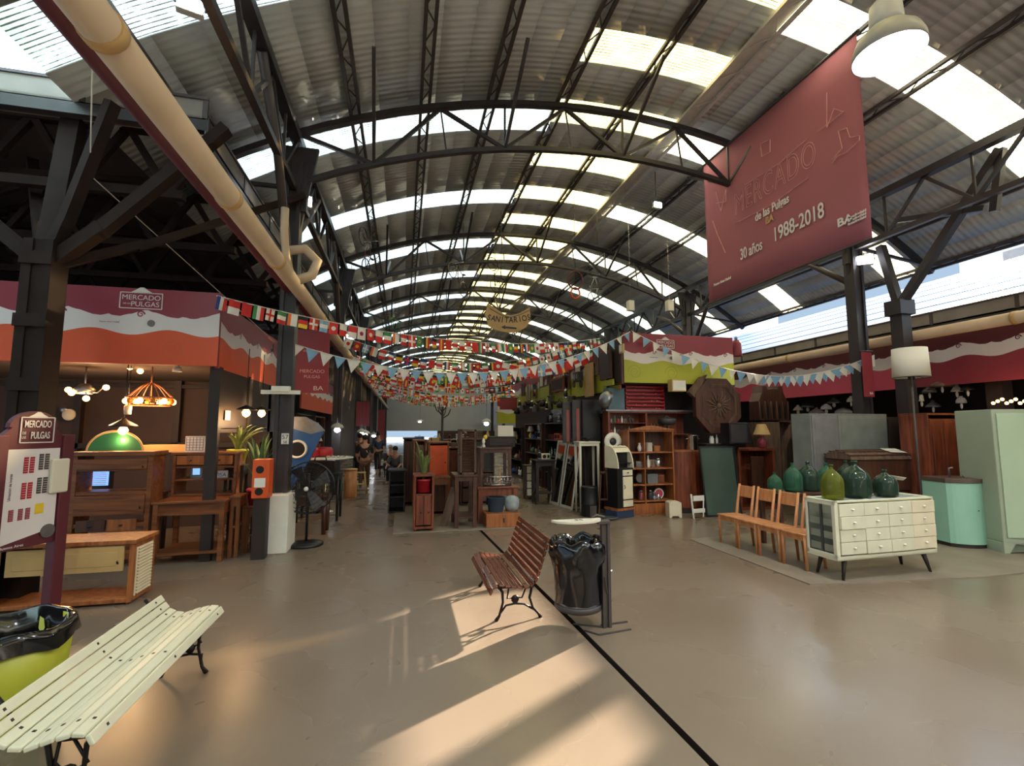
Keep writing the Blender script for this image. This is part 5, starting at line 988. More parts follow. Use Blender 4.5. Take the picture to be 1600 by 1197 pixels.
its = [(-.17,3,'vase','white and red flowered vase, top left niche of the display shelf','white',None,.7),(.02,3,'stock_pot','cream ribbed canister, left of the top niche in the display shelf','shade',None,.62),(.17,3,'tin_box','small orange box in the top right of the display shelf','woodo','woodo',.8),
(-.17,2,'radio','old beige metal radio in the left second row of the display shelf','alu','grey',.75),(.0,2,'bottle','tall white bottle in the second row of the display shelf','white','white',.9),(.09,2,'stock_pot','polished aluminium pot in the second row of the display shelf','chrome',None,.55),(.2,2,'jar','narrow aluminium canister in the second row of the display shelf','chrome','chrome',1.2),
(-.17,1,'clock','grey round clock on a blue card, third row of the display shelf','black','grey',1.0),(.05,1,'tin_box','dull grey tin box in the third row of the display shelf','alu','alu',1.3),(.19,1,'tin_box','brown wooden box in the third row of the display shelf','woodr','woodr',1.2),
(-.16,0,'jar','red glass jar in the fourth row of the display shelf','maroon','alu',1.2),(.02,0,'jar','dark jar with silver lid in the fourth row of the display shelf','steel','chrome',1.2),(.10,0,'jar','small glass jar beside the pink scale, fourth row','steel2','alu',.9),(.2,0,'clock','pink dial kitchen scale in the fourth row of the display shelf','shade','vpink',1.0)]
for dx,row,kd,lb,m,m2,s_ in its: item(kd, lb, xm+dx, 8.13, SH[row], s_, m, m2)
for dx,kd,lb,m,m2,s_ in [(-.17,'jar','brown storage jar in the bottom row of the display shelf','woodr','alu',1.2),(.02,'jar','dim glass jar in the bottom row of the display shelf','steel','alu',1.1),(.1,'jar','grey capped jar in the bottom row of the display shelf','alu','alu',1.0),(.19,'vase','slim silver vase in the bottom row of the display shelf','chrome',None,.75)]: item(kd, lb, xm+dx, 8.13, .205, s_, m, m2)
# stock pot, round-fronted cabinet, glass panel, brown cabinet, white oddments
x0,x1,_,z1 = Fx(1057,703,1104,790,8.0); r = thing('bow_cabinet', 'reddish bow-fronted wooden cabinet under the steel stock pot', 'cabinet', ((x0+x1)/2,8.05,0)); w_=x1-x0; a = MB(); slab(a, bow(w_,.12,.3), .1, z1-.03); a.build('body', M['woodr'], r); a = MB(); slab(a, bow(w_,.12,.3,16,.015), z1-.03, z1); a.build('top', M['woodo'], r); a = MB(); slab(a, bow(w_*.95,.1,.28), 0, .1); a.build('plinth', M['dark'], r)
item('stock_pot', 'tall polished steel stock pot on the bow-fronted cabinet', AY(1083,700,8.0).x, 8.02, z1, 1.05, 'chrome')
r = thing('leaning_glass_screen', 'large dark-framed greenish glass panel leaning against the cabinets', 'glass panel', (AY(1104,803,7.55).x,7.55,0)); zz = AY(1130,696,7.75).z; w_ = AY(1160,800,7.55).x-AY(1104,800,7.55).x
a = MB(); Mx = Matrix.Rotation(-.12,4,'X'); a.box(0,w_,0,.025,0,.03,Mx); a.box(0,w_,0,.025,zz-.03,zz,Mx); a.box(0,.03,0,.025,.03,zz-.03,Mx); a.box(w_-.03,w_,0,.025,.03,zz-.03,Mx); a.build('frame', M['black'], r); a = MB(); a.box(.03,w_-.03,.01,.016,.03,zz-.03,Mx); a.build('glass_pane', mat('greenish_dark_glass',(72,86,78),.08,0,.1,2,0,.9,.6), r)
x0,x1,_,z1b = Fx(1157,700,1210,790,8.0); cabinet('brown_cabinet', 'red-brown wooden cabinet under the lamp, right of the leaning glass panel', 'cabinet', x0,x1,8.0,.4,0,z1b,M['woodr'],cells=[('door',.3,.7,.0,.9,M['woodd'])],th=.05,top=.01)
x0,x1,_,z1c = Fx(1108,693,1154,800,8.05); cabinet('back_cabinet', 'dark cabinet behind the leaning glass panel carrying the hood', 'cabinet', x0,x1,8.05,.4,0,z1c,M['dark'],cells=[('door',0,1,0,1,M['dark'])],th=.03,top=.01)
r = thing('chair_frame', 'white wooden chair back lying on its side before the glass panel', 'chair', (AY(1084,806,7.45).x,7.45,0), .1); a = MB(); a.tube([(0,0,.0),(-.02,0,.2),(-.04,0,.42)],.017,8); a.tube([(.2,0,.02),(.22,0,.38)],.012,8); a.box(.0,.24,-.008,.012,.1,.17); a.box(.0,.23,-.008,.012,.3,.39); a.build('frame', M['white'], r, bevel=.004)
x0,x1,_,z1 = Fx(1047,784,1064,806,7.6); r = thing('small_white_box', 'small white painted box with cutout feet before the display shelf', 'box', ((x0+x1)/2,7.6,0), -.2); w_=(x1-x0)/2; a = MB(); a.prism([(-w_,0),(-w_*.6,0),(-w_*.5,.03),(w_*.5,.03),(w_*.6,0),(w_,0),(w_,z1-.02),(w_*.7,z1),(-w_*.7,z1),(-w_,z1-.02)],0,.2); a.build('box', M['cream'], r, bevel=.005)
# octagonal sunburst board
c = AY(1122,634,8.0); r = thing('sunburst_panel', 'big dark octagonal wooden panel with carved sunburst, under the pink and lime banners', 'carved panel', (c.x,7.98,c.z)); RO = .53; a = MB(); O = [(RO*math.cos(PI/8+PI*k/4), RO*1.08*math.sin(PI/8+PI*k/4)) for k in range(8)]
a.prism(O,0,.12); a.build('octagon_board', M['woodd'], r, bevel=.01); a = MB()
for f_ in (.76,.71):
    Q = [(x*f_,z*f_) for x,z in O]
    for (p,q) in zip(Q,Q[1:]+Q[:1]): a.bar((p[0],-.008,p[1]),(q[0],-.008,q[1]),.014,.012,(0,1,0))
a.build('octagon_trim', M['oldwood'], r); a = MB()
for k in range(16):
    an = 2*PI*k/16+.1; l_ = .3 if k%2 else .24; d = Vector((math.cos(an),0,math.sin(an))); e_ = Vector((-d.z,0,d.x)); a.tube([d*.06+Vector((0,-.01,0)),d*l_*.4+e_*.012+Vector((0,-.015,0)),d*l_*.75-e_*.012+Vector((0,-.012,0)),d*l_+Vector((0,-.008,0))],[.012,.014,.011,.004],5)
a.sph((0,-.01,0),.05,10,6,sc=(1,.4,1)); a.build('sun_rays', M['oldwood'], r); a = MB(); a.add([(-.62,.0,.25),(-.35,.0,.55),(-.2,.02,.6),(-.5,.02,.15),(-.62,.1,.25),(-.35,.1,.55),(-.2,.12,.6),(-.5,.12,.15)],[(0,1,2,3),(7,6,5,4),(0,4,5,1),(1,5,6,2),(2,6,7,3),(3,7,4,0)]); a.build('torn_edge_board', M['oldwood'], r)
# hood, bottles, lamp
x0,x1,z0,z1 = Fx(1126,661,1163,692,7.95); r = thing('extractor_hood', 'black slanted kitchen hood standing below the sunburst panel', 'hood', ((x0+x1)/2,7.72,z1c)); w_=(x1-x0)/2; h_=z1-z1c; a = MB(); a.prism([(-w_*.9,0),(w_,0),(w_*.95,.06),(w_*.6,h_),(-w_*.9,h_)],0,.25); a.build('hood', M['black'], r, bevel=.006); a = MB(); a.box(-w_,w_*1.1,-.05,.3,-.02,.0) if False else a.box(-w_*.8,w_*.5,-.004,0,.03,h_-.03); a.build('front_panel', M['steel'], r)
for x,lb,kd,m in [(1112,'white cylindrical bottle beside the black hood','jar','white'),(1120,'round white flask beside the black hood','bottle','white')]: item(kd, lb, AY(x,690,8.12).x, 8.12, z1c, 1.0 if kd=='jar' else .7, m, 'white')
p = AY(1192,692,8.1); item('table_lamp', 'table lamp with tan cone shade and dark red base on the brown cabinet', p.x, 8.12, z1b, 1.3, 'maroon', 'tan')
# gothic castle model and arched niche
x0,x1,z0,z1 = Fx(1190,603,1232,657,8.4); r = thing('castle_model', 'dark carved wooden castle-like chapel model with pointed windows', 'model', ((x0+x1)/2,8.45,z0)); w_=(x1-x0)/2; h_=z1-z0; a = MB(); a.prism([(-w_,0),(w_,0),(w_,h_*.55),(w_*.75,h_*.8),(w_*.7,h_),(w_*.4,h_),(w_*.35,h_*.9),(0,h_*.92),(-.35*w_,h_*.9),(-.4*w_,h_),(-.7*w_,h_),(-.75*w_,h_*.8),(-w_,h_*.55)],0,.3); a.build('walls', M['woodd'], r, bevel=.006)
a = MB()
for k in range(5): xx = -w_+2*w_*(k+.5)/5; a.prism([(xx-.025,.04),(xx+.025,.04),(xx+.025,h_*.35),(xx,h_*.5),(xx-.025,h_*.35)],-.006,0)
a.build('pointed_window', M['black'], r); a = MB()
for k in range(6): xx = -w_+2*w_*k/5; a.tube([(xx,-.01,0),(xx,-.01,h_*.55)],.009,5)
a.build('columns', M['oldwood'], r)
x0,x1,z0b,z1d = Fx(1196,657,1250,760,8.4); r = thing('arched_niche', 'old wooden cabinet with a scalloped pointed arch, under the castle model', 'cabinet', (x0,8.4,0)); w_=x1-x0; a = MB(); a.box(0,w_*.45,0,.4,0,z0); a.box(w_*.45,w_+.1,.3,.4,0,z0); a.box(0,w_+.02,0,.4,z0-.03,z0)
out = [(w_*.45,0),(w_*.45,z0*.55),(w_*.55,z0*.8),(w_*.75,z0*.95),(w_*.95,z0*.8),(w_*1.1,z0*.5),(w_*1.15,0)]; inn = [(w_*.52,0),(w_*.52,z0*.5),(w_*.6,z0*.7),(w_*.75,z0*.82),(w_*.9,z0*.7),(w_*1.0,z0*.48),(w_*1.05,0)]
for k in range(6): a.prism([out[k],out[k+1],inn[k+1],inn[k]],-.02,.05)
a.build('body', M['oldwood'], r); a = MB(); [a.sph((inn[k][0]*(1-t_)+inn[k+1][0]*t_,0,inn[k][1]*(1-t_)+inn[k+1][1]*t_),.02,6,5) for k in range(1,5) for t_ in (0,.5)]; a.build('scallops', M['oldwood'], r)
# upper glass case, slatted red shelf, crate, box, helmet case
x0,x1,z0,z1 = Fx(951,643,1010,700,8.35); xr = AY(1080,650,8.35).x
r = thing('glass_case', 'long wall case of small bottles and boxes above the display shelf', 'display case', (x0,8.35,0)); w_ = xr-x0; a = MB(); zc = AY(960,678,8.35).z; zt2 = AY(960,645,8.35).z
a.box(0,w_,0,.3,zt2,zt2+.03); a.box(0,w_,0,.3,zc-.02,zc); a.box(0,.04,0,.3,0,zt2); a.box(w_*.44,w_*.46,0,.3,zc,zt2); a.box(0,w_*.45,.0,.3,(zc+zt2)/2,(zc+zt2)/2+.012); a.box(0,w_,.28,.3,0,zt2); a.build('case', M['woodr'], r); a = MB(); a.box(-.05,w_+.1,-.03,.33,zt2+.03,zt2+.06); a.build('pale_top', M['alu'], r)
rd = random.Random(8); 
for row,zz in ((0,zc),(1,(zc+zt2)/2+.012)):
    for k in range(7):
        m_ = ['red','alu','gdark','white','green','steel','glass'][(k*3+row)%7]
        item('bottle' if k%2 else 'jar', '%s %s, %s from left, %s row of long wall case' % ({'red':'red','alu':'silver','gdark':'dark green','white':'white','green':'green','steel':'dark','glass':'clear'}[m_],'little bottle' if k%2 else 'little jar',['first','second','third','fourth','fifth','sixth','seventh'][k],['lower','upper'][row]), x0+.09+k*.075, 8.42, zz, .55, m_, 'alu')
for k in range(6): item('bottle', 'clear glass bottle, %s from the left in the right bay of the wall case' % ['first','second','third','fourth','fifth','sixth'][k], x0+w_*.5+.05+k*.07, 8.42, zc, .8, 'alu', 'chrome')
x0_,x1_,z0_,z1_ = Fx(978,601,1038,632,8.45); r = thing('slatted_rack', 'bright red slatted rack with rows of knobs under the lime banner', 'rack', (x0_,8.45,zt2+.065)); w_ = x1_-x0_; h_ = z1_-zt2-.065; a = MB(); a.box(0,w_,.1,.12,0,h_); a.build('back', M['maroon'], r); a = MB()
for k in range(7): a.box(0,w_,.0,.1,h_*k/7,h_*k/7+.03)
a.box(0,.015,0,.12,0,h_); a.box(w_-.015,w_,0,.12,0,h_); a.build('slats', M['red'], r); a = MB(); rd = random.Random(1); [a.sph((rd.random()*w_,-.008,h_*k/7+.03),.012,6,5) for k in range(6) for _ in range(3)]; a.build('knobs', M['tan'], r)
x0_,x1_,z0_,z1_ = Fx(951,606,976,634,8.45); o = MB().box(0,x1_-x0_,0,.25,0,z1_-zt2-.065).build('blue_crate', mat('dusty_blue',(92,116,126),.7), bevel=.01); o.location=(x0_,8.45,zt2+.062); tag(o,'dusty blue square crate left of the red slatted rack','crate')
x0_,x1_,z0_,z1_ = Fx(1046,594,1067,612,8.1); r = thing('printed_box', 'small wooden box with a white printed front, hung before the lime banner', 'box', (x0_,8.0,z0_)); a = MB(); a.box(0,x1_-x0_,0,.15,0,z1_-z0_); a.build('box', M['tan'], r); a = MB(); a.box(.02,x1_-x0_-.01,-.004,0,.02,z1_-z0_-.02); a.build('white_front', M['white'], r)
x0_,x1_,_,_ = Fx(1029,645,1062,662,8.2); r = thing('pressure_pot', 'wide dark grey roasting pot on top of the wall case', 'pot', ((x0_+x1_)/2,8.28,AY(1045,664,8.1).z)); a = MB(); a.lathe([(.13,0),(.17,.03),(.17,.11),(.15,.13),(.05,.15),(.001,.15)],n=24); a.build('body', M['steel'], r); a = MB(); a.tube([(-.04,0,.15),(0,0,.18),(.04,0,.15)],.008,6); a.build('handle', M['alu'], r)
o = MB().lathe([(.02,0),(.1,.02),(.17,.08),(.185,.16),(.18,.16),(.16,.085),(.001,.03)],n=28,M=Matrix.Rotation(1.9,3,'Y').to_4x4()).build('hanging_basin', M['alu']); p = AY(934,623,8.3); o.location = (p.x+.05,8.3,p.z+.02); o.parent = None; tag(o,'large grey enamel basin hanging beside the blue crate','basin')
# ================================================================ RIGHT WALL
vinyl('stall_banner', 'pink and white wavy printed vinyl banner running along the right wall', (8.9,6.9), (8.9,24), 2.25, 3.3, 'maroon', 'vpink', [], None, zw=(.42,.64)) if False else None
r = vinyl('stall_banner', 'pink and white wavy printed vinyl banner running along the right wall', (8.9,24), (8.9,6.75), 2.28, 3.3, 'maroon_d', 'vpink', [], None, zw=(.40,.62))
r = vinyl('stall_banner', 'far right banner with a white wave, shade painted in as dark maroon, behind the floor lamp', (8.9,6.6), (8.9,2.0), 2.28, 3.3, 'maroon_d', 'maroon', [], None, zw=(.42,.62))  # shaded stretch of the wall banner: shade put into its maroon bands
mb = MB(); mb.box(12.3,12.4,-8,45,0,3.5); mb.build('wall_right_stalls', M['dark'], kind='structure')
mb = MB(); mb.box(8.95,12.3,2,45,3.3,3.34); mb.build('ceiling_right_stalls', m_under, kind='structure')
def post(x, y, h_, lab): r = thing('stall_post', lab, 'post', (x,y,0)); a = MB(); a.box(-.11,.11,-.11,.11,0,h_); a.build('shaft', M['dark'], r); a = MB(); a.box(-.2,.2,-.14,.14,h_-.15,h_); a.build('head', M['dark'], r)
post(9.15,5.55,3.3,'dark square post at the far right, behind the lamp'); post(9.1,10.2,3.3,'dark post under the pink banner further back')
r = thing('hanging_banner', 'small maroon vertical banner hanging beside the right column', 'banner', (AY(1356,580,6.6).x,6.6,0)); a = MB(); z0,z1 = AY(1356,620,6.6).z, AY(1356,549,6.6).z; a.box(-.11,.11,0,.01,z0,z1); a.build('cloth', M['maroon'], r); text('BA', .06, plane_m((.04,-.003,z0+.06),(1,0,0)), M['vwhite'], r); a = MB(); a.cyl((-.13,0,z1),(.13,0,z1),.012); a.build('rod', M['steel'], r)
rd = random.Random(11); nm = ['first','second','third','fourth','fifth','sixth','seventh','eighth','ninth','tenth']
for k,x in enumerate([1247,1262,1276,1291,1303,1318]):
    y = [641,637,645,640,630,646][k]; kd = 'dome' if k%2 else 'cone'; p = AX(x,y,9.3+.2*(k%3)); pendant('%s enamel pendant lamp, %s from the left under the pink banner' % (['white','grey','white','pale','silver','white'][k], nm[k]), p, .11+.03*(k%3), .13, 2.9, ['white','alu','shade','vwhite','alu','white'][k], kd, rb=.035, glow='white')
for k,(x,y,rr_,m_) in enumerate([(1440,627,.05,'white'),(1452,614,.13,'alu'),(1458,636,.14,'alu'),(1472,605,.2,'oldwood'),(1495,612,.1,'shade'),(1502,630,.09,'vwhite'),(1512,610,.12,'iron'),(1330,628,.1,'shade')]):
    p = AX(x,y,9.0+.15*(k%3)); pendant('%s pendant lamp, %s from the left behind the floor lamp' % ({'white':'tiny white','alu':'grey metal','oldwood':'wide brown','shade':'cream glass','vwhite':'white glass','iron':'black'}[m_], nm[k]), p, rr_*.8, .12, 3.2, m_, 'dome' if k%2 else 'cone', rb=.02, glow='white')
r = thing('string_lights', 'cluster of small warm glowing bulbs above the sage wardrobe', 'lights', (0,0,0)); a = MB(); pts = [AX(1552+k*7,630-(k%3)*3,8.6) for k in range(12)]; a.tube(pts,.004,4); a.build('wire', M['black'], r)
for p in pts: a = MB(); a.sph(p,.022,8,6); a.build('bulb', M['bulb'], r)
r = thing('gas_cylinder', 'small dull red cylinder standing on the right end of the lime banner', 'cylinder', (6.6,8.3,3.02)); a = MB(); a.lathe([(.09,0),(.1,.02),(.1,.26),(.06,.33),(.03,.34)],n=20); a.build('tank', M['maroon'], r); a = MB(); a.lathe([(.03,.34),(.03,.4),(.001,.4)],n=12); a.build('valve', M['lblue'], r)
# ================================================================ HANGING THINGS
XB = 5.45; c1 = AX(1338,50,XB); c2 = AX(1362,370,XB); c3 = AX(1108,475,XB); c4 = AX(1100,238,XB)
r = thing('large_banner', 'very large red anniversary banner hanging from the roof at the upper right', 'banner', (XB,c3.y,c3.z)); Wb = c3.y-c2.y; Hb = min(c1.z,6.52)-c3.z
a = MB(); n_ = 24
a.add([(.008*math.sin(Wb*i/n_*2.5)*(1-j/6),-Wb*i/n_,Hb*j/6) for j in range(7) for i in range(n_+1)],[(j*(n_+1)+i,j*(n_+1)+i+1,(j+1)*(n_+1)+i+1,(j+1)*(n_+1)+i) for j in range(6) for i in range(n_)],smooth=True)
a.build('cloth', mat('faded_red_cloth',(164,100,108),.8,0,.03,1.5,0,.2), r, solid=.004); a = MB(); a.tube([(0,.0,0),(0,-Wb,0)],.012,6); a.build('bottom_rod', M['steel'], r); a = MB(); a.tube([(0,.03,Hb),(0,-Wb-.03,Hb)],.022,8)
a.build('hanging_rod', M['steel'], r)
def bt(s, px, py, size, m='vwhite', outline=False, sx=.62, rot=0):
    p = AX(px, py, XB); o_ = Vector((-.022, p.y-c3.y, p.z-c3.z)); Mx = plane_m(o_, (0,-1,0)) @ Matrix.Rotation(rot,4,'Z')
    if outline:
        cu = bpy.data.curves.new('lettering','FONT'); cu.body = s; cu.size = size; cu.fill_mode = 'NONE'; cu.bevel_depth = .004; cu.bevel_resolution = 0; cu.align_x = 'CENTER'; cu.align_y = 'CENTER'; cu.space_character = 1.15
        o = bpy.data.objects.new('lettering', cu); COL.objects.link(o); me = bpy.data.meshes.new_from_object(o.evaluated_get(bpy.context.evaluated_depsgraph_get())); bpy.data.objects.remove(o)
        me.transform(Mx @ Matrix.Diagonal((sx,1,1,1))); me.materials.clear(); me.materials.append(m_pk); o = bpy.data.objects.new('lettering', me); COL.objects.link(o); o.parent = r
    else: text(s, size, Mx, M[m] if isinstance(m,str) else m, r, sx=sx, bold=.004)
m_pk = mat('pale_pink_print', (226,170,172), .6)
bt('MERCADO', 1206, 285, .52, outline=True, sx=.60, rot=.0)
bt('de las Pulgas', 1207, 326, .19, sx=.72); bt('BA', 1204, 343, .15, M['tan'], sx=.9); bt('30 años', 1175, 391, .26, sx=.62); bt('1988-2018', 1247, 350, .30, sx=.70); bt('BA', 1322, 345, .15, sx=1.2)
for k in range(3): bt('Buenos Aires Ciudad', 1341, 335+k*5, .035, sx=.8)
bt('Buenos Aires Ciudad', 1130, 440, .06, sx=.9)
def strip(P_, w_=.012, k=0):
    a = MB(); Q = [AX(x,y,XB) for x,y in P_]; Q = [(-.02,q.y-c3.y,q.z-c3.z) for q in Q]
    for p,q in zip(Q,Q[1:]): a.bar(p,q,.004,w_,(1,0,0),k=k)
    a.build('printed_outline', m_pk, r)
for P_ in ([(1150,350),(1210,318),(1265,278)],[(1165,290),(1220,255),(1262,218)],[(1302,255),(1310,245),(1325,238),(1345,220),(1345,212),(1330,215),(1325,200),(1312,205),(1318,232),(1302,250)],[(1120,300),(1128,330),(1136,296),(1136,315),(1120,318)],[(1115,345),(1122,365),(1135,395)],[(1294,145),(1294,200),(1305,170),(1320,175),(1280,206)],[(1190,225),(1192,245),(1205,238),(1205,218),(1190,225)]): strip(P_)
# toilet sign
YS = 9.5; c = AY(795,500,YS); S_ = lambda x,y: (AY(x,y,YS).x-c.x, AY(x,y,YS).z-c.z)
r = thing('toilet_sign', 'tan curved wooden SANITARIOS sign with black arrow hanging from the trusses', 'sign', c); a = MB(); a.prism([S_(*q) for q in [(762,474),(775,482),(788,491),(800,493),(812,489),(828,480),(829,500),(822,512),(808,519),(795,520),(778,517),(763,509),(758,492)]],0,.03); a.build('board', mat('tan_sign_board',(184,152,104),.6), r, bevel=.004)
a = MB(); P_ = [S_(*q) for q in [(765,482),(785,493),(798,496),(812,492),(827,485)]]
for p,q in zip(P_,P_[1:]): a.bar((p[0],-.004,p[1]),(q[0],-.004,q[1]),.012,.004,(0,1,0))
a.build('trim_line', M['dark'], r)
for k,ch_ in enumerate('SANITARIOS'):
    x = 764+k*6.9; y = 496+4.5*math.sin(PI*(k+.3)/9.5)**1; q = S_(x,y); text(ch_, .17, plane_m((q[0],-.004,q[1]),(1,0,0)) @ Matrix.Rotation(-.35+.07*k,4,'Z'), M['black'], r, sx=.8, bold=.003)
a = MB(); q0 = S_(783,511); q1 = S_(807,513); a.prism([(q0[0],q0[1]),(q0[0]+.09,q0[1]+.045),(q0[0]+.09,q0[1]+.018),(q1[0],q1[1]+.015),(q1[0],q1[1]-.02),(q0[0]+.09,q0[1]-.025),(q0[0]+.09,q0[1]-.045)],-.006,0); a.build('arrow', M['black'], r)
a = MB(); a.tube([(-.3,.015,.1),(-.3,.015,1.9)],.006,4); a.tube([(.35,.015,.1),(.35,.015,1.9)],.006,4); a.build('hanging_wire', M['black'], r)
# industrial pendant (upper right)
c = AY(1389,86,2.95); r = thing('industrial_pendant', 'big white domed industrial lamp glowing brightly beside the red banner', 'lamp', c); a = MB(); R_ = .265
a.lathe([(R_,0),(R_*.98,.07),(R_*.85,.16),(R_*.55,.24),(R_*.38,.27)],n=36,caps=False); a.build('reflector', mat('pale_lamp_enamel',(176,172,162),.4), r, solid=.006); a = MB(); a.lathe([(.12,.26),(.125,.3),(.115,.46),(.08,.5),(.02,.52)],n=24); a.build('ballast_housing', M['lattice'], r)
a = MB(); a.lathe([(.001,.02),(R_*.9,.02),(R_*.9,.03),(.001,.03)],n=36); a.build('glowing_lens', M['bulbw'], r); a = MB(); a.tube([(0,0,.5),(0,0,vz(c.x)-c.z-.1)],.012,6); a.build('rod', M['steel'], r)
ld = bpy.data.lights.new('lamp_light','SPOT'); ld.energy = 150; ld.color = (.85,.92,1); ld.spot_size = 2.4; ld.shadow_soft_size = .25; lo = bpy.data.objects.new('lamp_light', ld); COL.objects.link(lo); lo.parent = r; lo.location = (0,0,-.02)
def flood(lab, p, rz=0, ztop=None, s=1.0):
    r = thing('floodlight', lab, 'lamp', p, rz); a = MB(); a.prism([(-.14*s,-.09*s),(.14*s,-.09*s),(.1*s,.09*s),(-.1*s,.09*s)],.0,.1*s); a.build('housing', M['lattice'], r, bevel=.008); a = MB(); a.box(-.12*s,.12*s,-.006,.0,-.075*s,.075*s); a.build('glowing_glass', M['bulbw'], r)
    a = MB(); a.tube([(-.15*s,.04,0),(-.15*s,.06,.14*s),(.15*s,.06,.14*s),(.15*s,.04,0)],.01,5); a.tube([(0,.06,.14*s),(0,.06,(ztop-p[2]) if ztop else .3)],.01,5); a.build('bracket', M['steel'], r); return r
p = AY(474,312,7.4); flood('white floodlight fixed high on the first left column', p, .5, 5.3, 1.0)
p = AY(1352,406,6.7); flood('white floodlight on the right column below the red banner', p, -.6, 4.7, 1.0)
p = AY(1028,320,8.2); flood('glowing floodlight with dangling wires near the pale lattice beam', p, .1, vz(p.x)-.1, .7)
p = AY(297,6,4.6); flood('glowing lamp at the upper left against the roof', p, .3, vz(p.x)-.1, .8)
for k,(x,y,Y,lb) in enumerate([(1188,486,11.5,'round white lamp glowing behind the lower right of the red banner'),(546,524,12.5,'white lamp glowing behind the first flag string at the left'),(722,572,22,'white dome lamp hanging over the middle aisle, largest of the far ones'),(656,658,30,'far white lamp glowing in front of the grey gable'),(527,669,11.5,'white lamp glowing over the junk stalls down the left aisle'),(565,676,15,'left lamp of the glowing pair far down the left aisle'),(571,678,15.6,'right lamp of the glowing pair far down the left aisle'),(760,660,14,'small white lamp far down the centre island'),(584,680,24,'small far lamp beside the maroon panels')]):
    p = AY(x,y,Y); pendant(lb, p, .14 if Y<20 else .22, .12, vz(min(9,p.x))-.15 if -3<p.x<9 else 4.9, 'lattice','dome','bulbw', 0, 'hall_lamp', .07 if Y<20 else .1)
for k,(x,y,lb) in enumerate([(3.9,-1.6,'added domed fill lamp, unseen behind the camera, in line with the industrial pendant'),(6.6,-1.8,'added domed fill lamp, unseen behind the camera, over the right side of the crossing'),(.4,-1.2,'added domed fill lamp, unseen behind the camera, over the left side of the crossing')]):  # unseen lamps added behind the camera to brighten the cabinet fronts
    r = thing('industrial_pendant', lab if False else lb, 'lamp', (x,y,4.75)); a = MB(); a.lathe([(R_,0),(R_*.98,.07),(R_*.85,.16),(R_*.55,.24),(R_*.38,.27)],n=24,caps=False); a.build('reflector', M['lattice'], r, solid=.006); a = MB(); a.lathe([(.12,.26),(.125,.3),(.115,.46),(.08,.5),(.02,.52)],n=16); a.tube([(0,0,.5),(0,0,vz(x)-4.85)],.012,6); a.build('ballast_housing', M['lattice'], r); a = MB(); a.lathe([(.001,.02),(R_*.9,.02),(R_*.9,.03),(.001,.03)],n=24); a.build('glowing_lens', M['bulbw'], r)
    ld = bpy.data.lights.new('lamp_light','SPOT'); ld.energy = 150; ld.color = (.9,.94,1); ld.spot_size = 2.7; ld.spot_blend = .5; ld.shadow_soft_size = .25; lo = bpy.data.objects.new('lamp_light', ld); COL.objects.link(lo); lo.parent = r; lo.location = (0,0,-.02)
# bicycles and wheels hung from the roof
def bicycle(lab, p, rz, s, m, tilt=0, ztop=5.8):
    r = thing('hanging_bicycle', lab, 'bicycle', p, rz); Mx = Matrix.Rotation(tilt,4,'Y')
    for nm_,sx in (('front_wheel',-.52),('rear_wheel',.48)):
        a = MB(); a.tube([Mx@Vector((s*(sx+.3*math.cos(2*PI*k/24)),0,s*.3*math.sin(2*PI*k/24))) for k in range(24)],.018*s,6,closed=True)
        for k in range(8): a.tube([Mx@Vector((s*sx,0,0)),Mx@Vector((s*(sx+.3*math.cos(PI*k/4)),0,s*.3*math.sin(PI*k/4)))],.003,3)
        a.build(nm_, M['iron'], r)
    a = MB(); q = lambda x,z: Mx@Vector((x*s,0,z*s)); 
    for p0,p1 in (((.48,0),(.05,-.02)),((.05,-.02),(-.1,.02)),((.48,0),(.12,.42)),((.05,-.02),(.15,.5)),((.05,-.02),(-.36,.38)),((.13,.42),(-.37,.44)),((-.36,.38),(-.52,0)),((-.37,.36),(-.34,.56))): a.tube([q(*p0),q(*p1)],.016*s,6)
    a.build('frame', M[m], r); a = MB(); a.tube([Mx@Vector((-.42*s,y*s,.56*s)) for y in (-.25,-.12,.12,.25)],.012*s,5); a.build('handlebar', M['chrome'], r); a = MB(); a.sph(q(.17,.54),.06*s,10,6,sc=(1.8,.9,.5)); a.build('saddle', M['black'], r)
    a = MB(); t_ = q(.13,.42); a.tube([t_,(t_[0],0,ztop-p[2])],.006,4); a.build('cord', M['black'], r); return r
for x,y,Y,rz,s,m,t_,lb in [(570,395,9.5,1.2,.6,'maroon_d',1.3,'dark red bicycle hanging nose down from the left truss'),(716,438,11,.9,.6,'iron',.6,'black bicycle hanging left of the toilet sign'),(772,430,10.5,.5,.5,'iron',1.4,'small black bicycle frame hanging above the toilet sign'),(922,450,10,.3,.55,'alu',1.2,'silver bicycle hanging right of the toilet sign'),(616,515,14.5,.9,.7,'green',.4,'green bicycle hanging over the first flag string')]: p = AY(x,y,Y); bicycle(lb, p, rz, s, m, t_, vz(p.x)-.2)
for x,y,Y,m,lb in [(899,438,9.6,'maroon_d','dark red wheel rim hanging right of the toilet sign'),(899,458,9.6,'orange','small orange ring hanging below the dark red wheel')]:
    p = AY(x,y,Y); r = thing('bicycle_rim', lb, 'wheel', p); a = MB(); q = .17 if m!='orange' else .1; a.tube([(q*math.cos(2*PI*k/20),0,q*1.2*math.sin(2*PI*k/20)) for k in range(20)],.02,6,closed=True); a.build('rim', M[m], r); a = MB(); a.tube([(0,0,q*1.2),(0,0,vz(p.x)-p.z-.2)],.004,4); a.build('cord', M['black'], r)
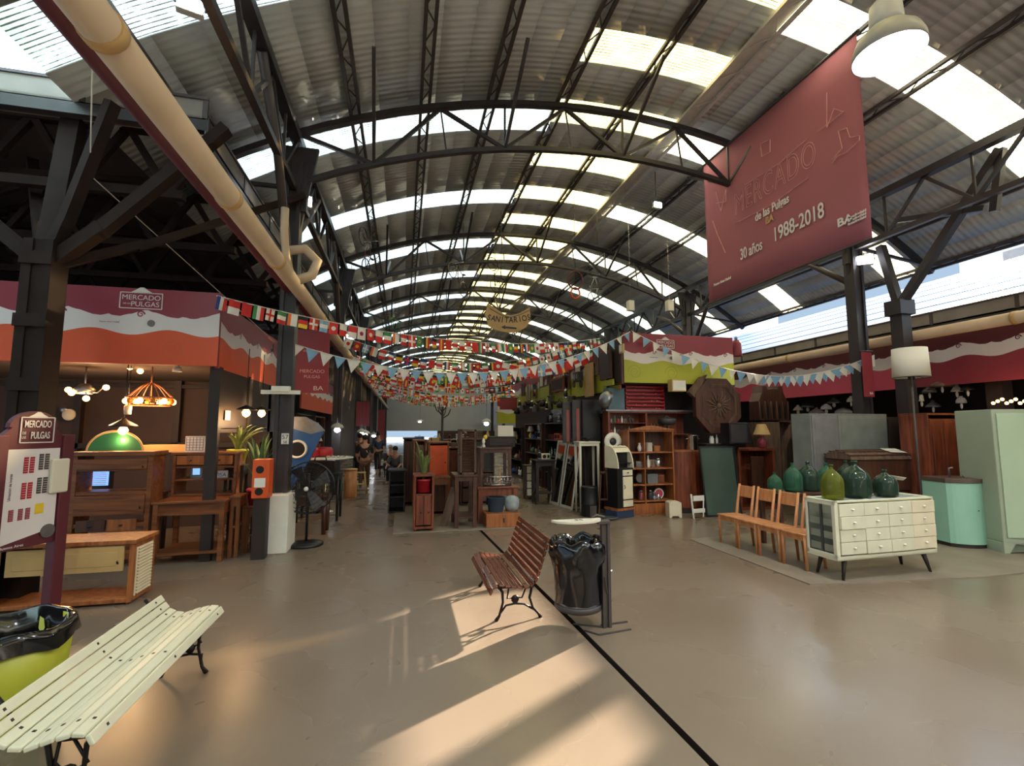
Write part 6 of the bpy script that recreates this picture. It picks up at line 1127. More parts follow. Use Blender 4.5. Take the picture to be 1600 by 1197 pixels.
for x,y,Y,lb in [(985,478,10.2,'white paper lantern box hanging before the second right truss'),(1046,478,9.4,'small white figure hanging by the right truss brace')]:
    p = AY(x,y,Y); o = MB().box(-.07,.07,-.07,.07,-.12,.12).tube([(0,0,.12),(0,0,vz(p.x)-p.z-.2)],.003,4).build('hanging_ornament', M['white']); o.location = p; tag(o, lb, 'ornament')
# maroon vertical banners of the left row
for x0,y0,x1,y1,Y,lb in [(460,515,516,614,8.3,'largest maroon vertical banner hanging by the first left column'),(556,627,578,666,16.8,'second maroon vertical banner further down the left row'),(590,640,602,690,24,'far maroon vertical banner at the end of the left row'),(781,622,808,640,16,'far maroon banner over the centre island')]:
    u0,u1,w0,w1 = Fx(x0,y0,x1,y1,Y); r = thing('vertical_banner', lb, 'banner', ((u0+u1)/2,Y,w0)); w_ = (u1-u0)/2; a = MB(); a.box(-w_,w_,0,.012,0,w1-w0); a.build('cloth', M['maroon'], r); a = MB(); a.cyl((-w_-.03,0,w1-w0),(w_+.05,0,w1-w0),.012); a.build('rod', M['steel'], r)
    if Y < 10:
        text('BA', .1, plane_m((w_*.4,-.004,.08),(1,0,0)), M['vwhite'], r, sx=1.3); text('MERCADO', .08, plane_m((0,-.004,.36),(1,0,0)), m_pk, r); text('PULGAS', .07, plane_m((0,-.004,.27),(1,0,0)), m_pk, r); text('de las Pulgas', .06, plane_m((0,-.004,.7),(1,0,0)), m_pk, r)
# ---------------------------------------------------------------- flags
C_ = dict(r=mat('flag_red',(206,44,40),.7), w=mat('flag_white',(226,222,214),.7), b=mat('flag_blue',(44,62,128),.7), g=mat('flag_green',(60,130,76),.7), y=mat('flag_yellow',(232,190,60),.7), k=mat('flag_black',(30,28,30),.7), l=mat('flag_pale_blue',(128,172,204),.7), o=mat('flag_orange',(226,110,44),.7))
FL = {}
def flagmesh(code):
    if code in FL: return FL[code]
    kd, cs = code[0], code[1:]; w_, h_ = .15, .21; mb = MB(); mats = [C_[c] for c in cs]
    def quad(x0,x1,z0,z1,k,y=0):
        n_ = 3
        for i in range(n_):
            a0 = x0+(x1-x0)*i/n_; a1 = x0+(x1-x0)*(i+1)/n_; f_ = lambda x: y+.01*math.sin(x*30)
            mb.add([(a0,f_(a0),z0),(a1,f_(a1),z0),(a1,f_(a1),z1),(a0,f_(a0),z1)],[(0,1,2,3)],k=k)
    if kd == 'h': n_ = len(cs); [quad(-w_/2,w_/2,-h_*(i+1)/n_,-h_*i/n_,i) for i in range(n_)]
    elif kd == 'v': n_ = len(cs); [quad(-w_/2+w_*i/n_,-w_/2+w_*(i+1)/n_,-h_,0,i) for i in range(n_)]
    elif kd == 'x': quad(-w_/2,w_/2,-h_,0,0); [quad(-w_/2,w_/2,-h_*.6,-h_*.42,1,s_) for s_ in (-.002,.002)]; [quad(-w_*.12,w_*.12,-h_,0,1,s_) for s_ in (-.002,.002)]
    elif kd == 'c':
        quad(-w_/2,w_/2,-h_,0,0)
        for s_ in (-.004,.004): b0 = [(w_*.26*math.cos(2*PI*i/14), s_+.01*math.sin(w_*.26*math.cos(2*PI*i/14)*30), -h_/2+w_*.26*math.sin(2*PI*i/14)) for i in range(14)]; mb.add(b0,[list(range(14))],k=1)
        if len(cs) > 2:
            for s_ in (-.006,.006): b0 = [(w_*.13*math.cos(2*PI*i/10), s_+.01*math.sin(w_*.13*math.cos(2*PI*i/10)*30), -h_/2+w_*.13*math.sin(2*PI*i/10)) for i in range(10)]; mb.add(b0,[list(range(10))],k=2)
    elif kd == 't': mb.add([(-.13,0,0),(.13,0,0),(.0,.01,-.27)],[(0,1,2)],k=0)
    o = mb.build('flag', mats); me = o.data; bpy.data.objects.remove(o); FL[code] = me; return me
CODES = ['cwr','hrwr','vgwr','hkry','hyro','vbwr','hwr','xwr','cry','xrw','hbwr','cgy','vryr','hrw','hgwr','xlw','hkyr','cgyb','hlwl','hrr','cwrb','voww','xbr','vkyr','hwrw','crw']
def bunting(lab, pts, n_, codes, sag=None, sc=1.0, name='flag_string', group=None, seed=0, step=None):
    P_ = [Vector(p) for p in pts]; r = thing(name, lab, 'bunting', (0,0,0), 0, group)
    def at(t_):
        q = P_[0].lerp(P_[1], t_); q.z -= sag*4*t_*(1-t_); return q
    a = MB(); a.tube([at(k/24) for k in range(25)],.006,4); a.build('cord', M['white'], r); rd = random.Random(seed)
    d = P_[1]-P_[0]; an = math.atan2(d.y,d.x)
    for k in range(n_):
        t_ = (k+.5)/n_; me = flagmesh(codes[(k*7+seed*5+int(rd.random()*3))%len(codes)] if len(codes)>3 else codes[k%len(codes)])
        o = bpy.data.objects.new('flag', me); COL.objects.link(o); o.parent = r; o.location = at(t_); sl_ = (at(min(1,t_+.02))-at(t_-.02)); o.rotation_euler = (.12*(rd.random()-.5), -math.atan2(sl_.z, math.hypot(sl_.x,sl_.y))*(1 if True else 0), an+.5*(rd.random()-.5)); s_ = sc*(.9+.2*rd.random()); o.scale = (s_,s_,s_)
    return r
Pl = AX(338,462,-2.12); Pr = AY(978,524,8.35)
bunting('first string of small world flags from the orange banner corner to the lime banner', [Pl, (4.02,9.2,AX(935,530,4.02).z)], 54, CODES, .30, .78, seed=1)
q0 = AX(455,536,-1.5); q1 = AY(985,518,8.1); bunting('white and pale blue triangular pennants crossing from the left column to the lime banner', [q0, q1], 32, ['tw','tl'], AY(720,535,8.5).z-AY(720,585,8.5).z, .66, name='pennant_string', seed=2)
q2 = AY(1175,582,8.0); bunting('short run of white and pale blue pennants drooping across the lime banner', [q1+Vector((.02,-.03,0)), AX(1180,585,6.7)], 13, ['tw','tl'], .12, .72, name='pennant_string', seed=3)
bunting('white and pale blue pennants along the pink banner at the right', [AX(1180,585,6.7)+Vector((0.02,0,0)), AX(1362,556,8.0)], 19, ['tw','tl'], .16, .75, name='pennant_string', seed=4)
od = ['second','third','fourth','fifth','sixth','seventh','eighth','ninth','tenth','eleventh','twelfth','thirteenth','fourteenth']
for k,Y in enumerate([10.6,11.8,13,14.2,15.6,17,18.5,20,22,24,26.5]):
    rd = random.Random(k); bunting('%s string of small world flags across the aisle, counting from the camera' % od[k], [(-1.22,Y-.3*rd.random(),3.55-.12*rd.random()-(k%2)*.18),(3.95 if Y<17 else 5.5,Y+.6*rd.random(),3.6-.2*rd.random()-(k%3)*.12)], 30 if Y<17 else 34, CODES, .38+.18*rd.random(), .9, seed=k+5)
# dangling flag strands along the middle block's side
bunting('string of small world flags dipping towards the hanging goods of the middle stall', [(1.9,9.8,3.0),(3.9,9.4,3.25)], 14, CODES, .25, 1.0, seed=31)
# ================================================================ LEFT AISLE GOODS
rr = random.Random(21)
vinyl('stall_banner', 'faded orange and pink banner wrapped in clear film along the second left stall', (-2.2,11.2), (-2.2,17), 2.0, 2.9, 'maroon', 'vorange', [], 'vorange2', zw=(.42,.64))
mb = MB(); mb.box(-2.9,-2.85,9.7,17,0,2.9); mb.build('wall_left_aisle', M['dark'], kind='structure')
KN = ['pot','kettle','jar','bottle','vase','tin_box','radio','bowl','lantern','clock','toolbox','basket','table_lamp','statuette']
CM = {'alu':'dull silver','iron':'black','white':'white','woodr':'reddish','tan':'tan','maroon':'dark red','green':'green','shade':'cream','chrome':'shiny','blue':'blue','yellow':'yellow','oldwood':'brown','orange':'orange'}
ORD = ['first','second','third','fourth','fifth','sixth','seventh','eighth','ninth','tenth','eleventh','twelfth']
PROTO = {}
def stock(kd, m, m2, lab, loc, rz, s):
    key = (kd,m,m2)
    if key not in PROTO: PROTO[key] = item(kd, lab, loc[0], loc[1], loc[2], 1.0, m, m2, rz, kd.replace('_',' ')); o = PROTO[key]; o.scale = (s,s,s); return o
    return dup(PROTO[key], loc, rz, lab, None, (s,s,s))
def rack(nm, lab, x, y, w_, d_, h_, rz, levels, m='dark', per=6, s=1.0, seed=0, fill=True, kinds=KN):
    """open shelving; local front faces -y; rz turns it"""
    r = cabinet('shelving_rack', lab, 'rack', -w_/2, w_/2, 0, d_, 0, h_, M[m], shelves=[(k+1)/levels for k in range(levels-1)], th=.03, top=.0, rz=rz, loc=(x,y,0), back=True)
    rd = random.Random(seed); R2 = Matrix.Rotation(rz,3,'Z'); lv = {1:['only'],2:['lower','upper'],3:['bottom','middle','top'],4:['bottom','second','third','top']}[levels]
    if not fill: return r
    for L_ in range(levels):
        z = .03+(h_-.06)*L_/levels+.014
        for k in range(per):
            kd = kinds[int(rd.random()*len(kinds))]; m_ = list(CM)[int(rd.random()*len(CM))]; gap = (h_-.06)/levels-.03
            hh = {'pot':.13,'kettle':.2,'jar':.15,'bottle':.25,'vase':.24,'tin_box':.14,'radio':.17,'bowl':.08,'lantern':.26,'clock':.2,'toolbox':.18,'basket':.27,'table_lamp':.37,'statuette':.22}[kd]; s_ = min(s*(.85+.3*rd.random()), gap*.95/hh, w_/per/.26 if kd in ('radio','toolbox') else 9)
            p = Vector((-w_/2+w_*(k+.5)/per, d_*.45, 0)); p = R2@p; stock(kd, m_, 'iron' if kd not in ('table_lamp','clock') else 'shade', '%s %s, %s along the %s shelf of the %s' % (CM[m_],kd.replace('_',' '),ORD[k],lv[L_],nm), (x+p.x,y+p.y,z), rz+rd.random()*.6-.3, s_)
    return r
rack('first left aisle rack', 'tall brown rack crowded with old goods behind the blue porthole board', -2.35, 10.35, 1.5, .35, 2.0, PI/2, 4, 'woodd', 6, 1.1, 1)
rack('second left aisle rack', 'tall dark rack of goods further down the left aisle', -2.3, 12.2, 1.6, .35, 1.9, PI/2, 4, 'dark', 6, 1.1, 2)
rack('third left aisle rack', 'third tall rack of goods down the left aisle', -2.3, 14.4, 1.6, .35, 1.9, PI/2, 4, 'woodd', 5, 1.2, 3)
rack('fourth left aisle rack', 'furthest tall rack down the left aisle', -2.2, 17.0, 2.0, .35, 1.8, PI/2, 3, 'dark', 5, 1.3, 4)
# white oval table with red seats
p = AY(508,712,9.6); r = thing('oval_table', 'white oval table with chrome edge in the left aisle beyond the fan', 'table', (p.x+.0,9.6,0)); zt_ = AY(500,716,9.3).z; a = MB(); a.lathe([(.001,zt_-.03),(.5,zt_-.03),(.52,zt_-.01),(.5,zt_),(.001,zt_)],n=32); a.build('table_top', M['white'], r); a = MB(); a.lathe([(.2,0),(.18,.02),(.04,.05),(.04,zt_-.03)],n=16); a.build('pedestal', M['chrome'], r)
for dx,dy,lb in [(-.28,.0,'red cushioned seat stacked at the left on the white oval table'),(-.05,.15,'red cushioned seat stacked in the middle of the white oval table')]: o = MB().lathe([(.001,0),(.15,0),(.17,.03),(.17,.14),(.14,.18),(.001,.19)],n=20).build('cushion_stool', M['red']); o.location = (p.x+dx,9.6+dy,zt_); tag(o, lb, 'seat')
for k in range(4): item('bowl','shiny steel dish, %s in the row on the white oval table' % ORD[k], p.x+.08+k*.09, 9.45, zt_, .5, 'chrome')
table('black_table','black round-cornered table pushed under the white oval table','table',(AY(500,740,8.8).x,8.85,0),.7,.5,AY(500,740,8.6).z,M['black'],leg=.04)
item('toolbox','black metal case on the black table in the left aisle', AY(500,740,8.8).x, 8.8, AY(500,740,8.6).z, 1.6,'iron')
u0,u1,_,z1 = Fx(540,733,554,770,11.3); r = thing('tub_cabinet','pale wooden tub-shaped cabinet at the edge of the left aisle','cabinet',((u0+u1)/2,11.4,0)); w_=(u1-u0)/2+.05; a = MB(); a.lathe([(w_*.9,0),(w_,.05),(w_,z1-.03)],n=24); a.build('body', M['pine'], r); a = MB(); a.lathe([(w_*1.06,z1-.03),(w_*1.06,z1),(.001,z1)],n=24); a.build('lid', M['tan'], r)
x0,x1,_,z1 = Fx(556,738,569,763,11.9); r = thing('step_stool','pale wooden step stool beside the tub cabinet in the left aisle','stool',((x0+x1)/2,11.95,0)); w_=.15; a = MB(); a.box(-w_*.8,w_*.8,-.1,.1,z1-.02,z1); a.build('seat', M['tan'], r)
for sx in (-1,1):
    for sy in (-1,1): a = MB(); a.tube([(sx*w_,sy*.13,0),(sx*w_*.65,sy*.08,z1-.02)],.014,5); a.build('leg', M['tan'], r)
a = MB(); a.box(-w_*.85,w_*.85,-.12,.12,z1*.45,z1*.45+.015); a.build('step', M['tan'], r)
# people down the left aisle
def person(lab, loc, rz, H, shirt, trousers, hair, seated=False, arm=0):
    r = thing('person', lab, 'person', loc, rz); s = H/1.7
    hip = .45 if seated else .9; fy = -.42 if seated else 0
    J = {'pel':(0,0,hip),'waist':(0,.0,hip+.18),'chest':(0,-.01 if not seated else -.05,hip+.4),'neck':(0,-.02 if not seated else -.08,hip+.54),'head':(0,-.04 if not seated else -.12,hip+.68)}
    V = []; E_ = []; R_ = []
    def v(p, rr_): V.append(Vector(p)*s); R_.append(rr_*s); return len(V)-1
    pel = v(J['pel'],.13); wa = v(J['waist'],.125); chs = v(J['chest'],.14); nk = v(J['neck'],.055); hd = v((J['head'][0],J['head'][1],J['head'][2]-.02),.085); hd2 = v((J['head'][0],J['head'][1],J['head'][2]+.09),.075)
    E_ += [(pel,wa),(wa,chs),(chs,nk),(nk,hd),(hd,hd2)]; leg = []; armi = []
    for sx in (-1,1):
        if seated: a1 = v((sx*.1,-.08,hip),.09); k = v((sx*.12,-.42,hip),.06); an = v((sx*.12,-.4,.07),.04); ft = v((sx*.12,-.54,.04),.035)
        else: a1 = v((sx*.09,0,hip-.08),.09); k = v((sx*.1,-.02+.05*sx,.48),.06); an = v((sx*.1,.0+.12*sx,.08),.04); ft = v((sx*.11,-.13+.12*sx,.04),.035)
        E_ += [(pel,a1),(a1,k),(k,an),(an,ft)]; leg.append((a1,k,an))
        sh = v((sx*.19,J['chest'][1],hip+.47),.055); el = v((sx*.25,J['chest'][1]-.02-.1*arm,hip+.2),.042); ha = v((sx*.22,J['chest'][1]-.12-.15*arm,hip+.0+.12*arm),.03); fg = v((sx*.21,J['chest'][1]-.17-.18*arm,hip-.07+.12*arm),.022)
        E_ += [(chs,sh),(sh,el),(el,ha),(ha,fg)]; armi.append((sh,el,ha))
    def grow(name, idx, ed, m_, add):
        mp = {i:k for k,i in enumerate(idx)}; me = bpy.data.meshes.new(name); me.from_pydata([tuple(V[i]) for i in idx],[(mp[a_],mp[b_]) for a_,b_ in ed if a_ in mp and b_ in mp],[]); o = bpy.data.objects.new(name, me); COL.objects.link(o); o.parent = r
        me.materials.append(m_); sk = o.modifiers.new('skin','SKIN'); sk.use_smooth_shade = True
        for i in idx: q = R_[i]+add*s; me.skin_vertices[0].data[mp[i]].radius = (q,q)
        me.skin_vertices[0].data[0].use_root = True; sb = o.modifiers.new('sub','SUBSURF'); sb.levels = 1; sb.render_levels = 1; return o
    grow('body', list(range(len(V))), E_, mat('skin',(190,140,112),.6), 0)
    grow('shirt', [pel,wa,chs]+[i for t_ in armi for i in t_[:2]], E_, shirt, .022)
    grow('trousers', [pel]+[i for t_ in leg for i in t_], E_, trousers, .018)
    h0 = Vector(J['head'])*s; a = MB(); a.sph(h0+Vector((0,.02*s,.06*s)),.1*s,12,8,sc=(.95,1.05,1)); a.build('hair', hair, r)
    a = MB(); a.sph(h0+Vector((0,-.095*s,.0)),.018*s,8,6); a.build('nose', mat('skin_nose',(186,132,104),.6), r)
    a = MB(); [a.sph(h0+Vector((sx*.032*s,-.088*s,.03*s)),.011*s,6,5) for sx in (-1,1)]; a.build('eyes', M['black'], r); return r
mdk = mat('dark_cloth',(34,30,34),.9); mgr = mat('grey_cloth',(98,96,98),.9); mbr = mat('brown_cloth',(92,66,52),.9); mbl = mat('blue_cloth',(52,60,86),.9); mhr = mat('dark_hair',(38,28,24),.7); mlh = mat('grey_hair',(150,140,130),.7)
person('person standing with back turned in a dark coat beside the step stool', (AY(569,740,13).x,13.0,0), PI, 1.38, mdk, mbr, mhr)
person('person in brown clothes standing behind the tub cabinet', (AY(560,735,14.5).x,14.6,0), 2.2, 1.4, mbr, mdk, mhr)
person('person in dark blue walking far down the left aisle', (AY(590,720,18).x,18,0), .4, 1.4, mbl, mdk, mhr)
person('person seated in dark clothes with grey hair, at the black shelf unit', (AY(607,720,15.5).x,15.5,0), .6, 1.4, mdk, mbl, mlh, True, 1)
person('person seated in a grey top facing the camera near the black shelf unit', (AY(619,720,14.2).x,14.3,0), -.4, 1.4, mgr, mdk, mhr, True, 1)
for k,(x,Y) in enumerate([(604,16),(616,14.6)]): pp = AY(x,725,Y); chair('%s dark cafe chair under the seated people' % ['left','right'][k], (pp.x+.0,Y+.05,0), [.6,-.4][k], .36,.34,.37,.75,'dark')
# ================================================================ ISLAND BEHIND THE FRONT FURNITURE
for k,(x,y,w_,h_,m,lb) in enumerate([(1.5,9.7,.7,1.35,'woodd','brown wardrobe behind the display table on the island'),(.9,10.4,.6,1.15,'woodr','reddish cabinet in the middle of the island'),(1.7,11.4,.8,1.2,'oldwood','weathered cabinet deeper on the island'),(.5,12.2,.6,1.0,'wood','low brown cabinet at the aisle side of the island'),(1.3,13.5,.9,1.25,'woodd','dark cabinet far down the island'),(.5,15,.7,1.1,'woodr','far reddish cabinet down the island')]):
    cabinet('old_cabinet', lb, 'cabinet', x-w_/2, x+w_/2, y, .4, .012, h_, M[m], shelves=(.5,), cells=[('door',.02,.49,.03,.97),('door',.51,.98,.03,.97)] if k%2 else [('glass',.02,.98,.52,.97),('drawer',.02,.98,.03,.24),('drawer',.02,.98,.26,.47)], th=.03)
    for j in range(3): kd = ['lantern','suitcase','crate','radio','vase','basket'][(k+j*2)%6]; m_ = ['alu','oldwood','tan','maroon','white','blue'][(k*2+j)%6]; item(kd, '%s %s, %s on the %s' % ({'alu':'silver','oldwood':'brown','tan':'tan','maroon':'dark red','white':'white','blue':'blue'}[m_], kd, ['left','middle','right'][j], lb), x-w_/2+w_*(j+.5)/3, y+.2, h_, .7, m_, 'iron')
r = thing('coat_stand','dark branching coat stand standing on the island under the flags','coat stand',(AY(691,700,10).x,10.05,.012)); a = MB(); a.tube([(0,0,0),(0,0,2.0)],.025,8); a.build('pole', M['dark'], r)
for k in range(6): an = 2*PI*k/6; a = MB(); a.tube([(0,0,1.75+.03*k),(.12*math.cos(an),.12*math.sin(an),1.83+.03*k),(.17*math.cos(an),.17*math.sin(an),1.95+.03*k)],.012,5); a.build('hook', M['dark'], r)
a = MB(); [a.tube([(0,0,.2),(.22*math.cos(2*PI*k/3),.22*math.sin(2*PI*k/3),.0)],.018,5) for k in range(3)]; a.build('foot', M['dark'], r)
vinyl('stall_banner', 'small far maroon and lime banner over the end of the island', (AY(777,640,18).x,18), (AY(812,640,18).x+.6,18), AY(790,662,18).z, AY(790,622,18).z, 'maroon', 'vgreen', [], 'vgreen2', zw=(.42,.64))
# ================================================================ AISLE FACE OF THE MIDDLE BLOCK (x = 4)
def hang(lab, kind, x0, y0, x1, y1, m, m2=None, X=3.9, cat=None, th=.04):
    """flat thing hung on the aisle face, read from the photo; left = far"""
    a_, b_ = AX(x0,(y0+y1)/2,X), AX(x1,(y0+y1)/2,X); zt, zb = AX((x0+x1)/2,y0,X).z, AX((x0+x1)/2,y1,X).z; W2 = (a_.y-b_.y)/2; r = thing(kind, lab, cat or kind.replace('_',' '), (X,(a_.y+b_.y)/2,zb)); h_ = zt-zb; a = MB(); b = MB()
    if kind in ('cabinet_door','wooden_board','picture_frame','board'):
        a.box(-th,0,-W2,W2,0,h_); a.build('panel', M[m], r, bevel=.004)
        if m2: f_ = min(.05,W2*.3); b.box(-th-.006,-th,-W2+f_,W2-f_,f_,h_-f_); b.build('inner_panel', M[m2], r)
    return r
for args in [('dark brown panelled cupboard door hung high beside the lime banner','cabinet_door',939,549,957,593,'woodd','steel'),('narrow weathered plank hung left of the panelled door','board',932,542,938,586,'oldwood',None),('brown wood panel behind the panelled door','wooden_board',955,530,974,602,'woodd','dark',3.98),('red-brown panel hung at the top left of the dark door','wooden_board',921,548,932,570,'maroon_d',None,3.96),('tan surfboard-like board standing among the hung goods','board',916,568,928,620,'tan',None),('pale green plate hung under the panelled door','board',945,594,960,603,'vgreen2',None),('white certificate frame hung at the corner by the lime banner','picture_frame',970,538,976,552,'tan','white',3.86),('long brown plank over the hung radios','board',895,555,920,575,'woodd',None,3.98),('large cream frame with legs hung on the aisle wall','picture_frame',845,602,861,640,'oldwood','vgreen2'),('pinkish chair-like frame hung under the flags','picture_frame',863,590,882,612,'woodr','dark')]: hang(*args)
hang('grey metal lid hung above the striped boards','board',862,640,880,652,'alu',None); hang('dim olive cloth panel on the aisle wall','board',866,612,892,640,'vgreen2',None,3.99)
for k,(x,y,kd,s_,m) in enumerate([(903,596,'radio',1.3,'steel'),(897,606,'clock',.8,'iron'),(908,606,'clock',.8,'iron'),(846,628,'bowl',1.0,'alu'),(829,634,'kettle',.9,'chrome'),(820,634,'pot',.9,'chrome'),(812,634,'pot',.8,'alu'),(835,640,'lantern',1.0,'iron'),(874,660,'lantern',1.2,'alu'),(855,668,'vase',1.3,'iron'),(861,660,'lantern',1.3,'iron'),(845,672,'tin_box',1.4,'alu'),(925,645,'clock',.6,'chrome'),(940,652,'tin_box',.7,'iron')]):
    p = AX(x,y,3.78); nm_ = {'radio':'radio','clock':'round dial','bowl':'round lid','kettle':'kettle','pot':'saucepan','lantern':'lantern','vase':'jug','tin_box':'box'}[kd]
    o = item(kd, '%s %s hung on the aisle wall, %s' % ({'steel':'grey','iron':'black','alu':'dull silver','chrome':'shiny'}[m], nm_, ['above the paired dials','left of the pair','right of the pair','beside the cream frame','above the dark lanterns','in the pan row','at the far end','under the kettle','beside the striped boards','over the tall shelves','next to the jug','lowest of the group','by the black panel','near the basin'][k]), p.x, p.y, p.z, s_, m, 'alu' if kd!='clock' else 'steel', PI/2+PI)
# rows of pans further down
for k in range(16):
    Y = 10.2+k*.38; m = ['alu','chrome','iron','oldwood'][k%4]; kd = ['pot','bowl','kettle','lantern'][(k*3)%4]; stock(kd, m, 'iron', '%s %s, %s in the high row of pans on the aisle face' % (CM[m], kd, (ORD+['thirteenth','fourteenth','fifteenth','sixteenth'])[k]), (3.72, Y, 2.15+.12*math.sin(k*2.1)), k, 1.15)
for k in range(9):
    Y = 9.6+k*.75; m,m2 = [('woodr','dark'),('oldwood','shade'),('woodd','mirror'),('tan','grey')][k%4]; o = item('picture_frame','%s framed picture, %s along the upper aisle face under the flags' % (CM.get(m,'dark wood'),ORD[k]), 3.93, Y, 2.55+.1*math.sin(k*1.7), 1.6, m, m2, -PI/2)
rack('nearest dark rack', 'dark tool rack on the aisle face, behind the leaning mirrors', 3.62, 9.85, 1.1, .35, 1.55, -PI/2, 4, 'dark', 5, 1.1, 11)
rack('middle dark rack', 'second dark rack of goods along the right side of the island aisle', 3.62, 11.2, 1.6, .35, 1.7, -PI/2, 4, 'dark', 6, 1.1, 12)
rack('far brown rack', 'brown rack of goods further along the middle stall', 3.62, 13.2, 1.8, .35, 1.7, -PI/2, 4, 'woodd', 6, 1.1, 13)
rack('furthest rack', 'furthest rack of goods along the middle stall', 3.62, 15.4, 1.8, .35, 1.6, -PI/2, 3, 'dark', 5, 1.2, 14)
# tall striped boards, black panel
def upright(lab, x0, y0, x1, y1, Y, m, m2, name='striped_board', d=.04):
    u0,u1,w0,w1 = Fx(x0,y0,x1,y1,Y); r = thing(name, lab, 'board', ((u0+u1)/2,Y,w0)); w_=(u1-u0)/2; a = MB(); a.box(-w_,w_,0,d,0,w1-w0); a.build('board', M[m], r, bevel=.004)
    if m2: a = MB(); a.box(-w_*.2,w_*.45,-.004,0,.02,(w1-w0)*.8); a.build('red_stripe', M[m2], r)
    return r
m_str = mat('dusty_red_stripe',(150,84,80),.7); M['stripe'] = m_str
upright('left tall grey board with a dusty red stripe above the mirrors',880,628,893,692,8.9,'steel','stripe'); upright('right tall grey board with a dusty red stripe above the mirrors',895,625,909,694,8.8,'steel','stripe'); upright('black upright panel between striped boards and wall case',911,625,948,700,8.7,'black',None,'black_upright_board')
cabinet('dark_sideboard','dark sideboard under the striped boards behind the leaning mirrors','sideboard',3.45,4.0,8.75,.4,0,AY(900,694,8.8).z,M['dark'],cells=[('door',0,.5,0,1,M['dark']),('door',.5,1,0,1,M['dark'])],th=.03)
# leaning mirrors
def lean(lab, tl, tr, bl, br, Yb, tilt):
    p0, p1 = G(*bl), G(*br); d = (p1-p0); w_ = d.length; rz = math.atan2(d.y,d.x); r = thing('leaning_mirror', lab, 'mirror', p0, rz); H_ = AY((tl[0]+tr[0])/2,(tl[1]+tr[1])/2,(p0.y+p1.y)/2+.25).z; Mx = Matrix.Rotation(-tilt,4,'X'); L_ = H_/math.cos(tilt); f_ = .035; a = MB()
    a.box(0,w_,0,.025,0,f_*1.5,Mx); a.box(0,w_,0,.025,L_-f_,L_,Mx); a.box(0,f_,0,.025,f_,L_-f_,Mx); a.box(w_-f_,w_,0,.025,f_,L_-f_,Mx); a.build('frame', M['lattice'], r, bevel=.003); a = MB(); a.box(f_,w_-f_,.01,.018,f_,L_-f_,Mx); a.build('mirror_glass', M['mirror'], r)
lean('left of two tall grey-framed mirrors leaning beside the aisle',(873,688),(887,688),(858,786),(872,790),8.9,.17); lean('right of two tall grey-framed mirrors leaning beside the aisle',(889,694),(907,694),(874,791),(893,797),8.7,.17)
# pale small table, steel cross stand, drum, oddments
u0,u1,_,z1 = Fx(906,690,938,790,8.3); table('pale_side_table','pale painted high table with thin legs behind the steel cross','table',((u0+u1)/2,8.45,0),u1-u0,.3,z1,M['shade'],leg=.04,apron=.05); item('bowl','upturned dark hat-shaped bowl on the pale high table',(u0+u1)/2,8.42,z1,1.1,'iron')
p = G(935,796); r = thing('cross_stand','thin steel cross-shaped stand leaning before the dark goods','stand',(p.x,p.y,0)); zz = AY(926,740,p.y).z; a = MB(); a.tube([(0,0,0),(-.1,.08,zz)],.012,6); a.tube([(-.22,.05,zz*.80),(.04,.05,zz*.95)],.012,6); a.build('cross_bar', M['chrome'], r)
r = thing('oil_drum','black lidded drum standing behind the steel cross stand','drum',(AY(922,790,8.1).x,8.12,0)); a = MB(); a.lathe([(.15,0),(.155,.02),(.15,.2),(.158,.22),(.15,.24),(.15,.5),(.155,.52),(.001,.53)],n=24); a.build('drum', M['black'], r); a = MB(); a.box(-.06,.06,-.17,-.14,.02,.2); a.build('grey_flap', M['steel2'], r)
r = thing('easel_frame','dark wooden easel-like frame beside the bread cabinet','frame',(AY(950,800,7.95).x,8.0,0)); a = MB()
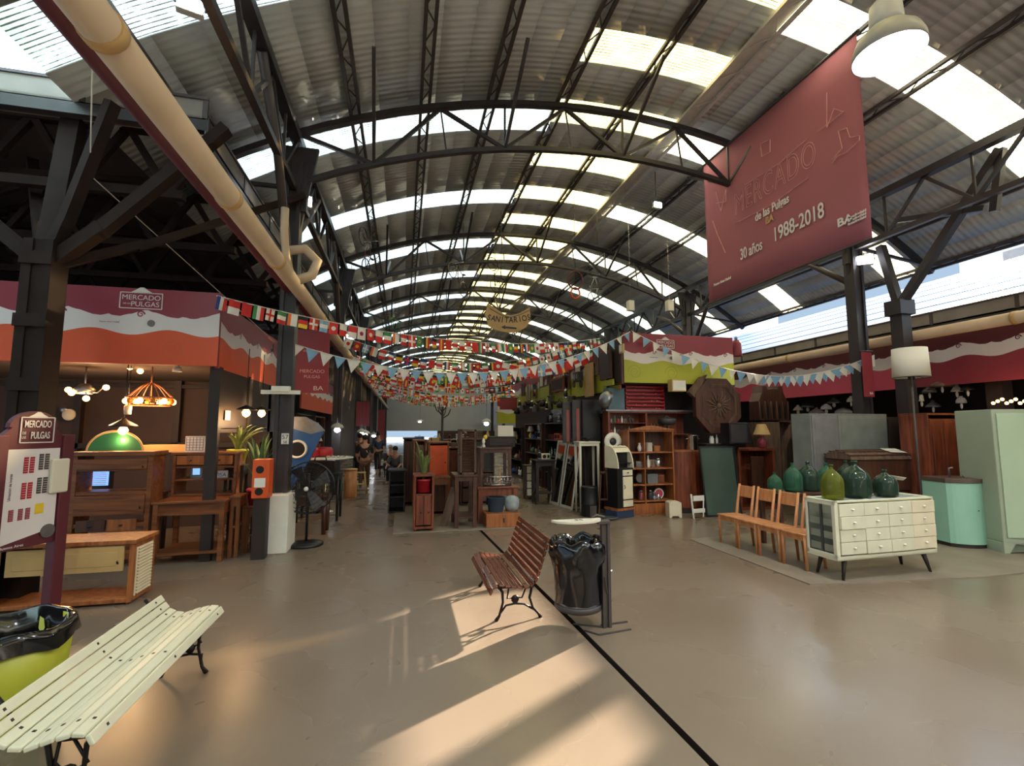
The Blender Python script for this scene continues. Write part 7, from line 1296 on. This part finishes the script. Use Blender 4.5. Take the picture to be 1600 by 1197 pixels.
for p0,p1 in (((-.16,0,0),(-.1,0,.8)),((.04,0,0),(.0,0,.85)),((-.14,0,.3),(.03,0,.3)),((-.12,0,.75),(.02,0,.8))): a.bar(p0,p1,.025)
a.build('frame', M['woodd'], r)
o = MB().lathe([(.03,0),(.1,.02),(.13,.04),(.12,.04),(.03,.01)],n=20).build('steel_lid', M['alu']); p = G(940,806); o.location = (p.x,7.72,0); tag(o,'shallow steel lid lying on the floor beside the blue plinth','lid')
u0,u1,_,z1 = Fx(822,727,836,765,10.3); cabinet('drawer_unit','narrow pale chest of four small drawers in the island aisle','chest of drawers',u0,u1,10.3,.3,0,z1,M['oldwood'],cells=[('drawer',.02,.98,k/4+.01,(k+1)/4-.01,M['shade']) for k in range(4)],legs=.06,th=.015,top=.01,knobr=.008)
p = AY(835,724,10); r = thing('desk_lamp','pale grey jointed desk lamp leaning over the small drawers','lamp',(p.x,10.1,0)); a = MB(); z0 = AY(836,722,10.1).z; a.tube([(.45,0,0),(.35,0,z0+.05),(.02,0,z0)],.016,6); a.build('arm', M['lattice'], r); a = MB(); a.lathe([(.09,0),(.07,.07),(.03,.12),(.001,.13)],(0,0,z0-.06),n=18); a.build('lamp_head', M['lattice'], r)
table('dark_bench_table','dark worktable cluttered with tools left of the mirrors','table',(AY(850,770,9.7).x,9.75,0),.45,.4,AY(850,718,9.7).z,M['dark'],leg=.06,taper=1,shelf=.2)
for k,(x,kd,m) in enumerate([(842,'lantern','alu'),(851,'radio','shade'),(858,'bottle','green')]): item(kd,'%s %s, %s on the dark worktable left of the mirrors' % (CM[m],kd,['left','middle','right'][k]),AY(x,715,9.75).x,9.7,AY(850,718,9.7).z,.8,m,'iron')
# stock beyond the middle block and right aisle, mostly hidden
for k,(x,y,m,lb) in enumerate([(8.2,7.6,'woodd','dark wardrobe behind the castle model near the right wall'),(8.6,9.5,'woodr','reddish wardrobe deeper along the right wall')]): cabinet('old_wardrobe', lb, 'wardrobe', x-.5,x+.5,y,.5,0,1.5,M[m],cells=[('door',.02,.49,.03,.97),('door',.51,.98,.03,.97)],th=.03)
